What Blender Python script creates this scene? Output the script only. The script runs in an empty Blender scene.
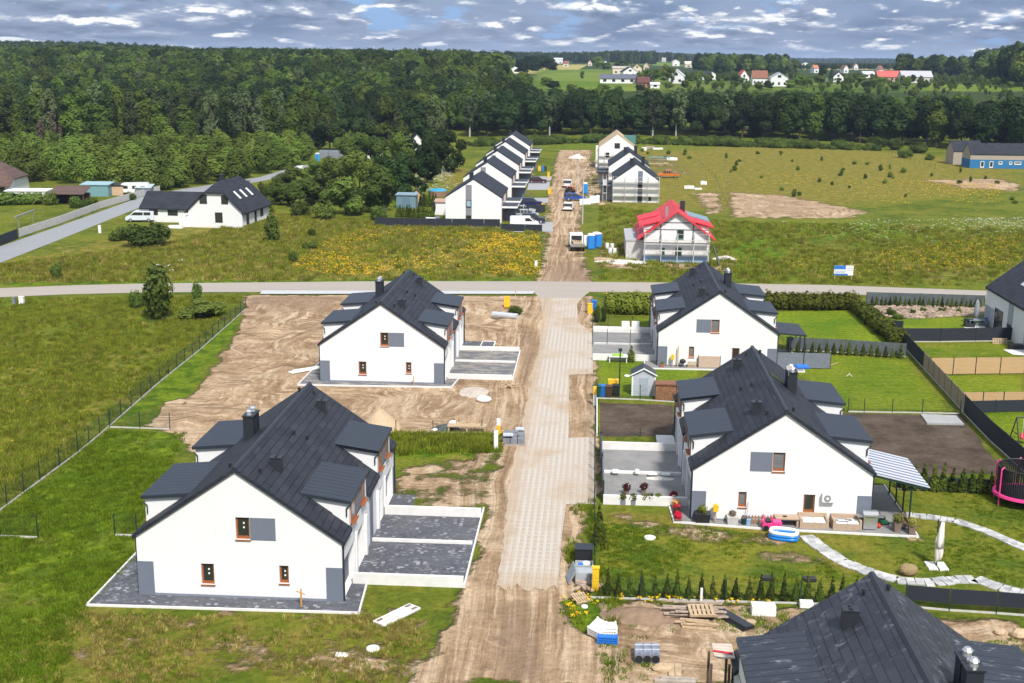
import bpy, bmesh, math, random
import numpy as np
from mathutils import Matrix, Vector

# ------------------------------------------------------------------ camera
SC = bpy.context.scene
COL = SC.collection
F_, P_, YAW_, ROLL_, H_ = 1217.3, 0.2286, 0.0659, 0.0083, 28.126
_f = np.array([-math.sin(YAW_)*math.cos(P_), math.cos(YAW_)*math.cos(P_), -math.sin(P_)])
_r = np.array([math.cos(YAW_), math.sin(YAW_), 0.0])
_u = np.cross(_r, _f)
CR = math.cos(ROLL_)*_r + math.sin(ROLL_)*_u
CU = -math.sin(ROLL_)*_r + math.cos(ROLL_)*_u
CP = np.array([0.0, 0.0, H_])
cam = bpy.data.cameras.new('camera')
cam.sensor_width = 36.0
cam.lens = F_*36.0/1024.0
cam.clip_start = 0.5
cam.clip_end = 60000
cam_o = bpy.data.objects.new('camera', cam)
COL.objects.link(cam_o)
M = Matrix.Identity(4)
for i in range(3):
    M[i][0] = CR[i]; M[i][1] = CU[i]; M[i][2] = -_f[i]; M[i][3] = CP[i]
cam_o.matrix_world = M
SC.camera = cam_o

# ------------------------------------------------------------------ sky, sun, exposure
SUN_EL, SUN_AZ = math.radians(49), math.radians(158)      # azimuth clockwise from +Y: behind the camera, a little to the right
SC.view_settings.view_transform = 'Standard'
SC.view_settings.look = 'None'
SC.view_settings.exposure = 0.70
SC.view_settings.gamma = 1.0
SC.view_settings.use_curve_mapping = False
SC.cycles.max_bounces = 6
SC.cycles.diffuse_bounces = 3
SC.cycles.glossy_bounces = 2
SC.cycles.volume_bounces = 0
SC.cycles.transparent_max_bounces = 4

class NT:
    """small node-tree writer"""
    def __init__(s, tree):
        s.t = tree; s.t.nodes.clear()
    def n(s, typ, ins=None, **kw):
        nd = s.t.nodes.new(typ)
        for k, v in kw.items(): setattr(nd, k, v)
        for k, v in (ins or {}).items():
            sock = nd.inputs[k]
            if isinstance(v, bpy.types.NodeSocket): s.t.links.new(v, sock)
            else: sock.default_value = v
        return nd
    def math(s, op, a, b=0.0, c=None, clamp=False):
        ins = {0: a, 1: b}
        if c is not None: ins[2] = c
        return s.n('ShaderNodeMath', ins, operation=op, use_clamp=clamp).outputs[0]
    def noise(s, vec, scale, detail=4, rough=0.55, dist=0.0):
        return s.n('ShaderNodeTexNoise', {'Vector': vec, 'Scale': scale, 'Detail': detail, 'Roughness': rough, 'Distortion': dist}).outputs[0]
    def ss(s, v, a, b, lo=0.0, hi=1.0):
        return s.n('ShaderNodeMapRange', {0: v, 1: a, 2: b, 3: lo, 4: hi}, interpolation_type='SMOOTHSTEP').outputs[0]
    def mix(s, f, a, b, bt='MIX'):
        nd = s.n('ShaderNodeMix', data_type='RGBA', blend_type=bt)
        for i, v in ((0, f), (6, a), (7, b)):
            if isinstance(v, bpy.types.NodeSocket): s.t.links.new(v, nd.inputs[i])
            else: nd.inputs[i].default_value = v if i == 0 else (*v[:3], 1)
        return nd.outputs[2]
    def mapv(s, vec, sc=(1, 1, 1), rot=(0, 0, 0), loc=(0, 0, 0)):
        return s.n('ShaderNodeMapping', {'Vector': vec, 'Scale': sc, 'Rotation': rot, 'Location': loc}).outputs[0]

world = bpy.data.worlds.new('World'); SC.world = world; world.use_nodes = True
w = NT(world.node_tree)
sky = w.n('ShaderNodeTexSky', sky_type='NISHITA', sun_disc=False, sun_elevation=SUN_EL, sun_rotation=SUN_AZ, air_density=1.0, dust_density=0.6, ozone_density=1.5)
tc = w.n('ShaderNodeTexCoord').outputs['Generated']
sep = w.n('ShaderNodeSeparateXYZ', {0: tc})
zz = w.math('MAXIMUM', sep.outputs[2], 0.0)
lg = w.math('LOGARITHM', w.math('ADD', zz, 0.045), 2.718)
az = w.math('ARCTAN2', sep.outputs[0], sep.outputs[1])
elv = w.math('MULTIPLY', lg, 3.0)
cvec = w.n('ShaderNodeCombineXYZ', {0: w.math('MULTIPLY', az, 21.0), 1: elv, 2: 0.35}).outputs[0]
cup = w.n('ShaderNodeCombineXYZ', {0: w.math('MULTIPLY', az, 21.0), 1: w.math('ADD', elv, 0.21), 2: 0.35}).outputs[0]
c3 = w.noise(w.mapv(cvec, (0.45, 0.9, 1), (0, 0, 0), (7, 3, 0)), 1.0, 6, 0.55)
cl = w.mix(w.ss(c3, 0.34, 0.64), (0.050, 0.100, 0.235), (0.150, 0.205, 0.350))
c1 = w.noise(w.mapv(cvec, (0.6, 1.0, 1), (0, 0, 0), (1.7, 4.1, 2)), 1.2, 8, 0.55)
for sx_, sy_, off, th in ((0.45, 0.85, (3.1, 0.4, 0), 0.49), (0.24, 0.58, (9.7, 5.2, 3), 0.50), (0.62, 1.15, (15.3, 2.6, 6), 0.56)):
    na = w.noise(w.mapv(cvec, (sx_, sy_, 1), (0, 0, 0), off), 1.25, 10, 0.57, 0.08)
    nb = w.noise(w.mapv(cup, (sx_, sy_, 1), (0, 0, 0), off), 1.25, 10, 0.57, 0.08)
    dn_ = w.math('SUBTRACT', na, nb)
    body = w.mix(w.ss(dn_, -0.10, 0.055), (0.036, 0.074, 0.185), (0.160, 0.208, 0.350))
    body = w.mix(w.ss(dn_, 0.038, 0.125), body, (0.80, 0.80, 0.81))
    cl = w.mix(w.ss(na, th-0.015, th+0.045, 0, 0.94), cl, body)
low = w.ss(zz, 0.0, 0.016)
cl = w.mix(low, w.mix(0.65, cl, (0.205, 0.275, 0.42)), cl)
high = w.ss(zz, 0.06, 0.5)                                       # overhead the cloud is thin and bright
cl = w.mix(high, cl, (0.50, 0.55, 0.63))
gap = w.math('MULTIPLY', w.ss(c1, 0.44, 0.37), w.ss(zz, 0.006, 0.018))
hole = w.noise(w.mapv(cvec, (0.5, 0.8, 1), (0, 0, 0), (2.7, 9, 4)), 1.0, 3)
gap = w.math('MULTIPLY', gap, w.ss(hole, 0.46, 0.58))
bg_cloud = w.n('ShaderNodeBackground', {0: cl, 1: 0.82})
skyc = w.mix(0.88, w.n('ShaderNodeTexSky', sky_type='NISHITA', sun_disc=False, sun_elevation=SUN_EL, sun_rotation=SUN_AZ).outputs[0], (0.55, 1.75, 4.2))
bg_sky = w.n('ShaderNodeBackground', {0: skyc, 1: 0.10})
mixs = w.n('ShaderNodeMixShader', {0: gap, 1: bg_cloud.outputs[0], 2: bg_sky.outputs[0]})
bg_add = w.n('ShaderNodeBackground', {0: sky.outputs[0], 1: 0.012})
adds = w.n('ShaderNodeAddShader', {0: mixs.outputs[0], 1: bg_add.outputs[0]})
w.n('ShaderNodeOutputWorld', {0: adds.outputs[0]})

sun = bpy.data.lights.new('sun', 'SUN'); sun.energy = 3.2; sun.angle = math.radians(7); sun.color = (1.0, 0.955, 0.89)
sun_o = bpy.data.objects.new('sun', sun); COL.objects.link(sun_o)
_sd = Vector((math.sin(SUN_AZ)*math.cos(SUN_EL), math.cos(SUN_AZ)*math.cos(SUN_EL), math.sin(SUN_EL)))
sun_o.rotation_euler = _sd.to_track_quat('Z', 'Y').to_euler()
sun_o.location = (0, 0, 200)

# ------------------------------------------------------------------ terrain and pixel -> point helpers
def sst(v, a, b):
    t = np.clip((np.asarray(v, float)-a)/(b-a), 0, 1); return t*t*(3-2*t)
def terrain(x, y):
    x = np.asarray(x, float); y = np.asarray(y, float)
    ang = x/np.maximum(y, 60)                     # which way one looks from the village
    z = 15.0*sst(y, 445, 740) + 3.0*sst(y, 800, 1500)
    left = 1-sst(ang, 0.10, 0.16)
    z += left*(5+3*np.sin(ang*23+1.0)+1.6*np.sin(ang*61))*sst(y, 1500, 2500)
    z += (1-sst(ang, -0.42, -0.30))*8*sst(y, 700, 1500)
    z += sst(ang, 0.30, 0.36)*6*sst(y, 640, 800)
    z += left*9*sst(y, 2600, 4800)
    z += 4*np.sin(x/900.0)*sst(y, 3000, 5000)
    return z
def ray(px, py): return _f + CR*(px-512)/F_ - CU*(py-341.5)/F_
def G(px, py, z=0.0):
    d = ray(px, py); t = (z-H_)/d[2]; p = CP+t*d
    return Vector((p[0], p[1], z))
def GT(px, py):
    d = ray(px, py); z = 0.0
    if d[2] > -0.002: d = d.copy(); d[2] = -0.002
    ts = np.geomspace(300, 9000, 1500)
    P = CP[None, :]+ts[:, None]*d[None, :]
    under = P[:, 2] <= terrain(P[:, 0], P[:, 1])
    i = int(np.argmax(under)) if under.any() else len(ts)-1
    return Vector(P[i])
def mpp(p):                                        # metres per pixel at a ground point
    return float((np.array(p)-CP)@_f)/F_

# ------------------------------------------------------------------ materials
MATS = {}
def mat(name, col, rough=0.8, spec=0.3, var=0.12, scale=3.0, metal=0.0, bump=0.0, stretch=(1, 1, 1), emit=None):
    if name in MATS: return MATS[name]
    m = bpy.data.materials.new(name); m.use_nodes = True; t = NT(m.node_tree)
    v = t.mapv(t.n('ShaderNodeTexCoord').outputs['Object'], stretch)
    f = t.noise(v, scale, 6, 0.6)
    k = t.ss(f, 0.25, 0.75, 1-var, 1+var)
    c = t.mix(1.0, col, t.n('ShaderNodeCombineColor', {0: k, 1: k, 2: k}).outputs[0], 'MULTIPLY')
    b = t.n('ShaderNodeBsdfPrincipled', {'Base Color': c, 'Roughness': rough, 'Specular IOR Level': spec, 'Metallic': metal})
    if bump:
        bp = t.n('ShaderNodeBump', {'Strength': bump, 'Distance': 0.05, 'Height': t.noise(v, scale*6, 4)})
        t.t.links.new(bp.outputs[0], b.inputs['Normal'])
    t.n('ShaderNodeOutputMaterial', {0: b.outputs[0]})
    MATS[name] = m; return m
def custom(name, fn, rough=0.85, spec=0.25):
    """fn(t) returns (colour, height or None[, roughness])"""
    m = bpy.data.materials.new(name); m.use_nodes = True; t = NT(m.node_tree)
    r = fn(t)
    b = t.n('ShaderNodeBsdfPrincipled', {'Base Color': r[0], 'Roughness': r[2] if len(r) > 2 else rough, 'Specular IOR Level': spec})
    if r[1] is not None:
        bp = t.n('ShaderNodeBump', {'Strength': 0.6, 'Distance': 0.06, 'Height': r[1]})
        t.t.links.new(bp.outputs[0], b.inputs['Normal'])
    t.n('ShaderNodeOutputMaterial', {0: b.outputs[0]})
    MATS[name] = m; return m
def grey(t, k): return t.n('ShaderNodeCombineColor', {0: k, 1: k, 2: k}).outputs[0]

def render_wall(t):
    o = t.n('ShaderNodeTexCoord').outputs['Object']; z = t.n('ShaderNodeSeparateXYZ', {0: o}).outputs[2]
    a = t.noise(o, 0.7, 5, 0.6); b = t.noise(o, 14.0, 3, 0.6); r = t.noise(t.mapv(o, (2.2, 2.2, 0.16)), 1.0, 5, 0.65)
    c = t.mix(t.ss(a, 0.3, 0.7), (0.725, 0.725, 0.72), (0.76, 0.757, 0.745))
    c = t.mix(t.ss(r, 0.58, 0.76, 0, 0.16), c, (0.52, 0.50, 0.47))
    c = t.mix(t.math('MULTIPLY', t.ss(t.math('ADD', z, t.math('MULTIPLY', t.math('SUBTRACT', a, 0.5), 0.6)), 0.5, 0.05), 0.22), c, (0.50, 0.44, 0.37))
    return c, b
WHITE = custom('white_render', render_wall, 0.92, 0.15)
WHITE.node_tree.nodes['Bump'].inputs['Strength'].default_value = 0.25
GREYP = mat('grey_panel', (0.150, 0.170, 0.215), 0.6, 0.4, 0.04, 1.0)
DARKM = mat('anthracite_metal', (0.022, 0.025, 0.032), 0.45, 0.5, 0.12, 2.0)
SEAM_BASE = (0.026, 0.032, 0.044)
WOODF = mat('brown_window_wood', (0.30, 0.095, 0.030), 0.5, 0.4, 0.15, 6)
GLASS = mat('dark_glass', (0.030, 0.034, 0.030), 0.08, 0.7, 0.1, 1)
GLASSB = mat('blind_glass', (0.16, 0.17, 0.18), 0.15, 0.6, 0.3, 3, stretch=(0.2, 1, 12))
STEEL = mat('steel', (0.62, 0.62, 0.62), 0.3, 0.5, 0.1, 4, metal=0.8)
CONC = mat('concrete', (0.50, 0.485, 0.46), 0.9, 0.2, 0.12, 2.5, bump=0.2)
CONCW = mat('white_concrete', (0.70, 0.685, 0.66), 0.9, 0.2, 0.07, 1.5)
PLINTH = mat('plinth_grey', (0.20, 0.22, 0.26), 0.85, 0.2, 0.08, 3)
TIMBER = mat('raw_timber', (0.45, 0.33, 0.21), 0.8, 0.2, 0.22, 4, stretch=(1, 1, 3))
TIMBERG = mat('grey_timber', (0.36, 0.31, 0.26), 0.85, 0.2, 0.25, 4)
YELLOW = mat('yellow_plastic', (0.78, 0.48, 0.02), 0.5, 0.4, 0.06)
BLACK = mat('black_plastic', (0.02, 0.021, 0.024), 0.5, 0.4, 0.2)
BLUE = mat('blue_plastic', (0.02, 0.16, 0.55), 0.5, 0.4, 0.08)
PLASTW = mat('white_plastic', (0.78, 0.78, 0.76), 0.5, 0.4, 0.06)
GREEND = mat('dark_green_metal', (0.012, 0.035, 0.032), 0.5, 0.4, 0.15)
FENCEB = mat('dark_screen', (0.026, 0.030, 0.040), 0.75, 0.25, 0.15, 5, stretch=(1, 1, 8))
FENCEG = mat('grey_screen', (0.10, 0.115, 0.12), 0.8, 0.2, 0.2, 2)
def fence_wood(t):
    o = t.n('ShaderNodeTexCoord').outputs['Object']
    s = t.n('ShaderNodeSeparateXYZ', {0: o})
    row = t.math('FRACT', t.math('MULTIPLY', s.outputs[2], 8.0))
    g = t.ss(row, 0.0, 0.12)
    c = t.mix(t.noise(t.mapv(o, (0.8, 0.8, 9)), 2.5, 5), (0.40, 0.25, 0.12), (0.62, 0.43, 0.24))
    return t.mix(g, (0.25, 0.15, 0.07), c), g
FWOOD = custom('fence_boards', fence_wood)
FWOODG = mat('weathered_boards', (0.30, 0.235, 0.175), 0.85, 0.2, 0.2, 3, stretch=(1, 1, 8))

def tile_roof(base, light, dust=0.0):
    def fn(t):
        o = t.n('ShaderNodeTexCoord').outputs['Object']
        s = t.n('ShaderNodeSeparateXYZ', {0: o})
        v = t.n('ShaderNodeCombineXYZ', {0: s.outputs[1], 1: t.math('MULTIPLY', s.outputs[2], 1.77), 2: 0.0}).outputs[0]
        b = t.n('ShaderNodeTexBrick', {'Vector': v, 'Color1': (*base, 1), 'Color2': (*light, 1), 'Mortar': (*[k*0.30 for k in base], 1), 'Scale': 1.0, 'Mortar Size': 0.027, 'Mortar Smooth': 0.3, 'Brick Width': 1.15, 'Row Height': 0.42, 'Bias': -0.2}, offset=0.5)
        c = t.mix(t.ss(t.noise(o, 0.5, 5), 0.3, 0.7, 0, 0.45), b.outputs[0], light)
        if dust:
            d = t.noise(t.mapv(o, (1.1, 2.2, 2.2), (0, 0, 0.5)), 0.9, 9, 0.72, 0.6)
            c = t.mix(t.ss(d, 0.53, 0.74, 0, dust), c, (0.42, 0.43, 0.46))
        return c, t.math('SUBTRACT', 1.0, b.outputs[1])
    return fn
TILE = custom('anthracite_tile_roof', tile_roof((0.021, 0.0235, 0.032), (0.038, 0.042, 0.054)), 0.6, 0.2)
TILED = custom('dusty_tile_roof', tile_roof((0.022, 0.025, 0.035), (0.042, 0.046, 0.060), 0.42), 0.5, 0.35)
TILER = custom('red_tile_roof', tile_roof((0.62, 0.026, 0.034), (0.72, 0.05, 0.055)), 0.5, 0.4)
TILEB = custom('brown_tile_roof', tile_roof((0.10, 0.060, 0.048), (0.15, 0.09, 0.07)), 0.6, 0.3)
def seam_roof(dust=0.0, col=SEAM_BASE, pitch=0.5):
    def fn(t):
        o = t.n('ShaderNodeTexCoord').outputs['Object']
        s = t.n('ShaderNodeSeparateXYZ', {0: o})
        k = t.math('ABSOLUTE', t.math('SUBTRACT', t.math('FRACT', t.math('DIVIDE', s.outputs[1], pitch)), 0.5))
        g = t.ss(k, 0.41, 0.48)
        c = t.mix(t.noise(o, 1.2, 5), [q*0.85 for q in col], [q*1.2 for q in col])
        c = t.mix(g, c, [q*0.25 for q in col])
        if dust:
            d = t.noise(t.mapv(o, (0.9, 2.4, 2.0)), 1.1, 9, 0.72, 0.5)
            c = t.mix(t.ss(d, 0.54, 0.76, 0, dust), c, (0.45, 0.46, 0.50))
        return c, g
    return fn
SEAM = custom('standing_seam_roof', seam_roof(), 0.42, 0.4)
SEAMD = custom('dusty_seam_roof', seam_roof(0.8), 0.42, 0.4)
SEAMR = custom('red_seam_roof', seam_roof(0, (0.66, 0.032, 0.042), 0.6), 0.5, 0.4)
MEMB = mat('blue_grey_membrane', (0.20, 0.28, 0.33), 0.6, 0.3, 0.2, 2)
CANOPY = custom('striped_canopy', lambda t: (lambda s: (t.mix(t.ss(t.math('ABSOLUTE', t.math('SUBTRACT', t.math('FRACT', t.math('DIVIDE', s.outputs[1], 0.62)), 0.5)), 0.25, 0.33), (0.55, 0.57, 0.62), (0.12, 0.14, 0.21)), None))(t.n('ShaderNodeSeparateXYZ', {0: t.n('ShaderNodeTexCoord').outputs['Object']})), 0.5, 0.4)

def paver_dark(t):
    p = t.n('ShaderNodeNewGeometry').outputs['Position']
    v = t.n('ShaderNodeTexBrick', {'Vector': p, 'Color1': (0.075, 0.078, 0.092, 1), 'Color2': (0.125, 0.128, 0.145, 1), 'Mortar': (0.05, 0.05, 0.06, 1), 'Scale': 1.0, 'Mortar Size': 0.012, 'Brick Width': 0.20, 'Row Height': 0.16}, offset=0.5)
    iv = t.n('ShaderNodeVectorMath', {0: t.mapv(p, (5.0, 6.25, 0.0))}, operation='FLOOR').outputs[0]
    wn = t.n('ShaderNodeTexWhiteNoise', {0: iv}, noise_dimensions='3D').outputs[0]
    big = t.noise(p, 0.9, 4)
    sel = t.math('MULTIPLY', t.ss(wn, 0.80, 0.90), t.ss(big, 0.38, 0.66))
    c = t.mix(sel, v.outputs[0], (0.34, 0.34, 0.365))
    c = t.mix(t.ss(t.noise(p, 0.5, 5), 0.35, 0.75, 0, 0.35), c, (0.17, 0.17, 0.18))
    return c, t.math('SUBTRACT', 1.0, v.outputs[1])
PAVD = custom('dark_block_paving', paver_dark, 0.75, 0.3)
def paver_dirty(t):
    p = t.n('ShaderNodeNewGeometry').outputs['Position']
    n = t.noise(t.mapv(p, (0.7, 1.6, 1)), 0.8, 7, 0.65, 0.6)
    c = t.mix(t.ss(n, 0.42, 0.6), (0.145, 0.15, 0.165), (0.44, 0.38, 0.31))
    return t.mix(t.noise(p, 3, 4), [0.12, 0.12, 0.13], c), None
PAVM = custom('muddy_block_paving', paver_dirty)
def paver_grey(t):
    p = t.n('ShaderNodeNewGeometry').outputs['Position']
    v = t.n('ShaderNodeTexBrick', {'Vector': p, 'Color1': (0.205, 0.205, 0.205, 1), 'Color2': (0.255, 0.25, 0.245, 1), 'Mortar': (0.14, 0.14, 0.14, 1), 'Scale': 1.0, 'Mortar Size': 0.01, 'Brick Width': 0.4, 'Row Height': 0.2}, offset=0.5)
    return t.mix(t.ss(t.noise(p, 0.6, 6), 0.3, 0.75, 0, 0.6), v.outputs[0], (0.31, 0.295, 0.275)), None
PAVG = custom('grey_block_paving', paver_grey)
def paver_street(t):
    p = t.n('ShaderNodeNewGeometry').outputs['Position']
    s = t.n('ShaderNodeSeparateXYZ', {0: p})
    fx = t.math('ABSOLUTE', t.math('SUBTRACT', t.math('FRACT', t.math('DIVIDE', t.math('ADD', s.outputs[0], t.math('MULTIPLY', s.outputs[1], 0.0)), 0.40)), 0.5))
    fy = t.math('ABSOLUTE', t.math('SUBTRACT', t.math('FRACT', t.math('DIVIDE', s.outputs[1], 0.60)), 0.5))
    hole = t.math('MULTIPLY', t.ss(fx, 0.26, 0.20), t.ss(fy, 0.40, 0.34))
    dn = t.noise(p, 0.16, 7, 0.6, 0.4)
    fine = t.noise(p, 2.2, 6, 0.65)
    slab = t.mix(fine, (0.41, 0.36, 0.305), (0.55, 0.495, 0.43))
    gap = t.mix(fine, (0.31, 0.245, 0.18), (0.43, 0.345, 0.26))
    c = t.mix(t.math('MULTIPLY', hole, t.ss(dn, 0.62, 0.40, 0.15, 0.62)), slab, gap)
    sand = t.mix(t.noise(t.mapv(p, (1.6, 0.08, 1)), 1.0, 6, 0.65), (0.27, 0.19, 0.125), (0.56, 0.445, 0.325))
    cov = t.ss(t.math('ADD', dn, t.math('MULTIPLY', t.math('SUBTRACT', fine, 0.5), 0.30)), 0.46, 0.66, 0, 0.9)
    rag = t.math('MULTIPLY', t.math('SUBTRACT', t.noise(p, 0.8, 6, 0.65), 0.5), 5.0)
    cov = t.math('MAXIMUM', cov, t.ss(t.math('ADD', s.outputs[1], rag), 65.0, 61.3))
    lft = t.math('SUBTRACT', s.outputs[0], t.math('MULTIPLY', t.math('SUBTRACT', s.outputs[1], 61.0), 0.0))
    cov = t.math('MAXIMUM', cov, t.ss(t.math('ADD', lft, t.math('MULTIPLY', rag, 0.45)), -4.0, -5.1, 0, 0.95))
    return t.mix(cov, c, sand), hole
PAVS = custom('openwork_street_paving', paver_street)
def road_mat(c1, c2):
    def fn(t):
        p = t.n('ShaderNodeNewGeometry').outputs['Position']
        n = t.noise(t.mapv(p, (0.05, 0.6, 1)), 1.0, 6, 0.6)
        f = t.noise(p, 3.0, 6, 0.7)
        return t.mix(t.math('ADD', t.math('MULTIPLY', n, 0.7), t.math('MULTIPLY', f, 0.3)), c1, c2), f
    return fn
ROADC = custom('pale_road', road_mat((0.29, 0.255, 0.22), (0.41, 0.365, 0.315)))
ROADA = custom('grey_asphalt', road_mat((0.215, 0.225, 0.235), (0.31, 0.32, 0.33)))
STONEP = custom('white_stepping_stone', lambda t: (lambda p: (t.mix(t.n('ShaderNodeTexWhiteNoise', {0: t.n('ShaderNodeVectorMath', {0: t.mapv(p, (2.4, 2.4, 0))}, operation='FLOOR').outputs[0]}, noise_dimensions='3D').outputs[0], t.mix(t.noise(p, 3.0, 5), (0.24, 0.245, 0.25), (0.36, 0.36, 0.355)), t.mix(t.noise(p, 3.0, 5), (0.44, 0.43, 0.41), (0.66, 0.65, 0.63))), t.noise(p, 5.0, 4)))(t.n('ShaderNodeNewGeometry').outputs['Position']))

# ------------------------------------------------------------------ mesh builder
def poly3(pts): return [Vector(p) for p in pts]
class MB:
    def __init__(s): s.v = []; s.f = []; s.m = []
    def face(s, pts, mi=0):
        b = len(s.v); s.v += [tuple(p) for p in pts]; s.f.append(tuple(range(b, b+len(pts)))); s.m.append(mi); return s
    def solid(s, vs, fs, mi=0):
        b = len(s.v); s.v += [tuple(p) for p in vs]
        for f in fs: s.f.append(tuple(b+i for i in f)); s.m.append(mi)
        return s
    def box(s, x0, x1, y0, y1, z0, z1, mi=0):
        x0, x1 = sorted((x0, x1)); y0, y1 = sorted((y0, y1))
        return s.solid([(x0, y0, z0), (x1, y0, z0), (x1, y1, z0), (x0, y1, z0), (x0, y0, z1), (x1, y0, z1), (x1, y1, z1), (x0, y1, z1)],
                       [(3, 2, 1, 0), (4, 5, 6, 7), (0, 1, 5, 4), (1, 2, 6, 5), (2, 3, 7, 6), (3, 0, 4, 7)], mi)
    def obox(s, c, size, rz=0, mi=0, tilt=None):
        h = [k/2 for k in size]; R = Matrix.Rotation(rz, 3, 'Z')
        if tilt: R = R @ Matrix.Rotation(tilt[0], 3, 'X') @ Matrix.Rotation(tilt[1], 3, 'Y')
        vs = [Vector(c)+R @ Vector((a*h[0], b*h[1], d*h[2])) for a, b, d in ((-1, -1, -1), (1, -1, -1), (1, 1, -1), (-1, 1, -1), (-1, -1, 1), (1, -1, 1), (1, 1, 1), (-1, 1, 1))]
        return s.solid(vs, [(3, 2, 1, 0), (4, 5, 6, 7), (0, 1, 5, 4), (1, 2, 6, 5), (2, 3, 7, 6), (3, 0, 4, 7)], mi)
    def extr(s, pts, vec, mi=0):
        n = len(pts); a = [Vector(p) for p in pts]; b = [p+Vector(vec) for p in a]
        return s.solid(a+b, [tuple(range(n-1, -1, -1)), tuple(range(n, 2*n))]+[(i, (i+1) % n, n+(i+1) % n, n+i) for i in range(n)], mi)
    def cyl(s, p0, p1, r0, r1=None, n=8, mi=0):
        r1 = r0 if r1 is None else r1
        p0 = Vector(p0); p1 = Vector(p1); q = (p1-p0).to_track_quat('Z', 'Y')
        ring = [Vector((math.cos(2*math.pi*i/n), math.sin(2*math.pi*i/n), 0)) for i in range(n)]
        vs = [p0+q @ (k*r0) for k in ring]+[p1+q @ (k*max(r1, 1e-4)) for k in ring]
        return s.solid(vs, [tuple(range(n-1, -1, -1)), tuple(range(n, 2*n))]+[(i, (i+1) % n, n+(i+1) % n, n+i) for i in range(n)], mi)
    def tube(s, pts, r, n=6, mi=0):
        for a, b in zip(pts, pts[1:]): s.cyl(a, b, r, r, n, mi)
        return s
    def ell(s, c, r, nu=12, nv=8, mi=0, jit=0, rnd=None):
        vs = []; fs = []
        for j in range(nv+1):
            ph = -math.pi/2+math.pi*j/nv
            for i in range(nu):
                th = 2*math.pi*i/nu; k = 1+(rnd.uniform(-jit, jit) if rnd else 0)
                vs.append((c[0]+k*r[0]*math.cos(ph)*math.cos(th), c[1]+k*r[1]*math.cos(ph)*math.sin(th), c[2]+k*r[2]*math.sin(ph)))
        for j in range(nv):
            for i in range(nu): fs.append((j*nu+i, j*nu+(i+1) % nu, (j+1)*nu+(i+1) % nu, (j+1)*nu+i))
        return s.solid(vs, fs, mi)
    def build(s, name, mats, parent=None, smooth=False, bevel=0.0):
        me = bpy.data.meshes.new(name); me.from_pydata(s.v, [], s.f)
        if not isinstance(mats, (list, tuple)): mats = [mats]
        for m in mats: me.materials.append(m)
        if len(mats) > 1: me.polygons.foreach_set('material_index', s.m)
        if smooth: me.polygons.foreach_set('use_smooth', [True]*len(me.polygons))
        if bevel:
            bm = bmesh.new(); bm.from_mesh(me)
            bmesh.ops.bevel(bm, geom=list(bm.edges), offset=bevel, segments=2, affect='EDGES'); bm.to_mesh(me); bm.free()
        o = bpy.data.objects.new(name, me); COL.objects.link(o)
        if parent is not None: o.parent = parent
        return o
def tag(o, label=None, cat=None, group=None, kind=None):
    for k, v in (('label', label), ('category', cat), ('group', group), ('kind', kind)):
        if v: o[k] = v
    return o
def empty(name, loc, rz, label, cat, group=None):
    o = bpy.data.objects.new(name, None); o.empty_display_size = 0.2; COL.objects.link(o)
    o.location = loc; o.rotation_euler = (0, 0, rz)
    return tag(o, label, cat, group)
def copy_tree(o, parent=None):
    c = o.copy(); COL.objects.link(c)
    if parent is not None: c.parent = parent; c.matrix_parent_inverse = o.matrix_parent_inverse.copy()
    for ch in list(o.children): copy_tree(ch, c)
    return c
def sheet(name, pts, z, m, kind='structure', thick=0.0):
    b = MB()
    ps = [(p[0], p[1], z) for p in pts]
    if thick: b.extr([(p[0], p[1], z-thick) for p in pts], (0, 0, thick))
    else: b.face(ps)
    return tag(b.build(name, m), kind=kind)
def np_mesh(name, V, Q, mats, attrs=None, link=True, parent=None, smooth=False):
    me = bpy.data.meshes.new(name); V = np.asarray(V, np.float32); Q = np.asarray(Q, np.int32)
    k = Q.shape[1]
    me.vertices.add(len(V)); me.vertices.foreach_set('co', V.ravel())
    me.loops.add(Q.size); me.loops.foreach_set('vertex_index', Q.ravel())
    me.polygons.add(len(Q)); me.polygons.foreach_set('loop_start', np.arange(0, Q.size, k, dtype=np.int32))
    me.polygons.foreach_set('loop_total', np.full(len(Q), k, np.int32))
    if smooth: me.polygons.foreach_set('use_smooth', np.ones(len(Q), bool))
    me.update(calc_edges=True)
    for nm, (dom, typ, arr) in (attrs or {}).items():
        a = me.attributes.new(nm, typ, dom)
        a.data.foreach_set({'FLOAT': 'value', 'INT': 'value', 'FLOAT_COLOR': 'color'}[typ], np.asarray(arr).ravel())
    for m in (mats if isinstance(mats, (list, tuple)) else [mats]): me.materials.append(m)
    o = bpy.data.objects.new(name, me)
    if link: COL.objects.link(o)
    if parent is not None: o.parent = parent
    return o

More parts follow.
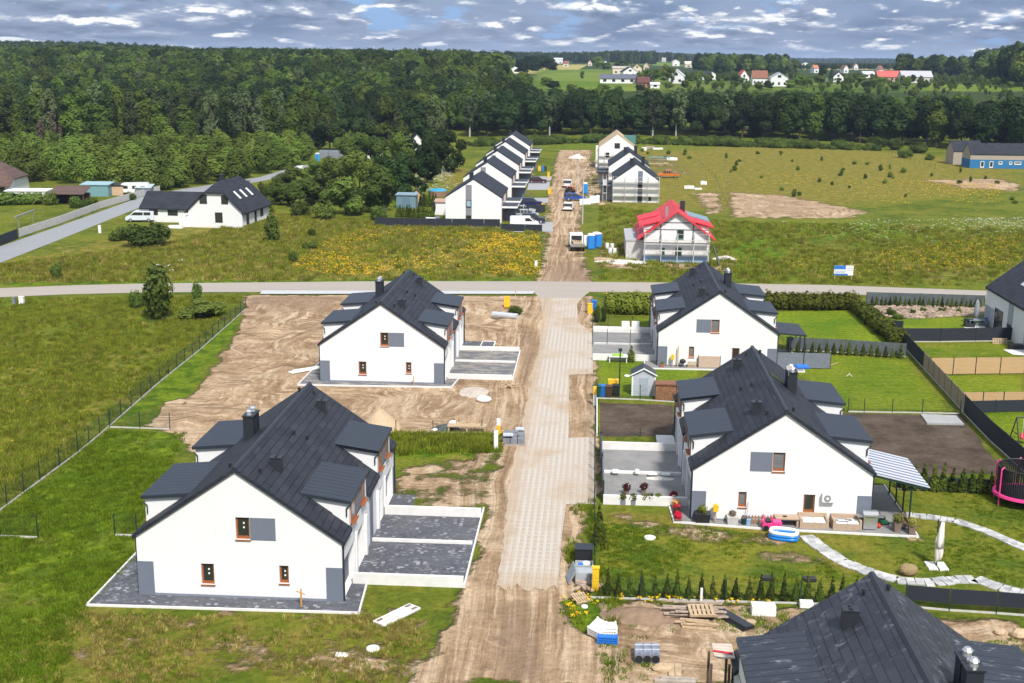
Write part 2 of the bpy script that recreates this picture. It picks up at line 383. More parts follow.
# ------------------------------------------------------------------ the ground: one sheet out to the horizon, with zones of soil and turf
def grow(a, b, k, first):
    out = [a]; st = first
    while out[-1] < b: out.append(out[-1]+st); st *= k
    return out
xs = np.array(sorted(set([-q for q in grow(62, 9000, 1.035, 0.6)]+list(np.arange(-61.6, 61.8, 0.42))+grow(62, 9000, 1.035, 0.6))))
ys = [38.0]
while ys[-1] < 12500: ys.append(ys[-1]+max(0.36, 0.0055*ys[-1]))
ys = np.array([-300., -120., -40., 0., 20., 30.]+ys)
GX, GY = np.meshgrid(xs, ys)
gz = terrain(GX, GY)
NV = GX.size
PX, PY = GX.ravel(), GY.ravel()
zone = {k: np.zeros(NV, np.float32) for k in ('dirt', 'soil', 'lawn', 'lush', 'dry', 'field')}
def sdist(poly):
    """signed distance (inside > 0) of the grid points near a polygon"""
    P = np.array([[p[0], p[1]] for p in poly]); mg = 24.0
    sel = np.where((PX > P[:, 0].min()-mg) & (PX < P[:, 0].max()+mg) & (PY > P[:, 1].min()-mg) & (PY < P[:, 1].max()+mg))[0]
    x, y = PX[sel], PY[sel]; d = np.full(len(sel), 1e9); ins = np.zeros(len(sel), bool)
    for (ax, ay), (bx, by) in zip(P, np.roll(P, -1, 0)):
        ex, ey = bx-ax, by-ay
        t = np.clip(((x-ax)*ex+(y-ay)*ey)/max(ex*ex+ey*ey, 1e-9), 0, 1)
        d = np.minimum(d, np.hypot(x-ax-t*ex, y-ay-t*ey))
        with np.errstate(divide='ignore', invalid='ignore'):
            c = ((ay > y) != (by > y)) & (x < (bx-ax)*(y-ay)/(by-ay if by != ay else 1e-9)+ax)
        ins ^= c
    return sel, np.where(ins, d, -d)
def put(key, px, amt=1.0, soft=1.2, world_pts=False, sub=()):
    poly = px if world_pts else [G(*p) for p in px]
    sel, sd = sdist(poly)
    v = amt*sst(sd, -soft, soft)
    zone[key][sel] = np.maximum(zone[key][sel], v)
    for k in sub: zone[k][sel] *= (1-v)
def wr(o, x0, x1, y0, y1): return [(o[0]+x0, o[1]+y0), (o[0]+x1, o[1]+y0), (o[0]+x1, o[1]+y1), (o[0]+x0, o[1]+y1)]
OL1, OL2, OR2, OR1, OBR = (-18.24, 58.90), (-18.32, 103.2), (12.07, 72.45), (11.87, 111.78), (11.95, 31.25)

# meadows
put('dry', [(0, 262), (150, 225), (270, 212), (540, 232), (540, 280), (0, 284)], 0.62, 7)
put('dry', [(-20, 345), (215, 318), (150, 392), (105, 425), (-20, 520)], 0.44, 6)
put('dry', [(45, 440), (95, 400), (105, 412), (60, 450)], 0.75, 2)
put('dry', [(590, 205), (760, 215), (1024, 190), (1024, 165), (880, 150), (600, 142)], 0.80, 14)
put('dry', [(780, 255), (1024, 262), (1024, 290), (780, 284)], 0.25, 6)
put('lush', [(725, 225), (770, 222), (800, 280), (730, 280)], 0.85, 5)
put('lush', [(765, 222), (880, 222), (960, 240), (820, 240)], 0.8, 5)
put('dry', [(780, 245), (1024, 245), (1024, 285), (820, 280)], 0.45, 6)
put('lush', [(470, 155), (600, 138), (780, 140), (700, 152), (530, 150)], 0.5, 8)
put('lush', [(0, 282), (535, 278), (535, 281), (0, 286)], 0.8, 1.0)
put('lush', [(0, 298), (245, 294), (240, 306), (0, 330)], 0.55, 3)
put('lush', [(395, 434), (500, 434), (500, 456), (395, 458)], 0.95, 0.5)
put('lush', [(0, 512), (108, 429), (188, 431), (150, 520), (137, 560), (88, 605), (40, 640), (0, 655)], 0.62, 1.2)
put('lush', [(110, 426), (180, 395), (238, 330), (247, 305), (215, 335)], 0.9, 0.8)
put('dry', [(0, 650), (90, 612), (430, 612), (430, 683), (0, 683)], 0.50, 2)
put('dirt', [(60, 612), (440, 612), (440, 683), (0, 683)], 0.37, 1.5)
put('dirt', [(100, 612), (200, 612), (180, 640), (110, 650)], 0.47, 1.2)
put('dirt', [(180, 606), (430, 606), (420, 622), (200, 618)], 0.48, 1.0)
put('dirt', [(250, 640), (440, 650), (430, 683), (200, 683)], 0.5, 2.0)
put('dirt', [(0, 640), (40, 645), (30, 683), (0, 683)], 0.45, 1.0)
# the building plot round the upper left house
put('dirt', [(248, 295), (236, 335), (205, 378), (150, 424), (183, 440), (200, 458), (260, 440), (300, 432.5), (395, 432.5), (502, 433), (530, 445), (560, 296)], 1.0, 1.8)
put('lush', [(160, 395), (205, 372), (190, 400), (165, 412)], 0.8, 0.9, sub=('dirt',))
put('dirt', [(150, 424), (165, 402), (185, 398), (190, 425)], 0.9, 0.6)
put('soil', [(250, 296), (345, 296), (340, 312), (246, 312)], 0.55, 1.0)
put('soil', [(390, 398), (450, 390), (530, 420), (500, 432), (400, 430)], 0.35, 1.4)
put('soil', [(520, 330), (545, 330), (535, 390), (515, 385)], 0.5, 1.0)
# the street and its edges
put('dirt', [(540, 296), (592, 296), (597, 400), (597, 600), (625, 612), (640, 683), (415, 683), (445, 640), (468, 585), (482, 510), (500, 433)], 1.0, 2.0)
put('dirt', [(393, 468), (505, 446), (490, 520), (440, 512), (393, 500)], 0.56, 1.6)
put('soil', [(490, 600), (540, 600), (545, 683), (490, 683)], 0.55, 0.7)
put('lush', [(575, 505), (597, 500), (597, 560), (580, 575)], 0.6, 0.5, sub=('dirt',))
put('dirt', [(560, 505), (590, 510), (585, 575), (560, 590)], 0.6, 0.7)
put('lush', [(558, 600), (600, 590), (622, 605), (615, 640), (570, 630)], 0.85, 0.9, sub=('dirt',))
put('dirt', [(602, 603), (740, 606), (1024, 622), (1024, 683), (560, 683), (600, 640)], 1.0, 1.4)
put('soil', [(605, 606), (660, 606), (665, 625), (610, 632)], 0.6, 1.0)
put('lush', [(610, 622), (645, 618), (640, 640), (612, 645)], 0.5, 0.8)
put('dirt', [(535, 284), (546, 250), (548, 200), (556, 160), (560, 150), (592, 150), (588, 175), (580, 215), (582, 250), (592, 284)], 1.0, 3.0)
put('soil', [(555, 262), (592, 258), (600, 284), (540, 284)], 0.6, 1.5)
put('dirt', [(600, 240), (645, 240), (645, 262), (740, 262), (735, 272), (590, 268)], 0.62, 2.5)
put('dirt', [(575, 160), (612, 160), (615, 206), (575, 205)], 0.55, 3)
put('dirt', [(660, 192), (700, 190), (790, 197), (872, 212), (860, 218), (735, 218)], 0.0, 4)
put('dirt', [(728, 192), (790, 196), (872, 212), (850, 218), (730, 218)], 0.85, 4)
put('dirt', [(690, 193), (722, 192), (728, 212), (705, 216)], 0.66, 3)
put('soil', [(740, 196), (820, 200), (800, 214), (735, 214)], 0.4, 5)
put('dirt', [(640, 155), (680, 155), (700, 175), (650, 180)], 0.45, 4)
put('dirt', [(920, 180), (1000, 178), (1024, 185), (1024, 192), (960, 188)], 0.8, 5)
put('dirt', [(350, 165), (450, 165), (450, 172), (360, 176)], 0.5, 4)
put('soil', [(905, 276), (955, 272), (950, 278), (900, 286)], 0.85, 0.9)
put('dirt', [(720, 180), (735, 180), (745, 225), (740, 225)], 0.4, 2)
put('dirt', [(548, 160), (522, 160), (508, 232), (540, 232)], 0.4, 3)
put('dirt', [(850, 262), (985, 275), (985, 278), (840, 266)], 0.4, 1.2)
# gardens on the right
put('lawn', [(595, 359), (705, 361), (690, 397), (595, 397)], 0.95, 0.3)
put('lawn', [(633, 316), (655, 318), (655, 327), (640, 327)], 0.9, 0.4)
put('lawn', [(770, 311), (852, 310), (902, 346), (785, 345)], 1.0, 0.3)
put('lawn', [(780, 353), (907, 358), (952, 411), (830, 410)], 0.9, 0.3)
put('lawn', [(888, 318), (985, 316), (985, 331), (903, 333)], 0.95, 0.3)
put('lawn', [(903, 345), (1015, 342), (1024, 342), (1024, 358), (918, 359)], 0.85, 0.3)
put('lawn', [(930, 375), (1024, 374), (1024, 394), (950, 395)], 0.9, 0.3)
put('lawn', [(968, 413), (1024, 410), (1060, 470), (1022, 470)], 0.95, 0.3)
put('lawn', [(895, 487), (1060, 492), (1060, 605), (900, 585), (800, 540), (860, 533), (905, 536)], 0.72, 0.4)
put('lawn', [(597, 522), (690, 524), (800, 536), (880, 600), (595, 600)], 0.62, 0.5)
put('dry', [(597, 512), (690, 515), (880, 540), (880, 575), (600, 545)], 0.85, 1.2)
put('dirt', [(600, 512), (690, 522), (800, 538), (860, 572), (760, 560), (640, 535)], 0.50, 1.3)
put('dirt', [(895, 520), (930, 525), (925, 545), (905, 545)], 0.5, 0.7)
put('lawn', [(588, 292), (605, 292), (600, 326), (590, 326)], 0.45, 0.6)
put('soil', [(597, 401), (677, 405), (677, 438), (597, 437)], 1.0, 0.15, sub=('dirt', 'lawn', 'lush'))
put('soil', [(835, 412.5), (963, 414), (1008, 474), (885, 478)], 1.0, 0.15, sub=('dirt', 'lawn', 'lush'))
put('soil', [(908, 352), (915, 352), (962, 411), (950, 411)], 0.75, 0.4)
put('lush', [(470, 200), (440, 205), (320, 222), (335, 215), (440, 170)], 0.5, 5)
put('dry', [(425, 168), (470, 168), (470, 190), (400, 190)], 0.9, 4)
# fields beyond the wood
def fieldpatch(px, amt):
    poly = [GT(*p) for p in px]; sel, sd = sdist(poly); v = amt*sst(sd, -22, 8)
    zone['field'][sel] = np.maximum(zone['field'][sel], v)
fieldpatch([(545, 70), (600, 69.5), (660, 75), (650, 90), (545, 90)], 1.0)
fieldpatch([(925, 83.5), (1024, 82.5), (1024, 90), (930, 90)], 1.0)
fieldpatch([(650, 79), (800, 80), (920, 80), (920, 92), (650, 92)], 0.56)
fieldpatch([(215, 52), (300, 52), (310, 56), (215, 56)], 0.9)
# churned soil: real humps and ruts on the open building plot and the sandy end of the street
gz = gz.ravel().copy()
def humps(px, fn, clear=()):
    sel, sd = sdist([G(*p) for p in px]); x, y = PX[sel], PY[sel]; k = sst(sd, 0.3, 3.0)
    for x0, x1, y0, y1 in clear:
        d_ = np.maximum(np.maximum(x0-x, x-x1), np.maximum(y0-y, y-y1)); k = k*sst(d_, 0.4, 2.2)
    gz[sel] += k*fn(x, y)
def waves(x, y, f, seed, n_=9):
    q = np.random.default_rng(seed); v = 0
    for i in range(n_): t_ = q.uniform(0, 3.14); ff = f*q.uniform(0.6, 1.8); v = v+np.sin((x*math.cos(t_)+y*math.sin(t_))*ff+q.uniform(0, 6.28)+1.2*np.sin(0.3*x-0.25*y+i))
    return v/n_**0.5
humps([(248, 298), (236, 335), (205, 378), (150, 424), (183, 440), (260, 440), (395, 432), (500, 432), (528, 440), (534, 300)], lambda x, y: 0.16*waves(x, y, 0.55, 3)+0.10*waves(x, y, 1.9, 4), [(-26.2, -6.4, 101, 121), (-20, -5, 88, 99)])
humps([(500, 596), (548, 598), (556, 690), (470, 690), (450, 650), (480, 600)], lambda x, y: -0.05+0.09*waves(x*2.6+0.3*np.sin(y*0.4), y*0.12, 1.0, 5)+0.03*waves(x, y, 3.0, 6))
gz = gz.reshape(GX.shape)
V = np.stack([PX, PY, gz.ravel()], 1)
nx, ny = len(xs), len(ys)
ii = np.arange((ny-1)*nx).reshape(ny-1, nx)[:, :-1].ravel()
Q = np.stack([ii, ii+1, ii+nx+1, ii+nx], 1)
ca = np.stack([zone['dirt'], zone['soil'], zone['lawn'], zone['lush']], 1)
cb = np.stack([zone['dry'], zone['field'], np.zeros(NV), np.ones(NV)], 1)

def ground_fn(t):
    p = t.n('ShaderNodeNewGeometry').outputs['Position']
    A = t.n('ShaderNodeAttribute', attribute_name='zone_a'); B = t.n('ShaderNodeAttribute', attribute_name='zone_b')
    sa = t.n('ShaderNodeSeparateColor', {0: A.outputs['Color']}); sb = t.n('ShaderNodeSeparateColor', {0: B.outputs['Color']})
    dirt, soil, lawn, lush = sa.outputs[0], sa.outputs[1], sa.outputs[2], A.outputs['Alpha']
    dry, field = sb.outputs[0], sb.outputs[1]
    n0 = t.noise(p, 0.012, 5, 0.55); n1 = t.noise(p, 0.10, 6, 0.6, 0.3); n2 = t.noise(p, 0.55, 7, 0.62, 0.3)
    n3 = t.noise(p, 2.4, 7, 0.7); n4 = t.noise(p, 9.0, 4, 0.7)
    n5 = t.noise(t.mapv(p, (1, 1, 1), (0, 0, 0), (31, 17, 5)), 0.30, 7, 0.62, 0.5)
    def edge(m, amt, soft):                             # ragged outline of a zone
        k = t.math('ADD', m, t.math('MULTIPLY', t.math('SUBTRACT', t.math('ADD', t.math('MULTIPLY', n2, 0.55), t.math('MULTIPLY', n5, 0.45)), 0.5), amt))
        return t.ss(k, 0.5-soft, 0.5+soft)
    # rough meadow
    g = t.mix(t.ss(n1, 0.36, 0.64), (0.055, 0.088, 0.006), (0.122, 0.142, 0.013))
    g = t.mix(t.ss(n2, 0.42, 0.72), g, (0.152, 0.148, 0.016))
    g = t.mix(t.ss(n5, 0.57, 0.70, 0, 0.7), g, (0.040, 0.068, 0.008))
    g = t.mix(t.ss(n5, 0.44, 0.34, 0, 0.6), g, (0.175, 0.150, 0.030))
    drym = t.mix(t.ss(n2, 0.36, 0.68), (0.112, 0.114, 0.011), (0.225, 0.172, 0.038))
    g = t.mix(edge(dry, 1.5, 0.32), g, drym)
    lushc = t.mix(t.ss(n2, 0.36, 0.64), (0.040, 0.085, 0.003), (0.122, 0.168, 0.008))
    lushc = t.mix(t.ss(n5, 0.40, 0.30, 0, 0.8), lushc, (0.165, 0.155, 0.025))
    g = t.mix(edge(lush, 1.2, 0.25), g, lushc)
    stripes = t.noise(t.mapv(p, (0.12, 2.6, 1)), 1.0, 3)
    lawnc = t.mix(t.ss(t.math('ADD', t.math('MULTIPLY', n1, 0.6), t.math('MULTIPLY', stripes, 0.4)), 0.36, 0.62), (0.078, 0.146, 0.006), (0.165, 0.208, 0.010))
    g = t.mix(t.ss(lawn, 0.70, 1.0, 0, 0.85), g, lawnc)
    g = t.mix(t.math('MULTIPLY', t.ss(lawn, 0.40, 0.62), t.ss(lawn, 0.80, 0.66)), g, t.mix(t.ss(n5, 0.40, 0.62), (0.150, 0.150, 0.016), (0.060, 0.100, 0.010)))
    fine = t.math('ADD', t.math('MULTIPLY', n3, 0.6), t.math('MULTIPLY', n4, 0.4))
    g = t.mix(1.0, g, grey(t, t.ss(fine, 0.30, 0.70, 0.60, 1.58)), 'MULTIPLY')
    # beyond the wood: fields and scrub
    fv = t.n('ShaderNodeTexVoronoi', {'Vector': t.mapv(p, (0.0034, 0.0016, 0)), 'Scale': 1.0}).outputs['Color']
    fr = t.n('ShaderNodeSeparateColor', {0: fv}).outputs[0]
    far = t.ss(t.n('ShaderNodeSeparateXYZ', {0: p}).outputs[1], 520, 640)
    fc = t.mix(t.ss(fr, 0.45, 0.5), (0.035, 0.055, 0.014), t.mix(t.ss(fr, 0.74, 0.78), (0.13, 0.19, 0.028), (0.33, 0.29, 0.09)))
    g = t.mix(far, g, fc)
    g = t.mix(edge(field, 1.4, 0.3), g, t.mix(t.ss(n0, 0.4, 0.6), (0.095, 0.150, 0.014), (0.150, 0.195, 0.028)))
    # sandy building ground with wheel tracks
    wv = t.n('ShaderNodeTexNoise', {'Vector': p, 'Scale': 0.075, 'Detail': 3}).outputs['Color']
    wp = t.n('ShaderNodeVectorMath', {0: p, 1: t.n('ShaderNodeVectorMath', {0: wv, 3: 9.0}, operation='SCALE').outputs[0]}, operation='ADD').outputs[0]
    ta = t.noise(t.mapv(wp, (1.5, 0.13, 1), (0, 0, 0.55)), 1.0, 8, 0.70, 0.3)
    tb = t.noise(t.mapv(wp, (0.13, 1.6, 1), (0, 0, 0.35)), 1.0, 8, 0.70, 0.3)
    tr = t.math('ADD', t.math('MULTIPLY', ta, t.ss(n1, 0.40, 0.60)), t.math('MULTIPLY', tb, t.ss(n1, 0.60, 0.40)))
    wx = t.n('ShaderNodeVectorMath', {0: p, 1: t.n('ShaderNodeCombineXYZ', {0: t.math('MULTIPLY', t.math('SUBTRACT', t.noise(t.mapv(p, (0.3, 1, 1)), 0.06, 4), 0.5), 2.4)}).outputs[0]}, operation='ADD').outputs[0]
    tr2 = t.noise(t.mapv(wx, (1.7, 0.05, 1)), 1.0, 8, 0.70, 0.5)
    px_ = t.n('ShaderNodeSeparateXYZ', {0: p}).outputs[0]
    road = t.math('MULTIPLY', t.ss(px_, -10.5, -7.5), t.ss(px_, 3.5, 1.0))
    tr = t.mix(road, grey(t, tr), grey(t, tr2))
    d = t.mix(t.ss(n5, 0.30, 0.68), (0.240, 0.152, 0.085), (0.42, 0.292, 0.178))
    d = t.mix(t.ss(tr, 0.47, 0.62, 0, 0.95), d, (0.56, 0.425, 0.285))
    d = t.mix(t.ss(tr, 0.47, 0.37, 0, 0.62), d, (0.170, 0.108, 0.064))
    d = t.mix(t.ss(n2, 0.57, 0.70, 0, 0.55), d, (0.185, 0.125, 0.078))
    d = t.mix(t.ss(n1, 0.56, 0.70, 0, 0.6), d, (0.56, 0.425, 0.285))
    d = t.mix(1.0, d, grey(t, t.ss(fine, 0.30, 0.70, 0.68, 1.25)), 'MULTIPLY')
    wet = t.ss(t.math('ADD', soil, t.math('MULTIPLY', t.math('SUBTRACT', n5, 0.5), 0.9)), 0.25, 0.75, 0, 0.75)
    d = t.mix(wet, d, t.mix(n2, (0.15, 0.095, 0.06), (0.26, 0.175, 0.115)))
    dm = edge(dirt, 1.9, 0.09)
    c = t.mix(dm, g, d)
    s2 = t.mix(t.ss(n2, 0.3, 0.7), (0.060, 0.044, 0.033), (0.118, 0.088, 0.066))
    s2 = t.mix(t.ss(n1, 0.5, 0.7, 0, 0.6), s2, (0.145, 0.112, 0.085))
    s2 = t.mix(1.0, s2, grey(t, t.ss(fine, 0.28, 0.72, 0.72, 1.25)), 'MULTIPLY')
    c = t.mix(t.ss(soil, 0.80, 0.95), c, s2)
    h = t.math('ADD', t.math('MULTIPLY', n3, 0.9), t.math('ADD', t.math('MULTIPLY', n2, 0.8), t.math('MULTIPLY', t.math('ADD', t.math('MULTIPLY', tr, 1.4), t.math('MULTIPLY', n1, 6.0)), dm)))
    return c, h
GROUND = custom('meadow_and_building_ground', ground_fn, 0.95, 0.1)
for nd in GROUND.node_tree.nodes:
    if nd.type == 'BUMP': nd.inputs['Strength'].default_value = 0.75; nd.inputs['Distance'].default_value = 0.22
ground = np_mesh('ground', V, Q, GROUND, {'zone_a': ('POINT', 'FLOAT_COLOR', ca), 'zone_b': ('POINT', 'FLOAT_COLOR', cb)}, smooth=True)
tag(ground, kind='structure')

# ------------------------------------------------------------------ roads and paving
def road_sheet(name, top, bot, z, m):
    return sheet(name, [G(*p) for p in top]+[G(*p) for p in reversed(bot)], z, m)
road_sheet('road', [(-60, 292), (0, 288.3), (70, 285.5), (150, 283.5), (400, 281.2), (540, 281.5), (700, 283.0), (830, 285.2), (990, 291), (1080, 295)],
           [(-60, 302), (0, 297.3), (70, 294.3), (150, 292.5), (400, 291.6), (540, 291.8), (700, 292.6), (830, 294.0), (990, 298.6), (1080, 303)], 0.02, ROADC)
road_sheet('pavement', [(262, 291.2), (400, 291.6), (535, 291.8)], [(260, 294.6), (400, 294.5), (533, 294.6)], 0.10, mat('pale_kerb_slabs', (0.46, 0.47, 0.48), 0.9, 0.2, 0.08, 2))
road_sheet('lane', [(-50, 256), (0, 246.5), (60, 226), (141, 197), (180, 189.5), (260, 177), (300, 165)], [(-50, 283), (0, 263), (60, 239.5), (141, 207), (190, 195), (270, 179.5), (313, 165)], 0.02, ROADA)
_rr = random.Random(12)
def rag(a, b, n_, jx, jy): return [(a[0]+(b[0]-a[0])*i/n_+_rr.uniform(-jx, jx), a[1]+(b[1]-a[1])*i/n_+_rr.uniform(-jy, jy)) for i in range(n_)]
street = sheet('street', [G(*p) for p in rag((558, 589), (497, 587), 16, 1.5, 4.5)+rag((497, 587), (514.5, 456), 26, 2.0, 1.0)+rag((514.5, 456), (533, 375), 20, 1.6, 0.5)+rag((533, 375), (543, 325), 12, 1.2, 0.4)+[(543, 325), (541, 303), (537, 296), (584, 296), (577, 304), (578, 322), (592, 333.5), (593, 374), (569, 375), (568.5, 438), (594, 437.5), (596, 504.5), (566, 504.5), (562, 535)]], 0.024, PAVS)
tag(sheet('street_junction', [G(*p) for p in [(539.5, 298), (533, 291.5), (590, 291.7), (582, 298)]], 0.028, ROADC), kind='structure')
yard = mat('yard_concrete', (0.33, 0.33, 0.34), 0.9, 0.2, 0.1, 1)
for q in ([(511, 231), (553, 232), (553, 222), (512, 222)], [(520, 203), (548, 203), (549, 198), (521, 198)], [(527, 190), (549, 190), (550, 182), (529, 182)], [(532, 180.5), (551, 180.5), (552, 176.5), (533, 176.5)]):
    sheet('parking_pad', [G(*p) for p in q], 0.03, yard)

# ------------------------------------------------------------------ plants: mesh makers
RNG = np.random.default_rng(11)
def leaf_mat(name, c1, c2, hue=0.25):
    m = bpy.data.materials.new(name); m.use_nodes = True; t = NT(m.node_tree)
    oi = t.n('ShaderNodeObjectInfo').outputs['Random']
    a = t.n('ShaderNodeAttribute', attribute_name='tone').outputs['Fac']
    rn = t.n('ShaderNodeAttribute', attribute_name='tint', attribute_type='INSTANCER').outputs['Fac']
    k = t.math('ADD', t.math('MULTIPLY', a, 0.62), t.math('MULTIPLY', t.math('FRACT', t.math('ADD', oi, rn)), 0.38))
    c = t.mix(k, c1, c2)
    hs = t.n('ShaderNodeHueSaturation', {'Hue': t.ss(t.math('FRACT', t.math('MULTIPLY', oi, 7.31)), 0, 1, 0.5-0.025*hue*2, 0.5+0.02*hue*2), 'Saturation': 1.0, 'Value': t.ss(t.math('FRACT', t.math('MULTIPLY', oi, 3.7)), 0, 1, 0.62, 1.38), 'Color': c}).outputs[0]
    b = t.n('ShaderNodeBsdfPrincipled', {'Base Color': hs, 'Roughness': 0.75, 'Specular IOR Level': 0.15})
    tl = t.n('ShaderNodeBsdfTranslucent', {'Color': hs})
    t.n('ShaderNodeOutputMaterial', {0: t.n('ShaderNodeMixShader', {0: 0.3, 1: b.outputs[0], 2: tl.outputs[0]}).outputs[0]})
    return m
LEAF_FOREST = leaf_mat('forest_leaf', (0.018, 0.037, 0.009), (0.048, 0.080, 0.018))  # dark green: cloud shadow over the woods is put into the leaf colour
LEAF_WOOD = leaf_mat('wood_leaf', (0.052, 0.088, 0.011), (0.110, 0.158, 0.024))
LEAF_YOUNG = leaf_mat('young_leaf', (0.044, 0.078, 0.011), (0.145, 0.195, 0.034))
LEAF_BELT = leaf_mat('belt_leaf', (0.088, 0.136, 0.016), (0.160, 0.212, 0.036))
LEAF_BIRCH = leaf_mat('birch_leaf', (0.068, 0.098, 0.036), (0.125, 0.165, 0.066))
LEAF_HEDGE = leaf_mat('hedge_leaf', (0.070, 0.100, 0.010), (0.19, 0.205, 0.028))
LEAF_THUJA = leaf_mat('thuja_leaf', (0.030, 0.055, 0.006), (0.125, 0.155, 0.02))
LEAF_DRY = leaf_mat('dry_twigs', (0.10, 0.075, 0.05), (0.20, 0.16, 0.11))
LEAF_FAR = leaf_mat('sunlit_far_leaf', (0.055, 0.092, 0.016), (0.16, 0.215, 0.04))  # lighter green: sunshine on the far treetops is put into the colour
BARK = mat('bark', (0.10, 0.075, 0.055), 0.9, 0.1, 0.3, 4)
BARKW = mat('birch_bark', (0.42, 0.40, 0.37), 0.9, 0.1, 0.35, 3)

def cloud(rng, lobes, n, size, up=0.25, hollow=0.55):
    """leaf cards over a set of ellipsoid lobes (cx,cy,cz,rx,ry,rz); returns V, Q, tone"""
    L = np.array(lobes, float); vol = L[:, 3]*L[:, 4]*L[:, 5]; pr = vol**0.67; pr /= pr.sum()
    k = rng.choice(len(L), n, p=pr)
    d = rng.normal(size=(n, 3)); d /= np.linalg.norm(d, axis=1)[:, None]
    r = hollow+(1-hollow)*rng.random(n)**0.6
    r *= 1+0.12*rng.normal(size=n)
    c = L[k, :3]+d*r[:, None]*L[k, 3:6]
    nr = d*1.3+rng.normal(size=(n, 3))*0.27+np.array([0, 0, up]); nr /= np.linalg.norm(nr, axis=1)[:, None]
    a = np.cross(nr, rng.normal(size=(n, 3))); a /= np.linalg.norm(a, axis=1)[:, None]
    b = np.cross(nr, a)
    s = size*(0.6+0.8*rng.random(n))[:, None]
    a = a*s; b = b*s*0.72
    Vv = np.stack([c-a, c-b*0.9, c+a, c+b*0.9], 1).reshape(-1, 3)
    lobe_t = rng.random(len(L))
    cell = np.floor(c/ (size*3.0)).astype(int); hsh = ((cell[:, 0]*73856093) ^ (cell[:, 1]*19349663) ^ (cell[:, 2]*83492791)) % 997/997.0
    tone = np.clip(0.5*lobe_t[k]+0.36*hsh+0.14*rng.random(n), 0, 1)
    return Vv, np.arange(4*n).reshape(-1, 4), tone
def crown_lobes(rng, h, rad, kind):
    out = []
    if kind == 'round':
        out.append((0, 0, h*0.58, rad*0.72, rad*0.72, h*0.36))
        for i in range(11):
            a = rng.random()*6.28; z = h*(0.22+0.62*rng.random()); q = rad*(0.50+0.25*rng.random())*math.sin(math.pi*min(0.95, max(0.2, z/h)))
            s = rad*(0.30+0.2*rng.random()); out.append((math.cos(a)*q, math.sin(a)*q, z, s, s, s*(0.8+0.4*rng.random())))
    elif kind == 'tall':
        for i in range(12):
            z = h*(0.26+0.66*i/11); q = rad*0.42*rng.random(); a = rng.random()*6.28
            s = rad*(0.42+0.3*rng.random())*(1.0-0.5*max(0, z/h-0.6)/0.4); out.append((math.cos(a)*q, math.sin(a)*q, z, s, s, s*1.25))
    elif kind == 'weep':
        for i in range(14):
            z = h*(0.30+0.62*rng.random()); a = rng.random()*6.28; q = rad*0.6*rng.random()
            s = rad*(0.22+0.16*rng.random()); out.append((math.cos(a)*q, math.sin(a)*q, z, s, s, s*2.3))
    elif kind == 'cone':
        for i in range(12):
            z = h*(0.10+0.86*i/11); s = rad*(1.0-0.9*i/11); out.append((rng.normal()*0.06*rad, rng.normal()*0.06*rad, z, s, s, h*0.06+s*0.18))
    elif kind == 'bush':
        out.append((0, 0, h*0.42, rad*0.78, rad*0.78, h*0.44))
        for i in range(9):
            a = rng.random()*6.28; q = rad*(0.4+0.3*rng.random()); s = rad*(0.24+0.22*rng.random())
            out.append((math.cos(a)*q, math.sin(a)*q, h*(0.22+0.5*rng.random()), s, s, min(s, h*0.4)*(0.8+0.5*rng.random())))
    elif kind == 'wide':
        for i in range(16):
            a = rng.random()*6.28; q = rad*0.78*math.sqrt(rng.random()); s = rad*(0.24+0.18*rng.random())
            out.append((math.cos(a)*q, math.sin(a)*q, h*(0.16+0.68*rng.random()*(1-0.4*(q/rad)**2)), s, s, s*0.95))
    return out
def crown_mesh(name, seed, h, rad, kind, n, size, m, hollow=0.55):
    rng = np.random.default_rng(seed)
    V, Q, tone = cloud(rng, crown_lobes(rng, h, rad, kind), n, size, hollow=hollow)
    V[:, 2] = np.maximum(V[:, 2], 0.02)
    o = np_mesh(name, V, Q, m, {'tone': ('FACE', 'FLOAT', tone)}, link=False)
    return o.data
def trunk_mesh(name, seed, h, r, m, limbs=5, spread=0.3):
    rnd = random.Random(seed); b = MB(); p = Vector((0, 0, -0.1)); q = Vector((rnd.uniform(-.02, .02)*h, rnd.uniform(-.02, .02)*h, h*0.5)); e = Vector((rnd.uniform(-.03, .03)*h, rnd.uniform(-.03, .03)*h, h*0.86))
    b.cyl(p, q, r, r*0.65, 7); b.cyl(q, e, r*0.65, r*0.15, 6)
    for i in range(limbs):
        k = 0.3+0.5*i/limbs; s = Vector((0, 0, h*k)) + (q-p)*0; a = rnd.uniform(0, 6.28)
        b.cyl(p.lerp(q, min(1, k*2)) if k < 0.5 else q.lerp(e, (k-0.5)/0.36 if k < 0.86 else 1), s+Vector((math.cos(a)*h*spread*0.45, math.sin(a)*h*spread*0.45, h*0.14)), r*0.4, r*0.1, 5)
    me = b.build('trunk', m); d = me.data; bpy.data.objects.remove(me); return d
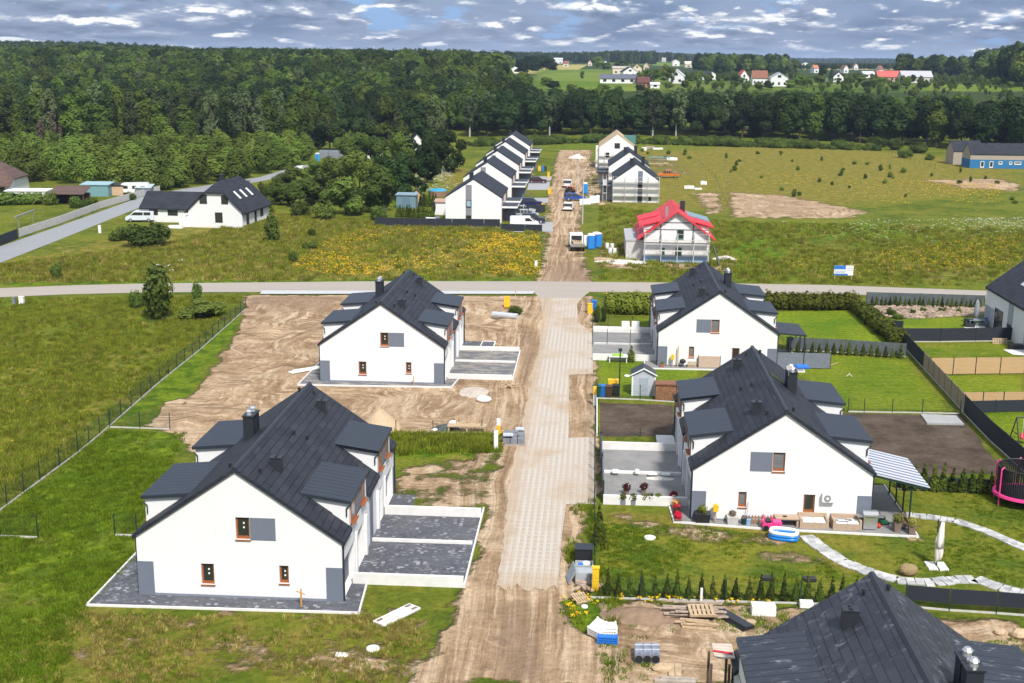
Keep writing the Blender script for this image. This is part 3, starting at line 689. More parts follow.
# shared crowns (unit sizes in metres, scaled per tree)
KINDS = {}
def kind(key, h, rad, shape, n, size, m, bark, seeds, name, hollow=0.55):
    KINDS[key] = dict(h=h, rad=rad, name=name, crown=[crown_mesh('crown', s, h, rad, shape, n, size, m, hollow) for s in seeds], trunk=[trunk_mesh('trunk', s, h, h*0.017, bark) for s in seeds])
kind('oak', 18, 4.9, 'round', 3600, 0.52, LEAF_FOREST, BARK, (1, 2, 3, 4), 'broadleaf_tree', 0.78)
kind('wood', 18, 4.9, 'round', 3600, 0.52, LEAF_WOOD, BARK, (41, 42, 43, 44), 'broadleaf_tree', 0.8)
kind('tall', 18, 4.0, 'tall', 3600, 0.45, LEAF_WOOD, BARK, (5, 6, 7), 'broadleaf_tree', 0.75)
kind('birch', 18, 3.9, 'weep', 3200, 0.40, LEAF_BIRCH, BARKW, (8, 9, 10), 'birch_tree', 0.3)
kind('young', 8, 2.9, 'tall', 1500, 0.34, LEAF_YOUNG, BARK, (11, 12, 13), 'young_tree', 0.7)
kind('belt', 8, 2.7, 'tall', 2800, 0.30, LEAF_BELT, BARK, (51, 52, 53), 'young_tree', 0.7)
kind('bush', 4, 3.0, 'bush', 1800, 0.24, LEAF_YOUNG, BARK, (14, 15, 16), 'bush')
kind('dark', 14, 5.5, 'wide', 3600, 0.40, LEAF_FOREST, BARK, (17, 18, 19), 'broadleaf_tree', 0.75)
kind('mid', 11, 4.8, 'wide', 3600, 0.36, LEAF_YOUNG, BARK, (20, 21, 22), 'broadleaf_tree', 0.75)
kind('spruce', 18, 3.2, 'cone', 2000, 0.45, LEAF_FOREST, BARK, (23, 24), 'spruce_tree', 0.4)
kind('dead', 15, 2.6, 'weep', 420, 0.34, LEAF_DRY, BARK, (25, 26), 'bare_tree', 0.2)
kind('thuja', 1.5, 0.36, 'cone', 420, 0.085, LEAF_THUJA, BARK, (27, 28, 29), 'thuja_shrub', 0.5)
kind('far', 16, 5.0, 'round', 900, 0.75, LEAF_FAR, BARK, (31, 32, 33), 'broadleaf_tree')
R0 = random.Random(5)
def tree(key, loc, h, rad, label, cat='tree', group=None, trunk=True):
    k = KINDS[key]; i = R0.randrange(len(k['crown']))
    e = empty(k['name'], loc, R0.uniform(0, 6.28), label, cat, group)
    for nm, me in (('crown', k['crown'][i]),)+((('trunk', k['trunk'][i]),) if trunk else ()):
        o = bpy.data.objects.new(nm, me); COL.objects.link(o); o.parent = e
        sr = rad/k['rad']; o.scale = (sr, sr, h/k['h'])
    return e
def tree_px(key, px, pb, pt, pr, label, cat='tree', group=None, trunk=True):
    p = G(px, pb); s = mpp(p)
    d = ray(px, pt); t = (p.y-CP[1])/d[1]; h = max(0.6, CP[2]+t*d[2])
    return tree(key, p, h, pr*s, label, cat, group, trunk)

def scatter(name, pts, scl, rot, protos, m=None):
    """one object of kind stuff: small plants or trees nobody could count, as geometry-node instances"""
    me = bpy.data.meshes.new(name); n = len(pts); pts = np.asarray(pts, np.float32)
    me.vertices.add(n); me.vertices.foreach_set('co', pts.ravel())
    for nm, arr in (('scl', scl), ('rot', rot), ('tint', RNG.random(n))):
        a = me.attributes.new(nm, 'FLOAT', 'POINT'); a.data.foreach_set('value', np.asarray(arr, np.float32))
    a = me.attributes.new('pick', 'INT', 'POINT'); a.data.foreach_set('value', RNG.integers(0, len(protos), n).astype(np.int32))
    o = bpy.data.objects.new(name, me); COL.objects.link(o)
    ng = bpy.data.node_groups.new(name, 'GeometryNodeTree')
    ng.interface.new_socket('Geometry', in_out='INPUT', socket_type='NodeSocketGeometry')
    ng.interface.new_socket('Geometry', in_out='OUTPUT', socket_type='NodeSocketGeometry')
    gi = ng.nodes.new('NodeGroupInput'); go = ng.nodes.new('NodeGroupOutput')
    jo = ng.nodes.new('GeometryNodeJoinGeometry')
    for mesh in reversed(protos):
        po = bpy.data.objects.new(name+'_source', mesh)
        oi = ng.nodes.new('GeometryNodeObjectInfo'); oi.inputs['Object'].default_value = po; oi.inputs['As Instance'].default_value = True
        ng.links.new(oi.outputs['Geometry'], jo.inputs[0])
    ip = ng.nodes.new('GeometryNodeInstanceOnPoints'); ip.inputs['Pick Instance'].default_value = True
    def named(nm, typ):
        q = ng.nodes.new('GeometryNodeInputNamedAttribute'); q.data_type = typ; q.inputs[0].default_value = nm; return q.outputs[0]
    ng.links.new(gi.outputs[0], ip.inputs['Points']); ng.links.new(jo.outputs[0], ip.inputs['Instance'])
    ng.links.new(named('pick', 'INT'), ip.inputs['Instance Index'])
    cx = ng.nodes.new('ShaderNodeCombineXYZ'); ng.links.new(named('rot', 'FLOAT'), cx.inputs[2])
    ng.links.new(cx.outputs[0], ip.inputs['Rotation'])
    ng.links.new(named('scl', 'FLOAT'), ip.inputs['Scale'])
    ng.links.new(ip.outputs[0], go.inputs[0])
    md = o.modifiers.new('scatter', 'NODES'); md.node_group = ng
    return tag(o, kind='stuff')
def in_poly(x, y, poly):
    ins = np.zeros(len(x), bool); P = [(p[0], p[1]) for p in poly]
    for (ax, ay), (bx, by) in zip(P, P[1:]+P[:1]):
        ins ^= ((ay > y) != (by > y)) & (x < (bx-ax)*(y-ay)/((by-ay) if by != ay else 1e-9)+ax)
    return ins
def fill(poly, n, rng=RNG):
    P = np.array([(p[0], p[1]) for p in poly]); x = rng.uniform(P[:, 0].min(), P[:, 0].max(), n); y = rng.uniform(P[:, 1].min(), P[:, 1].max(), n)
    k = in_poly(x, y, poly); return x[k], y[k]
def spaced(poly, gap, seed, tries=6000):
    rng = np.random.default_rng(seed); x, y = fill(poly, tries, rng); out = []
    for a, b in zip(x, y):
        if all((a-c)**2+(b-d)**2 > gap*gap for c, d in out): out.append((a, b))
    return out

# ------------------------------------------------------------------ the twin houses along the street
HW, HL, HE, HR = 5.5, 16.8, 3.57, 7.36
SL = (HR-HE)/HW
def cut(o, boxes):
    """cut real openings into a wall"""
    cb = MB()
    for b in boxes: cb.box(*b)
    c = cb.build('opening', WHITE, o.parent)
    md = o.modifiers.new('cut', 'BOOLEAN'); md.operation = 'DIFFERENCE'; md.solver = 'EXACT'; md.object = c
    for q in (o, c):
        bm = bmesh.new(); bm.from_mesh(q.data); bmesh.ops.remove_doubles(bm, verts=bm.verts, dist=1e-6); bmesh.ops.recalc_face_normals(bm, faces=bm.faces); bm.to_mesh(q.data); bm.free()
    bpy.context.view_layer.update()
    dg = bpy.context.evaluated_depsgraph_get()
    me = bpy.data.meshes.new_from_object(o.evaluated_get(dg)); o.modifiers.clear(); o.data = me
    bpy.data.objects.remove(c)
def window(parent, plane, a0, a1, z0, z1, pos, sgn, frame=WOODF, glass=GLASS, mull=0, sill=True, t=0.09, stick=False):
    """a window in the plane y=pos ('y') or x=pos ('x'); sgn is the outward direction"""
    f = MB(); g = MB(); d = 0.05*sgn
    def bx(b, u0, u1, v0, v1, p0, p1):
        if plane == 'y': b.box(u0, u1, p0, p1, v0, v1)
        else: b.box(p0, p1, u0, u1, v0, v1)
    a0, a1 = sorted((a0, a1))
    bx(f, a0, a0+t, z0, z1, pos, pos+d); bx(f, a1-t, a1, z0, z1, pos, pos+d)
    bx(f, a0+t, a1-t, z0, z0+t*1.9, pos, pos+d); bx(f, a0+t, a1-t, z1-t, z1, pos, pos+d)
    for i in range(mull):
        m = a0+(a1-a0)*(i+1)/(mull+1); bx(f, m-t*0.5, m+t*0.5, z0+t*1.3, z1-t, pos, pos+d)
    o = f.build('window', frame, parent)
    bx(g, a0+t*0.5, a1-t*0.5, z0+t*0.5, z1-t*0.5, pos+d*0.2, pos+d*0.6); g.build('pane', glass, o)
    if stick:
        for dz in (0.22, 0.46):
            s = MB(); am = (a0+a1)/2+0.03; bx(s, am-0.045, am+0.045, z1-t-dz-0.10, z1-t-dz, pos+d*0.62, pos+d*0.7); s.build('sticker', PLASTW, o)
    if sill:
        s = MB(); bx(s, a0-0.04, a1+0.04, z0-0.055, z0-0.004, pos, pos+sgn*0.24); s.build('sill', frame, o)
    return o
def twin_house(org, m, label, roofm=TILE, seamm=SEAM, gable=True, finish=True, blinds=False):
    e = empty('twin_house', (org[0], org[1], 0), 0, label, 'house', 'white twin houses along the paved street')
    X = lambda x: m*x
    wb = MB(); e0 = HE-0.16
    wb.extr([(-HW, 0, -0.1), (HW, 0, -0.1), (HW, 0, e0), (0, 0, HR-0.16), (-HW, 0, e0)], (0, HL, 0))
    wall = wb.build('wall', WHITE, e)
    cuts = []
    GW = [(-0.10, 0.65, 3.36, 4.60), (-2.07, -1.37, 0.74, 1.93), (2.14, 2.64, 0.95, 1.97)]
    for a, b, z0, z1 in GW:
        cuts.append((X(a), X(b), -0.3, 0.17, z0, z1)); cuts.append((X(a), X(b), HL-0.17, HL+0.3, z0, z1))
    ent = []
    for s in (0, 1):
        q = lambda y: y if s == 0 else HL-y
        ent.append((q(0.6), q(3.5), 0.0, 2.15, 0.45)); ent.append((q(4.4), q(6.2), 0.0, 2.2, 1.1))
    for y0, y1, z0, z1, d in ent: cuts.append((X(HW-d), X(HW+0.3), min(y0, y1), max(y0, y1), z0+0.02, z1))
    if gable:
        cut(wall, cuts)
        for yy, sg in ((0.17, -1), (HL-0.17, 1)):
            for i, (a, b, z0, z1) in enumerate(GW): window(e, 'y', X(a), X(b), z0, z1, yy, sg, glass=GLASSB if (blinds and i != 1) else GLASS, stick=not blinds)
            p = MB(); p.box(X(0.67), X(2.02), 0 if sg < 0 else HL, sg*0.025+(0 if sg < 0 else HL), 3.36, 4.60); p.build('shutter_panel', GREYP, e)
    # grey cladding of the corners, the plinth
    for sx in (-1, 1):
        for yy, sg in ((0, 1), (HL, -1)):
            p = MB(); x1 = sx*(HW+0.022); x0 = sx*(HW-0.86)
            p.box(x0, x1, yy-sg*0.022, yy, 0.02, 1.95); p.box(sx*HW, x1, yy, yy+sg*0.55, 0.02, 1.95); p.build('corner_panel', GREYP, e)
    p = MB()
    p.box(-HW+0.87, HW-0.87, -0.03, 0, -0.05, 0.17); p.box(-HW+0.87, HW-0.87, HL, HL+0.03, -0.05, 0.17)
    p.box(X(-HW-0.03), X(-HW), 0.57, HL-0.57, -0.05, 0.17); p.build('plinth', PLINTH, e)
    # street side: garage doors, entrance doors, the dark band over the party wall
    for s in (0, 1):
        q = lambda y: y if s == 0 else HL-y
        g = MB(); g.box(X(HW-0.44), X(HW-0.38), q(0.62), q(3.48), 0.02, 2.14)
        gd = g.build('garage_door', GREYP, e)
        h = MB()
        for k in range(4): h.box(X(HW-0.379), X(HW-0.372), q(0.66), q(3.44), 0.12+0.5*k, 0.56+0.5*k)
        h.build('door_panel', GREYP, gd)
        d = MB(); d.box(X(HW-1.09), X(HW-1.02), q(4.45), q(5.45), 0.02, 2.15); dd = d.build('entrance_door', WOODF, e)
        k = MB(); k.box(X(HW-1.019), X(HW-0.97), q(4.55), q(4.6), 0.9, 1.25); k.build('handle', STEEL, dd)
        window(e, 'x', q(5.55), q(6.15), 0.1, 2.1, X(HW-1.08), m, sill=False)
        pl = MB(); pl.box(X(HW+0.004), X(HW+0.16), q(6.25), q(6.55), 0.0, 2.45); pl.build('pier', WHITE, e); pl = MB(); pl.box(X(HW+0.004), X(HW+0.10), q(3.62), q(3.9), 0.0, 2.45); pl.build('pier', WHITE, e)
    b = MB(); b.box(X(HW), X(HW+0.05), 7.95, 8.85, 0.02, HE-0.3); b.build('party_band', GREYP, e)
    # roof: two slopes, left open where a dormer stands in the wall line
    rb = MB(); y_a, y_b = -0.13, HL+0.13
    DW = {1: [(2.0, 7.1), (10.6, 15.3)], -1: [(1.5, 6.7), (10.0, 15.2)]}
    for sx in (1, -1):
        segs = []; y = y_a
        for d0, d1 in DW[sx]: segs += [(y, d0, 5.68), (d0, d1, 4.6)]; y = d1
        segs.append((y, y_b, 5.68))
        for s0, s1, xe in segs:
            ze = HR-SL*xe
            rb.extr([(X(0), s0, HR), (X(sx*xe), s0, ze), (X(sx*xe), s0, ze-0.21), (X(0), s0, HR-0.24)], (0, s1-s0, 0))
    roof = rb.build('roof', roofm, e)
    c = MB(); c.extr([(-0.16, y_a-0.01, HR-0.07), (0.16, y_a-0.01, HR-0.07), (0.07, y_a-0.01, HR+0.055), (-0.07, y_a-0.01, HR+0.055)], (0, y_b-y_a+0.02, 0)); c.build('ridge_cap', DARKM, roof)
    for sx in (1, -1):
        for d0, d1 in DW[sx]:
            zt, ze = (5.36, 4.95) if sx > 0 else (5.32, 5.08); xr = 2.84 if sx > 0 else 2.93
            body = MB(); body.extr([(X(sx*HW), d0+0.1, 3.3), (X(sx*HW), d0+0.1, ze-0.12), (X(sx*xr), d0+0.1, zt-0.14), (X(sx*xr), d0+0.1, 3.3)], (0, d1-d0-0.2, 0))
            if True:
                dm = body.build('dormer', WHITE, e)
                r = MB(); r.extr([(X(sx*(HW+0.16)), d0-0.1, ze), (X(sx*xr), d0-0.1, zt), (X(sx*xr), d0-0.1, zt-0.18), (X(sx*(HW+0.16)), d0-0.1, ze-0.18)], (0, d1-d0+0.2, 0)); r.build('dormer_roof', seamm, dm)
            n = 3 if sx > 0 else 2
            for k in range(n):
                a = d0+0.5+(d1-d0-1.0)*k/n; bq = d0+0.5+(d1-d0-1.0)*(k+1)/n-0.25
                if finish and (k != 1 or n == 2): window(e, 'x', a, bq, 3.5, 4.6, X(sx*(HW+0.004)), m*sx, glass=GLASSB, t=0.05)
                elif finish: pp = MB(); pp.box(X(sx*HW), X(sx*(HW+0.03)), a-0.2, bq+0.2, 3.45, 4.62); pp.build('shutter_panel', GREYP, e)
    for d0 in (2.85, 14.1):
        v = MB(); z0 = HR-SL*1.43
        v.box(X(1.13), X(1.73), d0-0.26, d0+0.26, z0-0.35, z0+0.62); v.box(X(1.10), X(1.76), d0-0.29, d0+0.29, z0+0.62, z0+0.67)
        for k in (-1, 1): v.cyl((X(1.43), d0+k*0.13, z0+0.67), (X(1.43), d0+k*0.13, z0+0.74), 0.07, 0.07, 7)
        v.build('vent_stack', DARKM, roof)
    for d0 in (8.55, 9.3):
        ch = MB(); ch.box(X(-1.95), X(-1.35), d0-0.30, d0+0.30, 5.9, 7.55); ch.box(X(-2.0), X(-1.3), d0-0.35, d0+0.35, 7.55, 7.62)
        co = ch.build('chimney', DARKM, roof)
        cp = MB(); cp.cyl((X(-1.65), d0, 7.62), (X(-1.65), d0, 7.80), 0.17, 0.13, 10); cp.cyl((X(-1.65), d0, 7.83), (X(-1.65), d0, 7.93), 0.20, 0.12, 10)
        tag(cp.build('chimney_cowl', STEEL, roof))
    for x, y in ((1.0, 1.2), (1.1, 8.2), (1.75, 8.7), (-0.6, 1.1), (0.6, 15.6), (-0.45, 15.9)):
        v = MB(); z = HR-SL*abs(x); v.cyl((X(x), y, z-0.05), (X(x), y, z+0.2), 0.07, 0.07, 8); v.cyl((X(x), y, z+0.17), (X(x), y, z+0.27), 0.11, 0.09, 8); v.build('roof_vent', BLACK, roof)
    for sx in (1, -1):
        for y in (0.12, HL-0.12):
            d = MB(); d.tube([(X(sx*(HW+0.10)), y, HE-0.25), (X(sx*(HW+0.06)), y, HE-0.5), (X(sx*(HW+0.06)), y, 0.05)], 0.05); d.build('downpipe', DARKM, e)
        for d0, d1 in DW[sx]:
            d = MB(); d.tube([(X(sx*(HW+0.1)), d0+0.02, 4.7), (X(sx*(HW-0.12)), d0+0.02, 4.5), (X(sx*(HW-0.12)), d0+0.02, 4.05)], 0.04); d.build('dormer_downpipe', DARKM, e)
    return e
L1 = twin_house(OL1, 1, 'white twin house with dark block paving and bare lawn, nearest on the left')
L2 = twin_house(OL2, 1, 'white twin house standing on bare sandy building ground')
R2 = twin_house(OR2, -1, 'white twin house with striped canopy, sofas and paddling pool at its gable', blinds=True)
R1 = twin_house(OR1, -1, 'white twin house with sunbeds on its white driveway wall, beside the hedged bright lawn', blinds=True)
BR = twin_house(OBR, -1, 'unfinished twin house with dusty dark roof cut off by the bottom right corner', TILED, SEAMD, finish=False)

def skylight(parent, x, y, wdt, ln, sx, matg=GLASS):
    """roof window lying in the slope of a twin house (x is the local distance from the ridge, signed)"""
    z = HR-SL*abs(x); b = MB(); c = math.sqrt(1+SL*SL); s = 1 if x > 0 else -1
    for nm, mm, k, dz in (('skylight', DARKM, 1.0, 0.05), ('pane', matg, 0.82, 0.075)):
        b = MB(); hx = ln*k/2/c
        b.extr([(x-hx, y-wdt*k/2, HR-SL*abs(x-hx)+dz), (x+hx, y-wdt*k/2, HR-SL*abs(x+hx)+dz), (x+hx, y+wdt*k/2, HR-SL*abs(x+hx)+dz), (x-hx, y+wdt*k/2, HR-SL*abs(x-hx)+dz)], (0, 0, -0.09))
        parent = b.build(nm, mm, parent)
def roof_of(h): return [c for c in h.children if c.name.startswith('roof') and not c.name.startswith('roof_vent')][0]
skylight(roof_of(R2), 0.75, 9.4, 0.9, 1.3, 1)

# paving, driveways and low white walls of the twin houses
def wall_run(name, label, p0, p1, h, t, m, cat='wall', group=None):
    p0 = Vector(p0); p1 = Vector(p1); d = (p1-p0); e = MB()
    e.obox(((p0.x+p1.x)/2, (p0.y+p1.y)/2, h/2-0.05), (d.length, t, h+0.1), math.atan2(d.y, d.x))
    return tag(e.build(name, m, bevel=0.01), label, cat, group)
def local(o, x, y, m=1): return (o[0]+m*x, o[1]+y, 0)
def rectw(o, x0, x1, y0, y1): return [(o[0]+x0, o[1]+y0), (o[0]+x1, o[1]+y0), (o[0]+x1, o[1]+y1), (o[0]+x0, o[1]+y1)]
def driveway(o, m, x1, m_pav, who, ya=2.45, yb=14.3, h=0.62, wm=CONCW):
    xs_ = sorted((o[0]+m*HW, o[0]+m*x1))
    sheet('driveway', [(xs_[0], o[1]+ya), (xs_[1], o[1]+ya), (xs_[1], o[1]+yb), (xs_[0], o[1]+yb)], 0.05, m_pav)
    wall_run('garden_wall', f'white low wall on the near side of the driveway of {who}', local(o, HW+0.06, ya, m), local(o, x1, ya, m), h, 0.22, wm)
    wall_run('garden_wall', f'white low wall on the far side of the driveway of {who}', local(o, HW+0.06, yb-1.5, m), local(o, x1, yb-1.5, m), h, 0.22, wm)
    wall_run('garden_wall', f'thin pale kerb wall dividing the two driveways of {who}', local(o, HW+0.06, 8.4, m), local(o, x1-0.1, 8.4, m), 0.22, 0.2, wm)
driveway(OL1, 1, 11.65, PAVD, 'the nearest house on the left')
driveway(OL2, 1, 11.4, PAVM, 'the house on bare sand', 2.2, 14.6, 0.45)
driveway(OR2, -1, 11.0, PAVG, 'the house with the striped canopy', 2.4, 15.2)
driveway(OR1, -1, 11.6, PAVG, 'the house beside the hedged lawn', 1.9, 15.6)
def kerbs(name, label, pts, m=CONCW, h=0.12, t=0.09):
    b = MB()
    for a, c in zip(pts, pts[1:]):
        a = Vector((a[0], a[1], 0)); c = Vector((c[0], c[1], 0)); d = c-a
        b.obox(((a.x+c.x)/2, (a.y+c.y)/2, h/2-0.06), (d.length+t*0.9, t, h+0.12), math.atan2(d.y, d.x))
    return tag(b.build(name, m), label, 'kerb')
ap = [local(OL1, *q) for q in ((-7.75, -1.55), (6.6, -1.3), (6.35, 2.3), (5.5, 2.3), (5.5, 0), (-5.5, 0), (-5.5, 15), (-7.6, 15))]
sheet('paved_apron', ap, 0.045, PAVD)
kerbs('kerb', 'white kerb edging the dark paving round the nearest left house', [ap[7], ap[0], ap[1], ap[2]])
kerbs('kerb', 'thin white kerb at the street end of the dark driveway', [local(OL1, 11.7, 2.35), local(OL1, 11.7, 14.1)], h=0.2)
sheet('paved_apron', [local(OL1, *q) for q in ((5.5, 13.0), (7.2, 13.0), (7.0, 16.4), (5.5, 16.4))], 0.04, PAVD)
ap = [local(OL2, *q) for q in ((-7.2, -1.5), (6.3, -1.0), (6.6, 2.0), (5.5, 2.0), (5.5, 0), (-5.5, 0), (-5.5, 14), (-7.0, 14))]
sheet('paved_apron', ap, 0.03, PAVM)
kerbs('kerb', 'white kerb round the muddy apron of the house on bare sand', [ap[7], ap[0], ap[1], ap[2]])
kerbs('kerb', 'white kerb at the street end of the muddy driveway', [local(OL2, 11.45, 2.0), local(OL2, 11.45, 13.2)], h=0.16)
sheet('paved_apron', [local(OL2, *q) for q in ((5.5, 13.6), (8.6, 13.6), (8.6, 17.0), (5.5, 17.0))], 0.035, PAVD)
kerbs('kerb', 'pair of short white kerbs beyond the muddy driveway', [local(OL2, 8.7, 13.4), local(OL2, 8.7, 17.0), local(OL2, 7.4, 17.0), local(OL2, 7.4, 13.4)])
ter = [local(OR2, *q) for q in ((-6.6, -0.55), (-1.0, -1.25), (8.05, -1.7), (8.1, 7.5), (5.5, 7.5), (5.5, 0), (-5.5, 0), (-5.5, 2.25), (-6.75, 2.25))]
sheet('terrace', ter, 0.06, PAVG)
kerbs('kerb', 'white kerb edging the furnished terrace', [ter[8], ter[0], ter[1], ter[2], ter[3]])
ter = [local(OR1, *q) for q in ((-6.7, -1.15), (8.0, -1.0), (8.0, 8.0), (5.5, 8.0), (5.5, 0), (-5.5, 0), (-5.5, 1.7), (-6.7, 1.7))]
sheet('terrace', ter, 0.06, PAVG)
kerbs('kerb', 'pale kerb edging the terrace of the house beside the hedged lawn', [ter[7], ter[0], ter[1], ter[2]])

# ------------------------------------------------------------------ plain gable houses
def gable_house(name, label, loc, rz, W, L, he, hr, roofm, wallm=WHITE, over=0.4, wins=(), hip=0.0, group=None, cat='house', chim=None, detail=True, th=0.22):
    e = empty(name, loc, rz, label, cat, group); h = W/2; sl = (hr-he)/h
    b = MB()
    zc = hr-0.12-hip*sl if hip else None
    if hip:
        front = [(-h, 0, -0.3), (h, 0, -0.3), (h, 0, he-0.14), (hip, 0, zc), (-hip, 0, zc), (-h, 0, he-0.14)]
    else:
        front = [(-h, 0, -0.3), (h, 0, -0.3), (h, 0, he-0.14), (0, 0, hr-0.14), (-h, 0, he-0.14)]
    b.extr(front, (0, L, 0)); b.build('wall', wallm, e)
    r = MB(); xe = h+over; ze = he-sl*over; y0, y1 = -over*0.7, L+over*0.7
    for s in (1, -1):
        if hip:
            zh = hr-hip*sl
            top = [(0, y0+hip*1.1, hr), (s*hip, y0, zh), (s*xe, y0, ze), (s*xe, y1, ze), (s*hip, y1, zh), (0, y1-hip*1.1, hr)]
        else: top = [(0, y0, hr), (s*xe, y0, ze), (s*xe, y1, ze), (0, y1, hr)]
        r.extr(top, (0, 0, -th))
    if hip:
        zh = hr-hip*sl
        r.extr([(-hip, y0, zh), (hip, y0, zh), (0, y0+hip*1.1, hr)], (0, 0, -th*0.9)); r.extr([(-hip, y1, zh), (hip, y1, zh), (0, y1-hip*1.1, hr)], (0, 0, -th*0.9))
    ro = r.build('roof', roofm, e)
    for f, a, c, z0, z1, *o in wins:
        fm = o[0] if o else DARKM; gm = o[1] if len(o) > 1 else GLASS
        if f == 'f': window(e, 'y', a, c, z0, z1, -0.004, -1, fm, gm, sill=False)
        elif f == 'r': window(e, 'x', a, c, z0, z1, h+0.004, 1, fm, gm, sill=False)
        elif f == 'l': window(e, 'x', a, c, z0, z1, -h-0.004, -1, fm, gm, sill=False)
    if chim:
        for cx, cy in chim:
            c = MB(); c.box(cx-0.35, cx+0.35, cy-0.35, cy+0.35, hr-sl*abs(cx)-0.6, hr+0.55); c.box(cx-0.42, cx+0.42, cy-0.42, cy+0.42, hr+0.55, hr+0.65); c.build('chimney', DARKM, ro)
    return e

# the finished row beyond the cross road: five, each with porch roofs on the track side
nth = ('nearest', 'second', 'third', 'fourth', 'farthest')
for i, (x, y) in enumerate(((-20.9, 211.4), (-21.6, 247.0), (-22.1, 278.5), (-22.5, 309.5), (-22.9, 341.0))):
    e = gable_house('row_house', f'white gabled house with dark roof, {nth[i]} of the five left of the track', (x, y, 0), 0, 9.8, 16, 4.6, 7.75, TILE, over=0.06, group='row of five white houses left of the track', chim=((-0.8, 4.5),))
    p = MB(); p.box(-1.35, -0.3, -0.03, -0.003, 0, 7.0-0.4); p.build('gable_strip', mat('strip_grey', (0.22, 0.225, 0.24), 0.7, 0.3, 0.1, 2, stretch=(8, 1, 1)), e)
    window(e, 'y', -1.28, -0.37, 2.7, 4.0, -0.034, -1, DARKM, mat('sky_glass', (0.30, 0.42, 0.50), 0.1, 0.6, 0.2, 1), sill=False)
    window(e, 'y', -1.28, -0.37, 0.1, 1.3, -0.034, -1, DARKM, GLASS, sill=False)
    for s in (0, 1):
        y0, y1 = (1.2, 6.4) if s == 0 else (9.6, 14.8)
        p = MB(); p.box(4.93, 7.6, y0, y1, 2.75, 2.93); po = p.build('porch', DARKM, e)
        q = MB(); q.box(4.93, 7.64, y0-0.04, y0-0.005, 2.52, 2.86); q.box(7.605, 7.64, y0, y1, 2.52, 2.86); q.build('porch_fascia', WHITE, po)
        q = MB(); q.box(4.93, 7.2, y0+2.3, y0+2.5, 0, 2.74); q.build('porch_wall', GREYP, po)
        window(e, 'x', y0+0.3, y0+1.9, 0.1, 2.2, 4.904, 1, WOODF, GLASS, sill=False)
        window(e, 'x', y0+0.6, y0+3.6, 3.1, 4.3, 4.904, 1, WOODF, GLASS, sill=False)

# scaffold: standards, ledgers, planks
def scaffold(label, loc, rz, xs_, levels, depth=0.75, group=None, planks=True):
    e = empty('scaffold', loc, rz, label, 'scaffold', group)
    for x in xs_:
        s = MB()
        for y in (0, depth): s.cyl((x, y, 0), (x, y, levels[-1]+1.0), 0.045, 0.045, 6)
        s.build('standard', mat('galvanised', (0.55, 0.55, 0.54), 0.6, 0.3, 0.1), e)
    for z in levels:
        l = MB(); l.box(min(xs_)-0.2, max(xs_)+0.2, 0.05, depth-0.05, z, z+0.05); l.build('deck', mat('pale_deck', (0.52, 0.48, 0.43), 0.85, 0.2, 0.2, 2), e)
        r = MB(); r.cyl((min(xs_)-0.2, 0, z+0.95), (max(xs_)+0.2, 0, z+0.95), 0.025, 0.025, 5); r.build('guard_rail', MATS['galvanised'], e)
    return e
for i, (x, y) in enumerate(((8.45, 246.6), (7.9, 279.0))):
    e = gable_house('row_house', 'white gabled house under scaffold, ' + ('in front' if i == 0 else 'behind the front one') + ' right of the track', (x, y, 0), 0, 9.2, 16, 4.6, 7.85, TILE, over=0.12, group='houses being built right of the track', chim=((-0.9, 4.0), (1.6, 9.0)))
    p = MB(); p.box(0.35, 1.3, -0.03, -0.003, 0, 6.3); p.build('gable_strip', GREYP, e)
    for a, c, z0, z1 in ((0.4, 1.25, 2.9, 4.0), (0.4, 1.25, 0.3, 1.2), (2.3, 3.1, 0.4, 1.2)): window(e, 'y', a, c, z0, z1, -0.034, -1, DARKM, GLASS, sill=False)
    for y0 in (1.5, 9.5):
        p = MB(); p.box(-7.4, -4.63, y0, y0+5, 2.75, 2.95); po = p.build('porch', DARKM, e)
        q = MB(); q.box(-7.0, -4.63, y0+2.3, y0+2.5, 0, 2.74); q.build('porch_wall', CONC, po)
    scaffold('steel scaffold with plank decks against the gable of the ' + ('front' if i == 0 else 'second') + ' unfinished row house', (x, y-1.0, 0), 0, (-4.6, -2.2, 0.0, 2.4, 4.6), (1.6, 3.2) if i else (1.5, 2.9, 4.2), group='scaffolds of the row houses')
e = gable_house('row_house', 'white house without tiles, bare timber rafters on top, last of the unfinished row', (5.9, 325, 0), 0, 9.4, 15, 5.9, 9.3, mat('rafter_boards', (0.46, 0.34, 0.22), 0.8, 0.2, 0.2, 3), over=0.1, group='houses being built right of the track', wins=(('f', -0.7, 0.7, 5.2, 6.6), ('f', -3.0, -2.0, 2.9, 4.1)), th=0.35)
q = MB(); q.box(2.0, 4.9, 4.5, 8, 6.0, 8.2); q.build('rafter_frame', mat('green_net', (0.08, 0.20, 0.19), 0.8, 0.2, 0.3, 4), e)
q = MB(); q.box(-5.6, -4.75, 1, 8, 0, 5.4); q.build('stair_block', WHITE, e)
scaffold('steel scaffold beside the house with bare rafters', (5.9, 324, 0), 0, (-5.4, -3.2, -1.0), (1.6, 3.4), group='scaffolds of the row houses')
scaffold('dark scaffold along the track side of the unfinished row house', (2.6, 248, 0), math.pi/2, (0, 3, 6, 9, 12), (1.6, 3.2), group='scaffolds of the row houses')

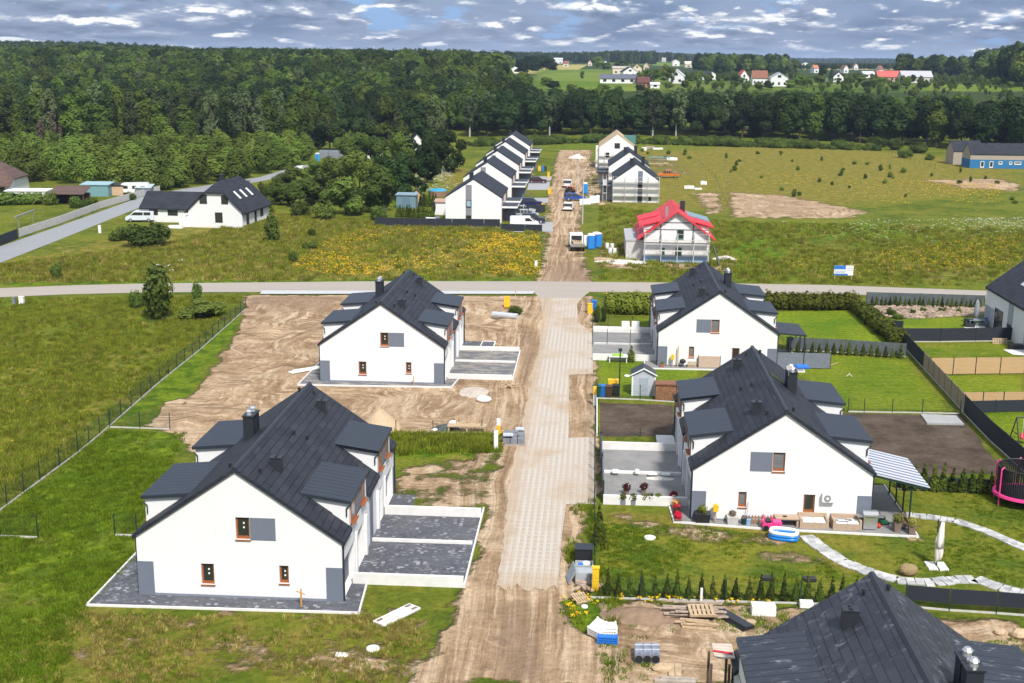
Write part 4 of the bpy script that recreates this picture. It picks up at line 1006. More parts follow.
# the house with the red roof
RED = gable_house('red_roofed_house', 'house under construction with bright red roof, block walls and blue plinth board', (11.9, 173.0, 0), 0, 9.2, 14.5, 3.95, 7.3, TILER, mat('pale_block', (0.70, 0.70, 0.70), 0.9, 0.2, 0.08, 2), over=0.95, th=0.16)
for a, c, z0, z1 in ((0.0, 1.0, 3.2, 4.7), (-2.0, -1.6, 1.0, 2.0), (-0.1, 0.8, 0.9, 2.1)): window(RED, 'y', a, c, z0, z1, -0.004, -1, mat('green_frame', (0.10, 0.2, 0.16), 0.6), GLASS, sill=False)
b = MB(); b.box(-4.62, 4.62, -0.06, -0.004, 0, 0.75); b.build('plinth_board', mat('blue_board', (0.32, 0.46, 0.66), 0.8, 0.2, 0.06), RED)
b = MB()
for z in (2.65, 4.55, 5.55): b.box(-4.58 if z < 5 else -2.55, 4.58 if z < 5 else 2.55, -0.03, -0.005, z, z+0.14)
for x in (-2.3, 2.3): b.box(x-0.09, x+0.09, -0.035, -0.006, 2.79, 5.5)
b.build('ring_beam', mat('dark_mortar', (0.16, 0.16, 0.165), 0.9), RED)
for sx, ys_, mm in ((-1, ((1.4, 6.0), (8.0, 12.5)), (SEAMR, SEAMR)), (1, ((1.4, 6.0), (8.0, 12.5)), (SEAMR, MEMB))):
    for (d0, d1), rm in zip(ys_, mm):
        d = MB(); d.extr([(sx*4.6, d0+0.1, 3.4), (sx*4.6, d0+0.1, 4.85), (sx*1.9, d0+0.1, 5.5), (sx*1.9, d0+0.1, 3.4)], (0, d1-d0-0.2, 0)); do = d.build('dormer', MATS['pale_block'], RED)
        r = MB(); r.extr([(sx*5.3, d0-0.3, 4.95), (sx*1.6, d0-0.3, 5.95), (sx*1.6, d0-0.3, 5.8), (sx*5.3, d0-0.3, 4.8)], (0, d1-d0+0.6, 0)); r.build('dormer_roof', rm, do)
b = MB(); b.box(-7.1, -4.63, 1.2, 13, 0, 2.75); b.build('annex', CONC, RED)
b = MB(); b.box(-7.2, -4.63, 1.1, 13.1, 2.752, 2.95); b.build('annex_roof', mat('wet_concrete', (0.38, 0.39, 0.41), 0.6), RED)
b = MB(); b.box(-1.6, -1.2, 1.8, 2.2, 6.0, 7.6); b.build('vent_stack', STEEL, RED)
b = MB(); b.box(0.9, 1.6, 8.0, 8.7, 6.2, 7.8); b.build('chimney', DARKM, RED)
scaffold('wooden scaffold with three plank decks across the gable of the red roofed house', (11.9, 171.7, 0), 0, (-4.5, -2.2, 0.1, 2.4, 4.5), (1.7, 3.2))
p = MB(); p.cyl((17.0, 171.6, 2.6), (17.8, 170.3, 0.1), 0.14, 0.14, 8); tag(p.build('rubble_chute', GREEND), 'dark green chute leaning at the right corner of the red roofed house', 'chute')

# the white house with the half hipped roof and its garage, left of the lane
WH = gable_house('white_house', 'white house with dark half hipped roof and three roof windows beside the lane', (-63.2, 199.6, 0), math.radians(-4), 9.4, 13.5, 3.1, 7.6, TILE, over=0.55, hip=1.7, wins=(('f', -2.6, -1.3, 4.0, 5.5), ('f', 1.2, 2.4, 4.0, 5.5), ('f', 0.0, 1.3, 0.9, 2.6), ('r', 2.0, 3.2, 0.4, 2.4), ('r', 6.0, 7.0, 0.3, 2.2), ('r', 9.0, 10.4, 0.9, 2.2)), chim=((-1.2, 7),))
for y in (3.5, 6.4, 9.4):
    sk = MB(); sl_ = 4.5/4.7
    sk.extr([(2.0, y, 7.6-sl_*2.0+0.09), (3.2, y, 7.6-sl_*3.2+0.09), (3.2, y+0.75, 7.6-sl_*3.2+0.09), (2.0, y+0.75, 7.6-sl_*2.0+0.09)], (0, 0, -0.07)); sk.build('roof_window', PLASTW, roof_of(WH))
GA = gable_house('garage', 'low white garage with dark roof joined to the left of the half hipped house', (-67.9, 208.5, 0), math.pi/2+math.radians(-4), 7.0, 10.0, 2.7, 5.0, TILE, over=0.4, wins=(('l', 3.4, 5.2, 1.2, 2.2), ('l', 7.0, 8.6, 1.2, 2.2)))
# the brown roofed house, the blue timber house
BH = gable_house('brown_roofed_house', 'white house with wide brown hipped roof at the left edge', (-117.5, 243, 0), math.radians(96), 11, 16, 3.0, 7.4, TILEB, over=0.7, hip=4.6, wins=(('l', 1, 2.2, 0.9, 2.4), ('l', 4, 5.2, 0.9, 2.4), ('l', 6.5, 7.7, 0.9, 2.4)))
c = MB(); c.box(0.3, 1.2, 10.5, 11.3, 6.5, 9.1); c.build('chimney', mat('brick', (0.30, 0.11, 0.07), 0.85), roof_of(BH))
BEIGE = mat('beige_boarding', (0.36, 0.31, 0.25), 0.85, 0.2, 0.12, 2, stretch=(1, 8, 1))
BLUEW = mat('blue_boarding', (0.035, 0.16, 0.33), 0.8, 0.2, 0.12, 2, stretch=(1, 8, 1))
for nm, lb, lc, L_ in (('blue_house', 'long blue and beige timber house with dark roof at the right edge of the meadow', (109.3+8.4, 345.0, 0), 15.8), ('timber_annex', 'beige timber gabled volume half hidden behind the long blue house', (108.5, 356.0, 0), 8.0)):
    e = gable_house(nm, lb, lc, math.pi/2, 7.6, L_, 3.9, 6.6, TILE, BEIGE, over=0.12)
    if nm == 'blue_house':
        q = MB(); q.box(-3.84, -3.805, -0.03, L_+0.03, 0, 2.35); q.box(-3.84, 3.84, -0.035, -0.004, 0, 2.35); q.box(-3.84, 3.84, L_+0.004, L_+0.035, 0, 2.35); q.build('blue_cladding', BLUEW, e)
        for a, c_ in ((12.0, 13.0), (9.6, 10.6), (7.2, 8.2), (4.6, 5.4), (2.2, 4.0)): window(e, 'x', a, c_, 0.2 if a > 9 else 1.1, 1.9, -3.846, -1, PLASTW, GLASS, sill=False, t=0.14)
# the white house at the right edge
FR = gable_house('white_house', 'white house with steep dark roof and roof windows cut off by the right edge', (48.9, 119.0, 0), 0, 10.8, 16.3, 4.15, 8.4, TILE, over=0.15)
b = MB(); b.box(-5.45, -5.405, 0.3, 3.5, 0.0, 4.0); b.box(-5.45, -5.405, 7.3, 8.7, 0.0, 4.0); b.box(-5.44, -5.405, 13.2, 16.2, 0, 2.1); b.build('grey_cladding', mat('light_grey_panel', (0.34, 0.37, 0.42), 0.7), FR)
window(FR, 'x', 10.3, 12.9, 0.05, 2.4, -5.404, -1, DARKM, GLASS, sill=False); window(FR, 'x', 7.4, 8.6, 0.1, 1.6, -5.454, -1, DARKM, GLASS, sill=False)
for y in (7.4, 9.4):
    sl_ = 4.25/5.4; x0, x1 = -3.9, -2.6
    sk = MB(); sk.extr([(x0, y, 8.4+sl_*x0+0.08), (x1, y, 8.4+sl_*x1+0.08), (x1, y+1.0, 8.4+sl_*x1+0.08), (x0, y+1.0, 8.4+sl_*x0+0.08)], (0, 0, -0.06)); sk.build('roof_window', mat('roof_glass', (0.45, 0.48, 0.5), 0.2), roof_of(FR))

# ------------------------------------------------------------------ fences
def fence(label, pts, h, style='mesh', gap=2.5, group=None, plinth=True, name='fence', pm=None, z0=0.0, posth=None):
    pts = [Vector((p[0], p[1], 0)) for p in pts]
    e = empty(name, pts[0], 0, label, 'fence', group)
    o = pts[0]; wires = MB(); base = MB(); first = True
    panel_mat = pm or {'mesh': GREEND, 'dark': FENCEB, 'grey': FENCEG, 'wood': FWOOD, 'woodg': FWOODG, 'post': GREEND, 'conc': CONC}[style]
    for a, b in zip(pts, pts[1:]):
        d = b-a; n = max(1, round(d.length/gap)); ang = math.atan2(d.y, d.x)
        for i in range(n+1):
            if i == 0 and not first: continue
            p = a+d*(i/n)-o; q = MB(); ph = posth or h+0.06
            q.obox((p.x, p.y, ph/2-0.1), (0.055, 0.055, ph+0.2), ang); q.build('post', GREEND if style in ('mesh', 'grey', 'post', 'dark') else BLACK, e)
        first = False
        for i in range(n):
            p0 = a+d*(i/n)-o; p1 = a+d*((i+1)/n)-o; c = (p0+p1)/2; ln = (p1-p0).length
            if style == 'mesh':
                for k in range(int((h-0.15)/0.2)+1): wires.obox((c.x, c.y, 0.15+k*0.2), (ln, 0.006, 0.006), ang)
                for k in range(int(ln/0.10)): t = (k+0.5)*0.10/ln; w_ = p0.lerp(p1, min(t, 1)); wires.obox((w_.x, w_.y, h/2+0.05), (0.005, 0.005, h-0.1), ang)
            elif style in ('grey', 'dark', 'wood', 'woodg', 'conc'):
                q = MB(); q.obox((c.x, c.y, z0+0.08+(h-0.08-z0)/2), (ln-0.09, 0.035 if style != 'conc' else 0.12, h-0.08-z0), ang); q.build('panel', panel_mat, e)
        if plinth: m = (a+b)/2-o; base.obox((m.x, m.y, 0.0), (d.length, 0.05, 0.20), ang)
    if wires.v: wires.build('wire_mesh', GREEND, e)
    if base.v: base.build('plinth', CONC, e)
    return e
g2 = lambda *q: [G(*p) for p in q]
fence('long green mesh fence on a concrete kerb between meadow and lawn on the left', g2((-30, 533), (40, 481), (78, 453), (110, 426), (160, 382), (200, 350), (246, 309)), 1.35)
fence('short mesh fence branching off the meadow fence behind the nearest left house', g2((110, 427.5), (140, 428.5), (170, 429.5)), 1.3, gap=3)
fence('short mesh fence across the lawn at the left edge', g2((-30, 535), (0, 536.5), (38, 538)), 1.4, gap=4)
fence('short piece of mesh fence ending at the corner of the nearest left house', g2((115, 535.5), (137, 536)), 1.35, gap=3)
fence('low row of thin posts on a kerb in front of the sand heap', g2((396, 433), (433, 433.5), (482, 433)), 1.0, 'post', gap=4.5)
fence('dark mesh fence along the street beside the grey driveways', g2((595.5, 398), (595, 436), (594.5, 470), (594.5, 520), (594.5, 575)), 1.45, gap=2.4, plinth=False)
def gate(label, p0, p1, h):
    p0 = Vector((*p0[:2], 0)); p1 = Vector((*p1[:2], 0)); d = p1-p0; e = empty('sliding_gate', p0, math.atan2(d.y, d.x), label, 'gate', None); L = d.length
    b = MB(); b.box(0, L, -0.03, 0.03, 0.12, 0.2); b.box(0, L, -0.03, 0.03, h-0.06, h); b.box(0, 0.06, -0.029, 0.029, 0.2, h-0.06); b.box(L-0.06, L, -0.029, 0.029, 0.2, h-0.06); b.build('gate_frame', mat('blue_grey_steel', (0.05, 0.075, 0.13), 0.4, 0.5, 0.05), e)
    b = MB()
    for k in range(7): z = 0.28+k*(h-0.42)/7; b.box(0.06, L-0.06, -0.02, 0.02, z, z+0.09)
    b.build('gate_slats', MATS['blue_grey_steel'], e)
    for x in (-0.1, L+0.1):
        b = MB(); b.box(x-0.06, x+0.06, -0.06, 0.06, 0, h+0.12); b.build('gate_post', DARKM, e)
gate('blue grey sliding gate at the far of the two driveways beside the striped canopy house', (OR2[0]-11.05, OR2[1]+8.6), (OR2[0]-11.15, OR2[1]+13.3), 1.35)
gate('blue grey sliding gate at the near of the two driveways beside the striped canopy house', (OR2[0]-11.0, OR2[1]+2.9), (OR2[0]-11.05, OR2[1]+8.1), 1.35)
fence('thin post fence on the pale kerb behind the brown soil plot by the street', g2((597, 398.5), (640, 400), (676, 402.5)), 1.3, 'mesh', gap=3)
fence('thin fence between the brown soil plot and the white driveway wall', g2((598, 436), (640, 437), (672, 438)), 0.7, 'mesh', gap=4.5, plinth=False)
fence('grey mesh screen fence in front of the small hedged lawn', g2((592.5, 326.5), (608, 327), (632, 327.5), (652, 328)), 1.25, 'mesh', gap=2.5)
fence('dark post fence standing between the two grey driveways', g2((592.5, 344.8), (607, 345), (630, 345.5), (652, 346)), 1.6, 'mesh', gap=3)
fence('dark mesh fence with small thujas at the lower end of the hedged lawn', g2((786, 350), (845, 353), (906, 357)), 1.35, 'grey', gap=3)
fence('grey screen fence along the cross road behind the rockery', g2((866, 304), (920, 305.5), (984, 307.5)), 1.45, 'grey', gap=2.6)
fence('dark screen fence separating the rockery garden from the lawn below it', g2((902, 342), (940, 342), (975, 341.5), (1017, 341)), 1.45, 'dark', gap=3.1)
fence('tall dark screen panel at the end of the diagonal hedge', g2((892, 337), (902, 338)), 1.8, 'dark', gap=3, plinth=False)
fence('dark screen fence running down from the end of the diagonal hedge', g2((904, 347), (923, 368)), 1.5, 'dark', gap=2.4)
fence('weathered board fence between the striped lawn and the gardens at right', g2((923, 368), (944, 391), (964, 413)), 1.55, 'woodg', gap=2.0)
fence('dark screen fence between brown soil plot and the garden with the swing', g2((964, 414), (990, 441), (1019, 467), (1050, 497)), 1.6, 'dark', gap=2.6)
fence('bright timber panel fence, upper one with the darker posts at right', g2((930, 375), (975, 374.5), (1024, 374), (1060, 374)), 1.6, 'wood', gap=1.9, plinth=False)
fence('bright timber panel fence, lower one above the dark screen at right', g2((962, 402.5), (1024, 402), (1065, 402)), 0.9, 'wood', gap=2.1, plinth=False)
fence('dark screen fence under the lower bright timber fence', g2((966, 413.2), (1024, 412), (1065, 411)), 1.05, 'dark', gap=2.4, plinth=False)
fence('thin post fence on a pale kerb above the large brown soil plot', g2((848, 412), (864, 412.3), (892, 412.8), (922, 413.2), (960, 414)), 1.15, 'mesh', gap=3.6)
fence('low dark panel fence behind the thuja row beside the trampoline', g2((897, 489), (930, 490.5), (970, 492), (1010, 494)), 0.95, 'dark', gap=2.9)
fence('dark panel fence on a kerb at the garden end beside the big grey roof', g2((905, 607), (949, 611), (996, 614), (1050, 618)), 1.25, 'dark', gap=3.0, z0=0.35)
fence('post fence on a kerb along the thuja row at the bottom garden end', g2((590, 598), (640, 599.5), (725, 602), (800, 604), (905, 607)), 1.3, 'mesh', gap=4.2)
fence('black screen fence in front of the row house gardens', g2((375, 226), (420, 227), (500, 228)), 1.5, 'dark', gap=3)
fence('black screen fence beside the white van at the end of the row', g2((501, 231.5), (525, 232), (542, 232.5)), 1.3, 'dark', gap=3)
fence('long grey concrete fence along the far side of the lane', g2((19, 237.5), (60, 224), (100, 209), (141, 197), (160, 192)), 1.35, 'conc', gap=3, plinth=False)
fence('dark brown screen fence at the left edge beside the lane', g2((-40, 262), (0, 246), (18, 239)), 1.6, 'dark', gap=3, plinth=False)
b = MB(); p0 = G(16, 229.5); p1 = G(36, 221.5); b.obox((*((p0+p1)/2)[:2], 2.0), ((p1-p0).length, 0.25, 0.25), math.atan2((p1-p0).y, (p1-p0).x))
for p in (p0.lerp(p1, 0.15), p0.lerp(p1, 0.85)): b.cyl((p.x, p.y, 0), (p.x, p.y, 1.9), 0.07)
tag(b.build('metal_rail', STEEL), 'pale metal rail on two posts at the end of the concrete fence', 'rail')
fence('wooden post and rail fence beside the bare strip in the right meadow', g2((698, 162), (715, 178), (727, 206)), 1.0, 'post', gap=8, plinth=False)
fence('old dark fence running through bushes below the blue timber house', g2((880, 150), (905, 160), (935, 169)), 1.2, 'post', gap=5, plinth=False)

# kerb lines and the open slab
kerbs('kerb', 'pale kerb at the street end of the brown soil plot', g2((597, 399), (597, 436)))
b = MB(); q = g2((920.5, 415.3), (956, 417), (964, 425.5), (927, 424.5)); b.extr([(p.x, p.y, 0.0) for p in q], (0, 0, 0.14)); tag(b.build('concrete_slab', mat('slab_concrete', (0.34, 0.34, 0.335), 0.9, 0.2, 0.1, 1.5)), 'pale square concrete slab in the corner of the large brown soil plot', 'slab')
b = MB(); b.box(OR2[0]-6.9, OR2[0]-5.55, OR2[1]+14.9, OR2[1]+17.0, 0, 0.22); tag(b.build('porch_slab', CONCW), 'small white concrete porch slab at the far corner of the striped canopy house', 'slab')

# ------------------------------------------------------------------ hedges and garden plants
def hedge(label, p0, p1, width, h, n, seed, m=LEAF_HEDGE, size=0.17, group=None):
    p0 = Vector(p0); p1 = Vector(p1); d = p1-p0; L = d.length; u = d/L; v = Vector((-u.y, u.x, 0)); rng = np.random.default_rng(seed)
    k = max(2, int(L/0.9)); lobes = []
    for i in range(k):
        for s in (-0.22, 0.22):
            c = p0+u*(L*(i+0.5)/k)+v*(s*width+rng.normal()*0.06); hh = h*(0.92+0.16*rng.random())
            lobes.append((c.x, c.y, hh*0.5, 0.75, width*0.42, hh*0.52))
    V, Q, tone = cloud(rng, lobes, n, size, hollow=0.6); V[:, 2] = np.maximum(V[:, 2], 0.02)
    o = np_mesh('hedge', V, Q, m, {'tone': ('FACE', 'FLOAT', tone)}); return tag(o, label, 'hedge', group)
hedge('tall clipped hedge closing the bright lawn off from the cross road', G(764, 309.5), G(857, 309.5), 1.7, 2.0, 7000, 1)
hedge('diagonal clipped hedge running down the right side of the bright lawn', G(858, 312), G(899, 347), 1.6, 1.5, 7500, 2)
hedge('bushy hedge on the corner plot between cross road and the sunbeds', G(606, 313), G(651, 313.5), 2.4, 2.3, 6000, 3)
bush_lb = 'young leafy bush in the scrub by the lane'
for q, lb in (((597, 322, 306, 5), 'yellow green bush beside the yellow bin on the corner plot'), ((604, 322, 304, 3), 'slim reddish bush at the end of the corner hedge')):
    tree_px('bush', *q, lb, 'bush', None, False)
def thuja_row(label, p0, p1, n, h, group, hv=0.15, rad=None):
    p0 = Vector(p0); p1 = Vector(p1)
    for i in range(n):
        p = p0.lerp(p1, i/(n-1)) if n > 1 else p0
        hh = h*(1+R0.uniform(-hv, hv)); tree('thuja', (p.x+R0.uniform(-.06, .06), p.y+R0.uniform(-.06, .06), 0), hh, (rad or hh*0.26)*R0.uniform(0.9, 1.1), label, 'shrub', group, False)
thuja_row('young pointed thuja in the row along the bottom end of the garden', G(607, 597), G(866, 603), 23, 1.5, 'thujas along the bottom garden end', rad=0.27)
thuja_row('pointed thuja in front of the low dark panels beside the trampoline', G(904, 489), G(1000, 494), 11, 1.75, 'thujas beside the trampoline', rad=0.42)
thuja_row('small thuja at the dark fence below the hedged lawn', G(790, 352), G(900, 358), 16, 1.25, 'thujas below the hedged lawn')
thuja_row('small thuja in the row between rockery and cross road', G(872, 305.5), G(980, 308.5), 24, 1.15, 'thujas above the rockery', rad=0.3)
thuja_row('thuja in the row across the row house garden', G(398, 217), G(432, 218), 16, 2.1, 'thujas in the row house garden', rad=0.55)
thuja_row('thuja in the short row behind the timber playhouse', G(421, 206.5), G(436, 206.8), 6, 2.6, 'thujas behind the playhouse', rad=0.6)
tree('thuja', G(599, 545), 2.6, 0.5, 'single tall thuja just inside the street fence', 'shrub', None, False)
tree('thuja', G(631, 361.5), 1.6, 0.5, 'little conifer on the strip of lawn below the white driveway wall', 'shrub', None, False)

# ------------------------------------------------------------------ trees one can tell apart
tree_px('young', 158, 319, 263, 19, 'single leafy tree standing by the cross road in the left meadow')
tree_px('bush', 137, 309, 290, 9, 'small bush to the left of the single roadside tree', 'bush')
tree_px('mid', 203, 318, 298, 26, 'low dark thicket to the right of the single roadside tree', 'bush', None, False)
tree_px('young', 197, 303, 283, 6, 'thin young tree rising from the roadside thicket')
tree_px('young', 272, 242, 214, 9, 'young tree alone on the dry meadow beside the half hipped house')
tree_px('bush', 148, 246, 223, 27, 'large rounded bush in front of the white van', 'bush', None, False)
tree_px('bush', 120, 240, 228, 14, 'brownish low bush left of the rounded bush', 'bush', None, False)
for px, pb, pt, r in ((57, 279, 262, 7), (293, 262, 250, 5), (310, 250, 241, 8), (312, 237, 228, 5), (96, 262, 256, 4)):
    tree_px('bush', px, pb, pt, r, {57: 'low bush in the dry meadow near the left edge', 293: 'dark little bush at the edge of the yellow flowers', 310: 'flat bush in the dry meadow among the yellow flowers', 312: 'small bush just above the flat bush in the dry meadow', 96: 'tiny bush beside the lane in the dry meadow'}[px], 'bush', None, False)
LG = 'trees of the grove between the lane and the row houses'
grove = [(346, 214, 172, 26, 'mid'), (322, 205, 170, 24, 'mid'), (300, 206, 176, 18, 'mid'), (281, 205, 180, 16, 'mid'), (288, 190, 163, 18, 'mid'), (315, 190, 158, 18, 'mid'), (340, 190, 152, 18, 'mid'), (372, 212, 160, 26, 'mid'),
         (360, 195, 146, 20, 'mid'), (392, 200, 142, 22, 'dark'), (410, 196, 148, 20, 'dark'), (400, 184, 130, 20, 'mid'), (425, 184, 128, 17, 'dark'), (448, 172, 118, 19, 'dark'), (434, 160, 122, 14, 'dark'), (372, 168, 132, 16, 'mid'), (352, 165, 128, 16, 'mid'), (388, 156, 120, 18, 'mid'), (405, 165, 135, 14, 'birch'),
         (370, 150, 108, 20, 'dark'), (405, 148, 102, 20, 'dark'), (420, 146, 96, 18, 'oak'), (330, 150, 112, 20, 'dark'), (395, 150, 92, 22, 'mid')]
for px, pb, pt, r, k in grove:
    lb = {'mid': 'leafy mid green tree in the grove between lane and row houses', 'dark': 'dark crowned tree in the grove behind the row house gardens', 'oak': 'dark crowned tree in the grove behind the row house gardens', 'birch': 'pale drooping birch inside the grove between lane and row houses'}[k]
    tree_px(k, px, pb, pt, r, lb, 'tree', LG+(' (dark ones)' if k in ('dark', 'oak') else ''))
tree_px('birch', 437, 160, 99, 13, 'tall pale birch standing at the corner of the dark forest')
for px, pb, pt, r in ((262, 212, 196, 12), (300, 216, 200, 13), (325, 220, 202, 12), (378, 222, 205, 10), (268, 198, 180, 10)):
    tree_px('bush', px, pb, pt, r, bush_lb, 'bush', 'bushes of the scrub by the lane', False)
for q, lb in (((152, 190, 172, 11), 'bright green bush beside the caravan'), ((163, 190, 174, 13), 'wide bright bush behind the garage'), ((50, 205, 191, 9), 'yellow green bush beside the open shed'), ((75, 208, 196, 8), 'dark bush right of the open shed'), ((85, 210, 198, 8), 'dark shrub beside the turquoise shed'), ((132, 200, 192, 6), 'golden shrub beside the caravan'), ((93, 203, 197, 6), 'small green shrub in front of the turquoise shed')):
    tree_px('bush', *q, lb, 'bush', None, False)
hedge('long dark hedge in front of the brown roofed house', G(-20, 206), G(42, 204), 2.2, 2.2, 3500, 9, LEAF_YOUNG, 0.3)
# the young belt in front of the left forest
YB = [G(p[0], p[1]) for p in ((4, 196), (30, 190), (140, 190), (200, 188), (245, 185), (300, 166), (318, 158))]+[Vector((-90, 352, 0)), Vector((-150, 345, 0)), Vector((-190, 300, 0))]
for x, y in spaced(YB, 5.0, 3)[:150]:
    if (abs(x+63) < 9 and 195 < y < 216) or (x < -108 and y < 264): continue
    h = R0.uniform(5.8, 8.0); tree('belt', (x, y, 0), h, R0.uniform(2.5, 3.4), 'young green tree in the low dense belt before the left forest', 'tree', 'young trees of the belt before the left forest', False)
# front of the tall forest on the left, front of the belt across the valley
LF = [G(p[0], p[1]) for p in ((-40, 158), (60, 152), (150, 150), (250, 150), (330, 140))]
n = 0
for j in range(3):
    for a, b in zip(LF, LF[1:]):
        k = max(1, int((b-a).length/6.5))
        for i in range(k):
            p = a.lerp(b, (i+0.5)/k); p = Vector((p.x+R0.uniform(-2, 2), p.y+7.5*j+R0.uniform(-2, 2), 0))
            kd = R0.choice(['tall', 'birch', 'tall', 'tall', 'birch']) if j == 0 else R0.choice(['oak', 'tall', 'birch'])
            tree(kd, p, R0.uniform(13.5, 18.5)+0.6*j, R0.uniform(3.2, 4.6), 'birch with drooping pale crown in the front of the left forest' if kd == 'birch' else 'tall broadleaf tree in the front of the left forest', 'tree', 'birches of the left forest front' if kd == 'birch' else 'broadleaf trees of the left forest front', j == 0)
for q in ((42, 158, 108, 8), (55, 157, 112, 7), (62, 156, 116, 6)): tree_px('dead', *q, 'bare brown dead tree at the front of the left forest', 'tree', 'dead trees of the left forest')
RF = [G(p[0], p[1]) for p in ((462, 137), (520, 136), (600, 135.5), (690, 137), (770, 139.5), (850, 142), (930, 147), (1000, 151), (1060, 154))]
for j in range(3):
    for a, b in zip(RF, RF[1:]):
        k = max(1, int((b-a).length/(7.0)))
        for i in range(k):
            p = a.lerp(b, (i+0.5)/k); p = Vector((p.x+R0.uniform(-2, 2), p.y+8*j+R0.uniform(-2.5, 2.5), 0))
            right = p.x > 60; kd = R0.choice(['oak', 'oak', 'oak', 'tall'] if right else ['tall', 'oak', 'birch', 'oak', 'oak', 'oak', 'spruce'])
            h = R0.uniform(14.5, 18.6)*(1.02 if right else 1)-0.4*j; nm = {'birch': 'birch', 'spruce': 'spruce'}.get(kd, 'dark broadleaf tree')
            tree(kd, p, h, R0.uniform(3.8, 5.6) if kd != 'spruce' else 3.0, f'{nm} in the dense belt across the valley behind the meadow', 'tree', f'{nm} in the valley belt', j == 0)
tree_px('birch', 855, 140, 92, 14, 'pale yellowish birch standing out of the dark valley belt')
# shrubs along the foot of the valley belt
for q in ((590, 143, 133, 10), (612, 143, 134, 9), (880, 147, 137, 12), (895, 150, 139, 10), (918, 153, 143, 11), (905, 158, 149, 8), (975, 150, 137, 8), (990, 149, 139, 10), (1010, 149, 136, 14), (930, 160, 153, 6)):
    tree_px('bush', *q, 'leafy shrub at the foot of the valley belt', 'bush', 'shrubs at the foot of the valley belt', False)
mx, my = fill([G(*p) for p in ((620, 150), (880, 155), (1024, 180), (1024, 215), (800, 205), (700, 165))], 260)
for x, y in list(zip(mx, my))[:48]:
    tree('belt', (x, y, 0), R0.uniform(0.6, 1.7), R0.uniform(0.4, 0.9), 'small self sown bush scattered over the right meadow', 'bush', 'bushes scattered over the right meadow', False)

# the forest masses behind: nobody could count these
FOR = [KINDS['wood']['crown'][0], KINDS['tall']['crown'][0], KINDS['wood']['crown'][1], KINDS['oak']['crown'][0], KINDS['oak']['crown'][1], KINDS['far']['crown'][0], KINDS['wood']['crown'][2], KINDS['birch']['crown'][0]]
FOR += [KINDS['far']['crown'][1], KINDS['far']['crown'][2]]
FORD = [KINDS['oak']['crown'][0], KINDS['oak']['crown'][1], KINDS['oak']['crown'][2], KINDS['tall']['crown'][1]]
def forest(name, poly, dens, h, protos, seed, back=None):
    rng = np.random.default_rng(seed); P = np.array([(p[0], p[1]) for p in poly]); area = (P[:, 0].max()-P[:, 0].min())*(P[:, 1].max()-P[:, 1].min())
    x, y = fill(poly, int(area*dens), rng)
    z = terrain(x, y)-0.3
    return scatter(name, np.stack([x, y, z], 1), rng.uniform(0.68, 1.22, len(x))*h/18.0, rng.uniform(0, 6.28, len(x)), protos)
a = [Vector((p.x, p.y+22, 0)) for p in LF]
forest('left_forest', a+[Vector((-66, 470, 0)), Vector((-52, 500, 0)), Vector((-56, 560, 0)), Vector((-290, 520, 0)), Vector((-260, 380, 0))], 1/34, 15.5, FORD+[KINDS['oak']['crown'][3], KINDS['wood']['crown'][0]], 21)
forest('back_forest', [Vector((-56, 560, 0)), Vector((-70, 760, 0)), Vector((-95, 900, 0)), Vector((-150, 960, 0)), Vector((-300, 930, 0)), Vector((-560, 1050, 0)), Vector((-290, 520, 0))], 1/38, 16, FOR, 25)
a = [Vector((p.x, p.y+24, 0)) for p in RF]
forest('valley_forest', a+[Vector((p.x*1.03, p.y+44, 0)) for p in reversed(RF)], 1/34, 14.5, FORD, 22)
forest('forest_edge', [Vector((-70, 470, 0)), Vector((-40, 470, 0)), Vector((-30, 560, 0)), Vector((-60, 700, 0)), Vector((-110, 700, 0))], 1/40, 15, FOR, 23)
sx_, sy_ = fill([G(*p) for p in ((465, 143), (600, 139.5), (700, 141), (860, 147), (880, 151), (700, 146), (600, 143), (470, 147))], 5000)
scatter('scrub', np.stack([sx_, sy_, sx_*0], 1), RNG.uniform(0.12, 0.62, len(sx_))*(0.45+0.55*(np.sin(sx_*0.21)+np.sin(sx_*0.53+2)>-0.4)), RNG.uniform(0, 6.28, len(sx_)), [KINDS['bush']['crown'][0], KINDS['bush']['crown'][1]])

# ------------------------------------------------------------------ the village beyond the wood
def far_house(name, label, px, pb, wpx, h, L, he, rz, roofm, wallm=WHITE, wins=3, over=0.4, cat='house', along=False):
    p = GT(px, pb); s = mpp(p); W = wpx*s
    ws = []
    if along:                                             # eaves side towards us
        for i in range(wins): a = W*(i+0.3)/wins; ws.append(('l', a, a+W*0.35/wins, 0.9, min(he-0.3, 2.3)))
        return gable_house(name, label, (p.x+W/2, p.y+L/2, p.z), math.pi/2+rz, L, W, he, h, roofm, wallm, over, ws, cat=cat)
    for i in range(wins): a = -W/2+W*(i+0.3)/wins; ws.append(('f', a, a+W*0.35/wins, 0.9, 2.3))
    if wins > 1: ws.append(('f', -W*0.1, W*0.1, he-0.2, he+1.2))
    return gable_house(name, label, p, rz, W, L, he, h, roofm, wallm, over, ws, cat=cat)
CREAM = mat('cream_render', (0.62, 0.54, 0.42), 0.9, 0.2, 0.05)
far_house('long_house', 'long low white house with grey roof at the edge of the bright field', 627, 83.5, 54, 5.2, 9, 3.0, 0, mat('slate_roof', (0.11, 0.115, 0.15), 0.7, 0.3, 0.1), wins=6, along=True)
far_house('house', 'white and brown house just behind the long low white house', 630, 77, 14, 7.5, 10, 4.2, 0.2, TILE, wins=2)
far_house('house', 'cream house with flat pitched roof left of the far red gable', 621, 74, 18, 6.5, 10, 5.0, 0.1, mat('pale_roof', (0.42, 0.37, 0.32), 0.8), CREAM, wins=3, along=True)
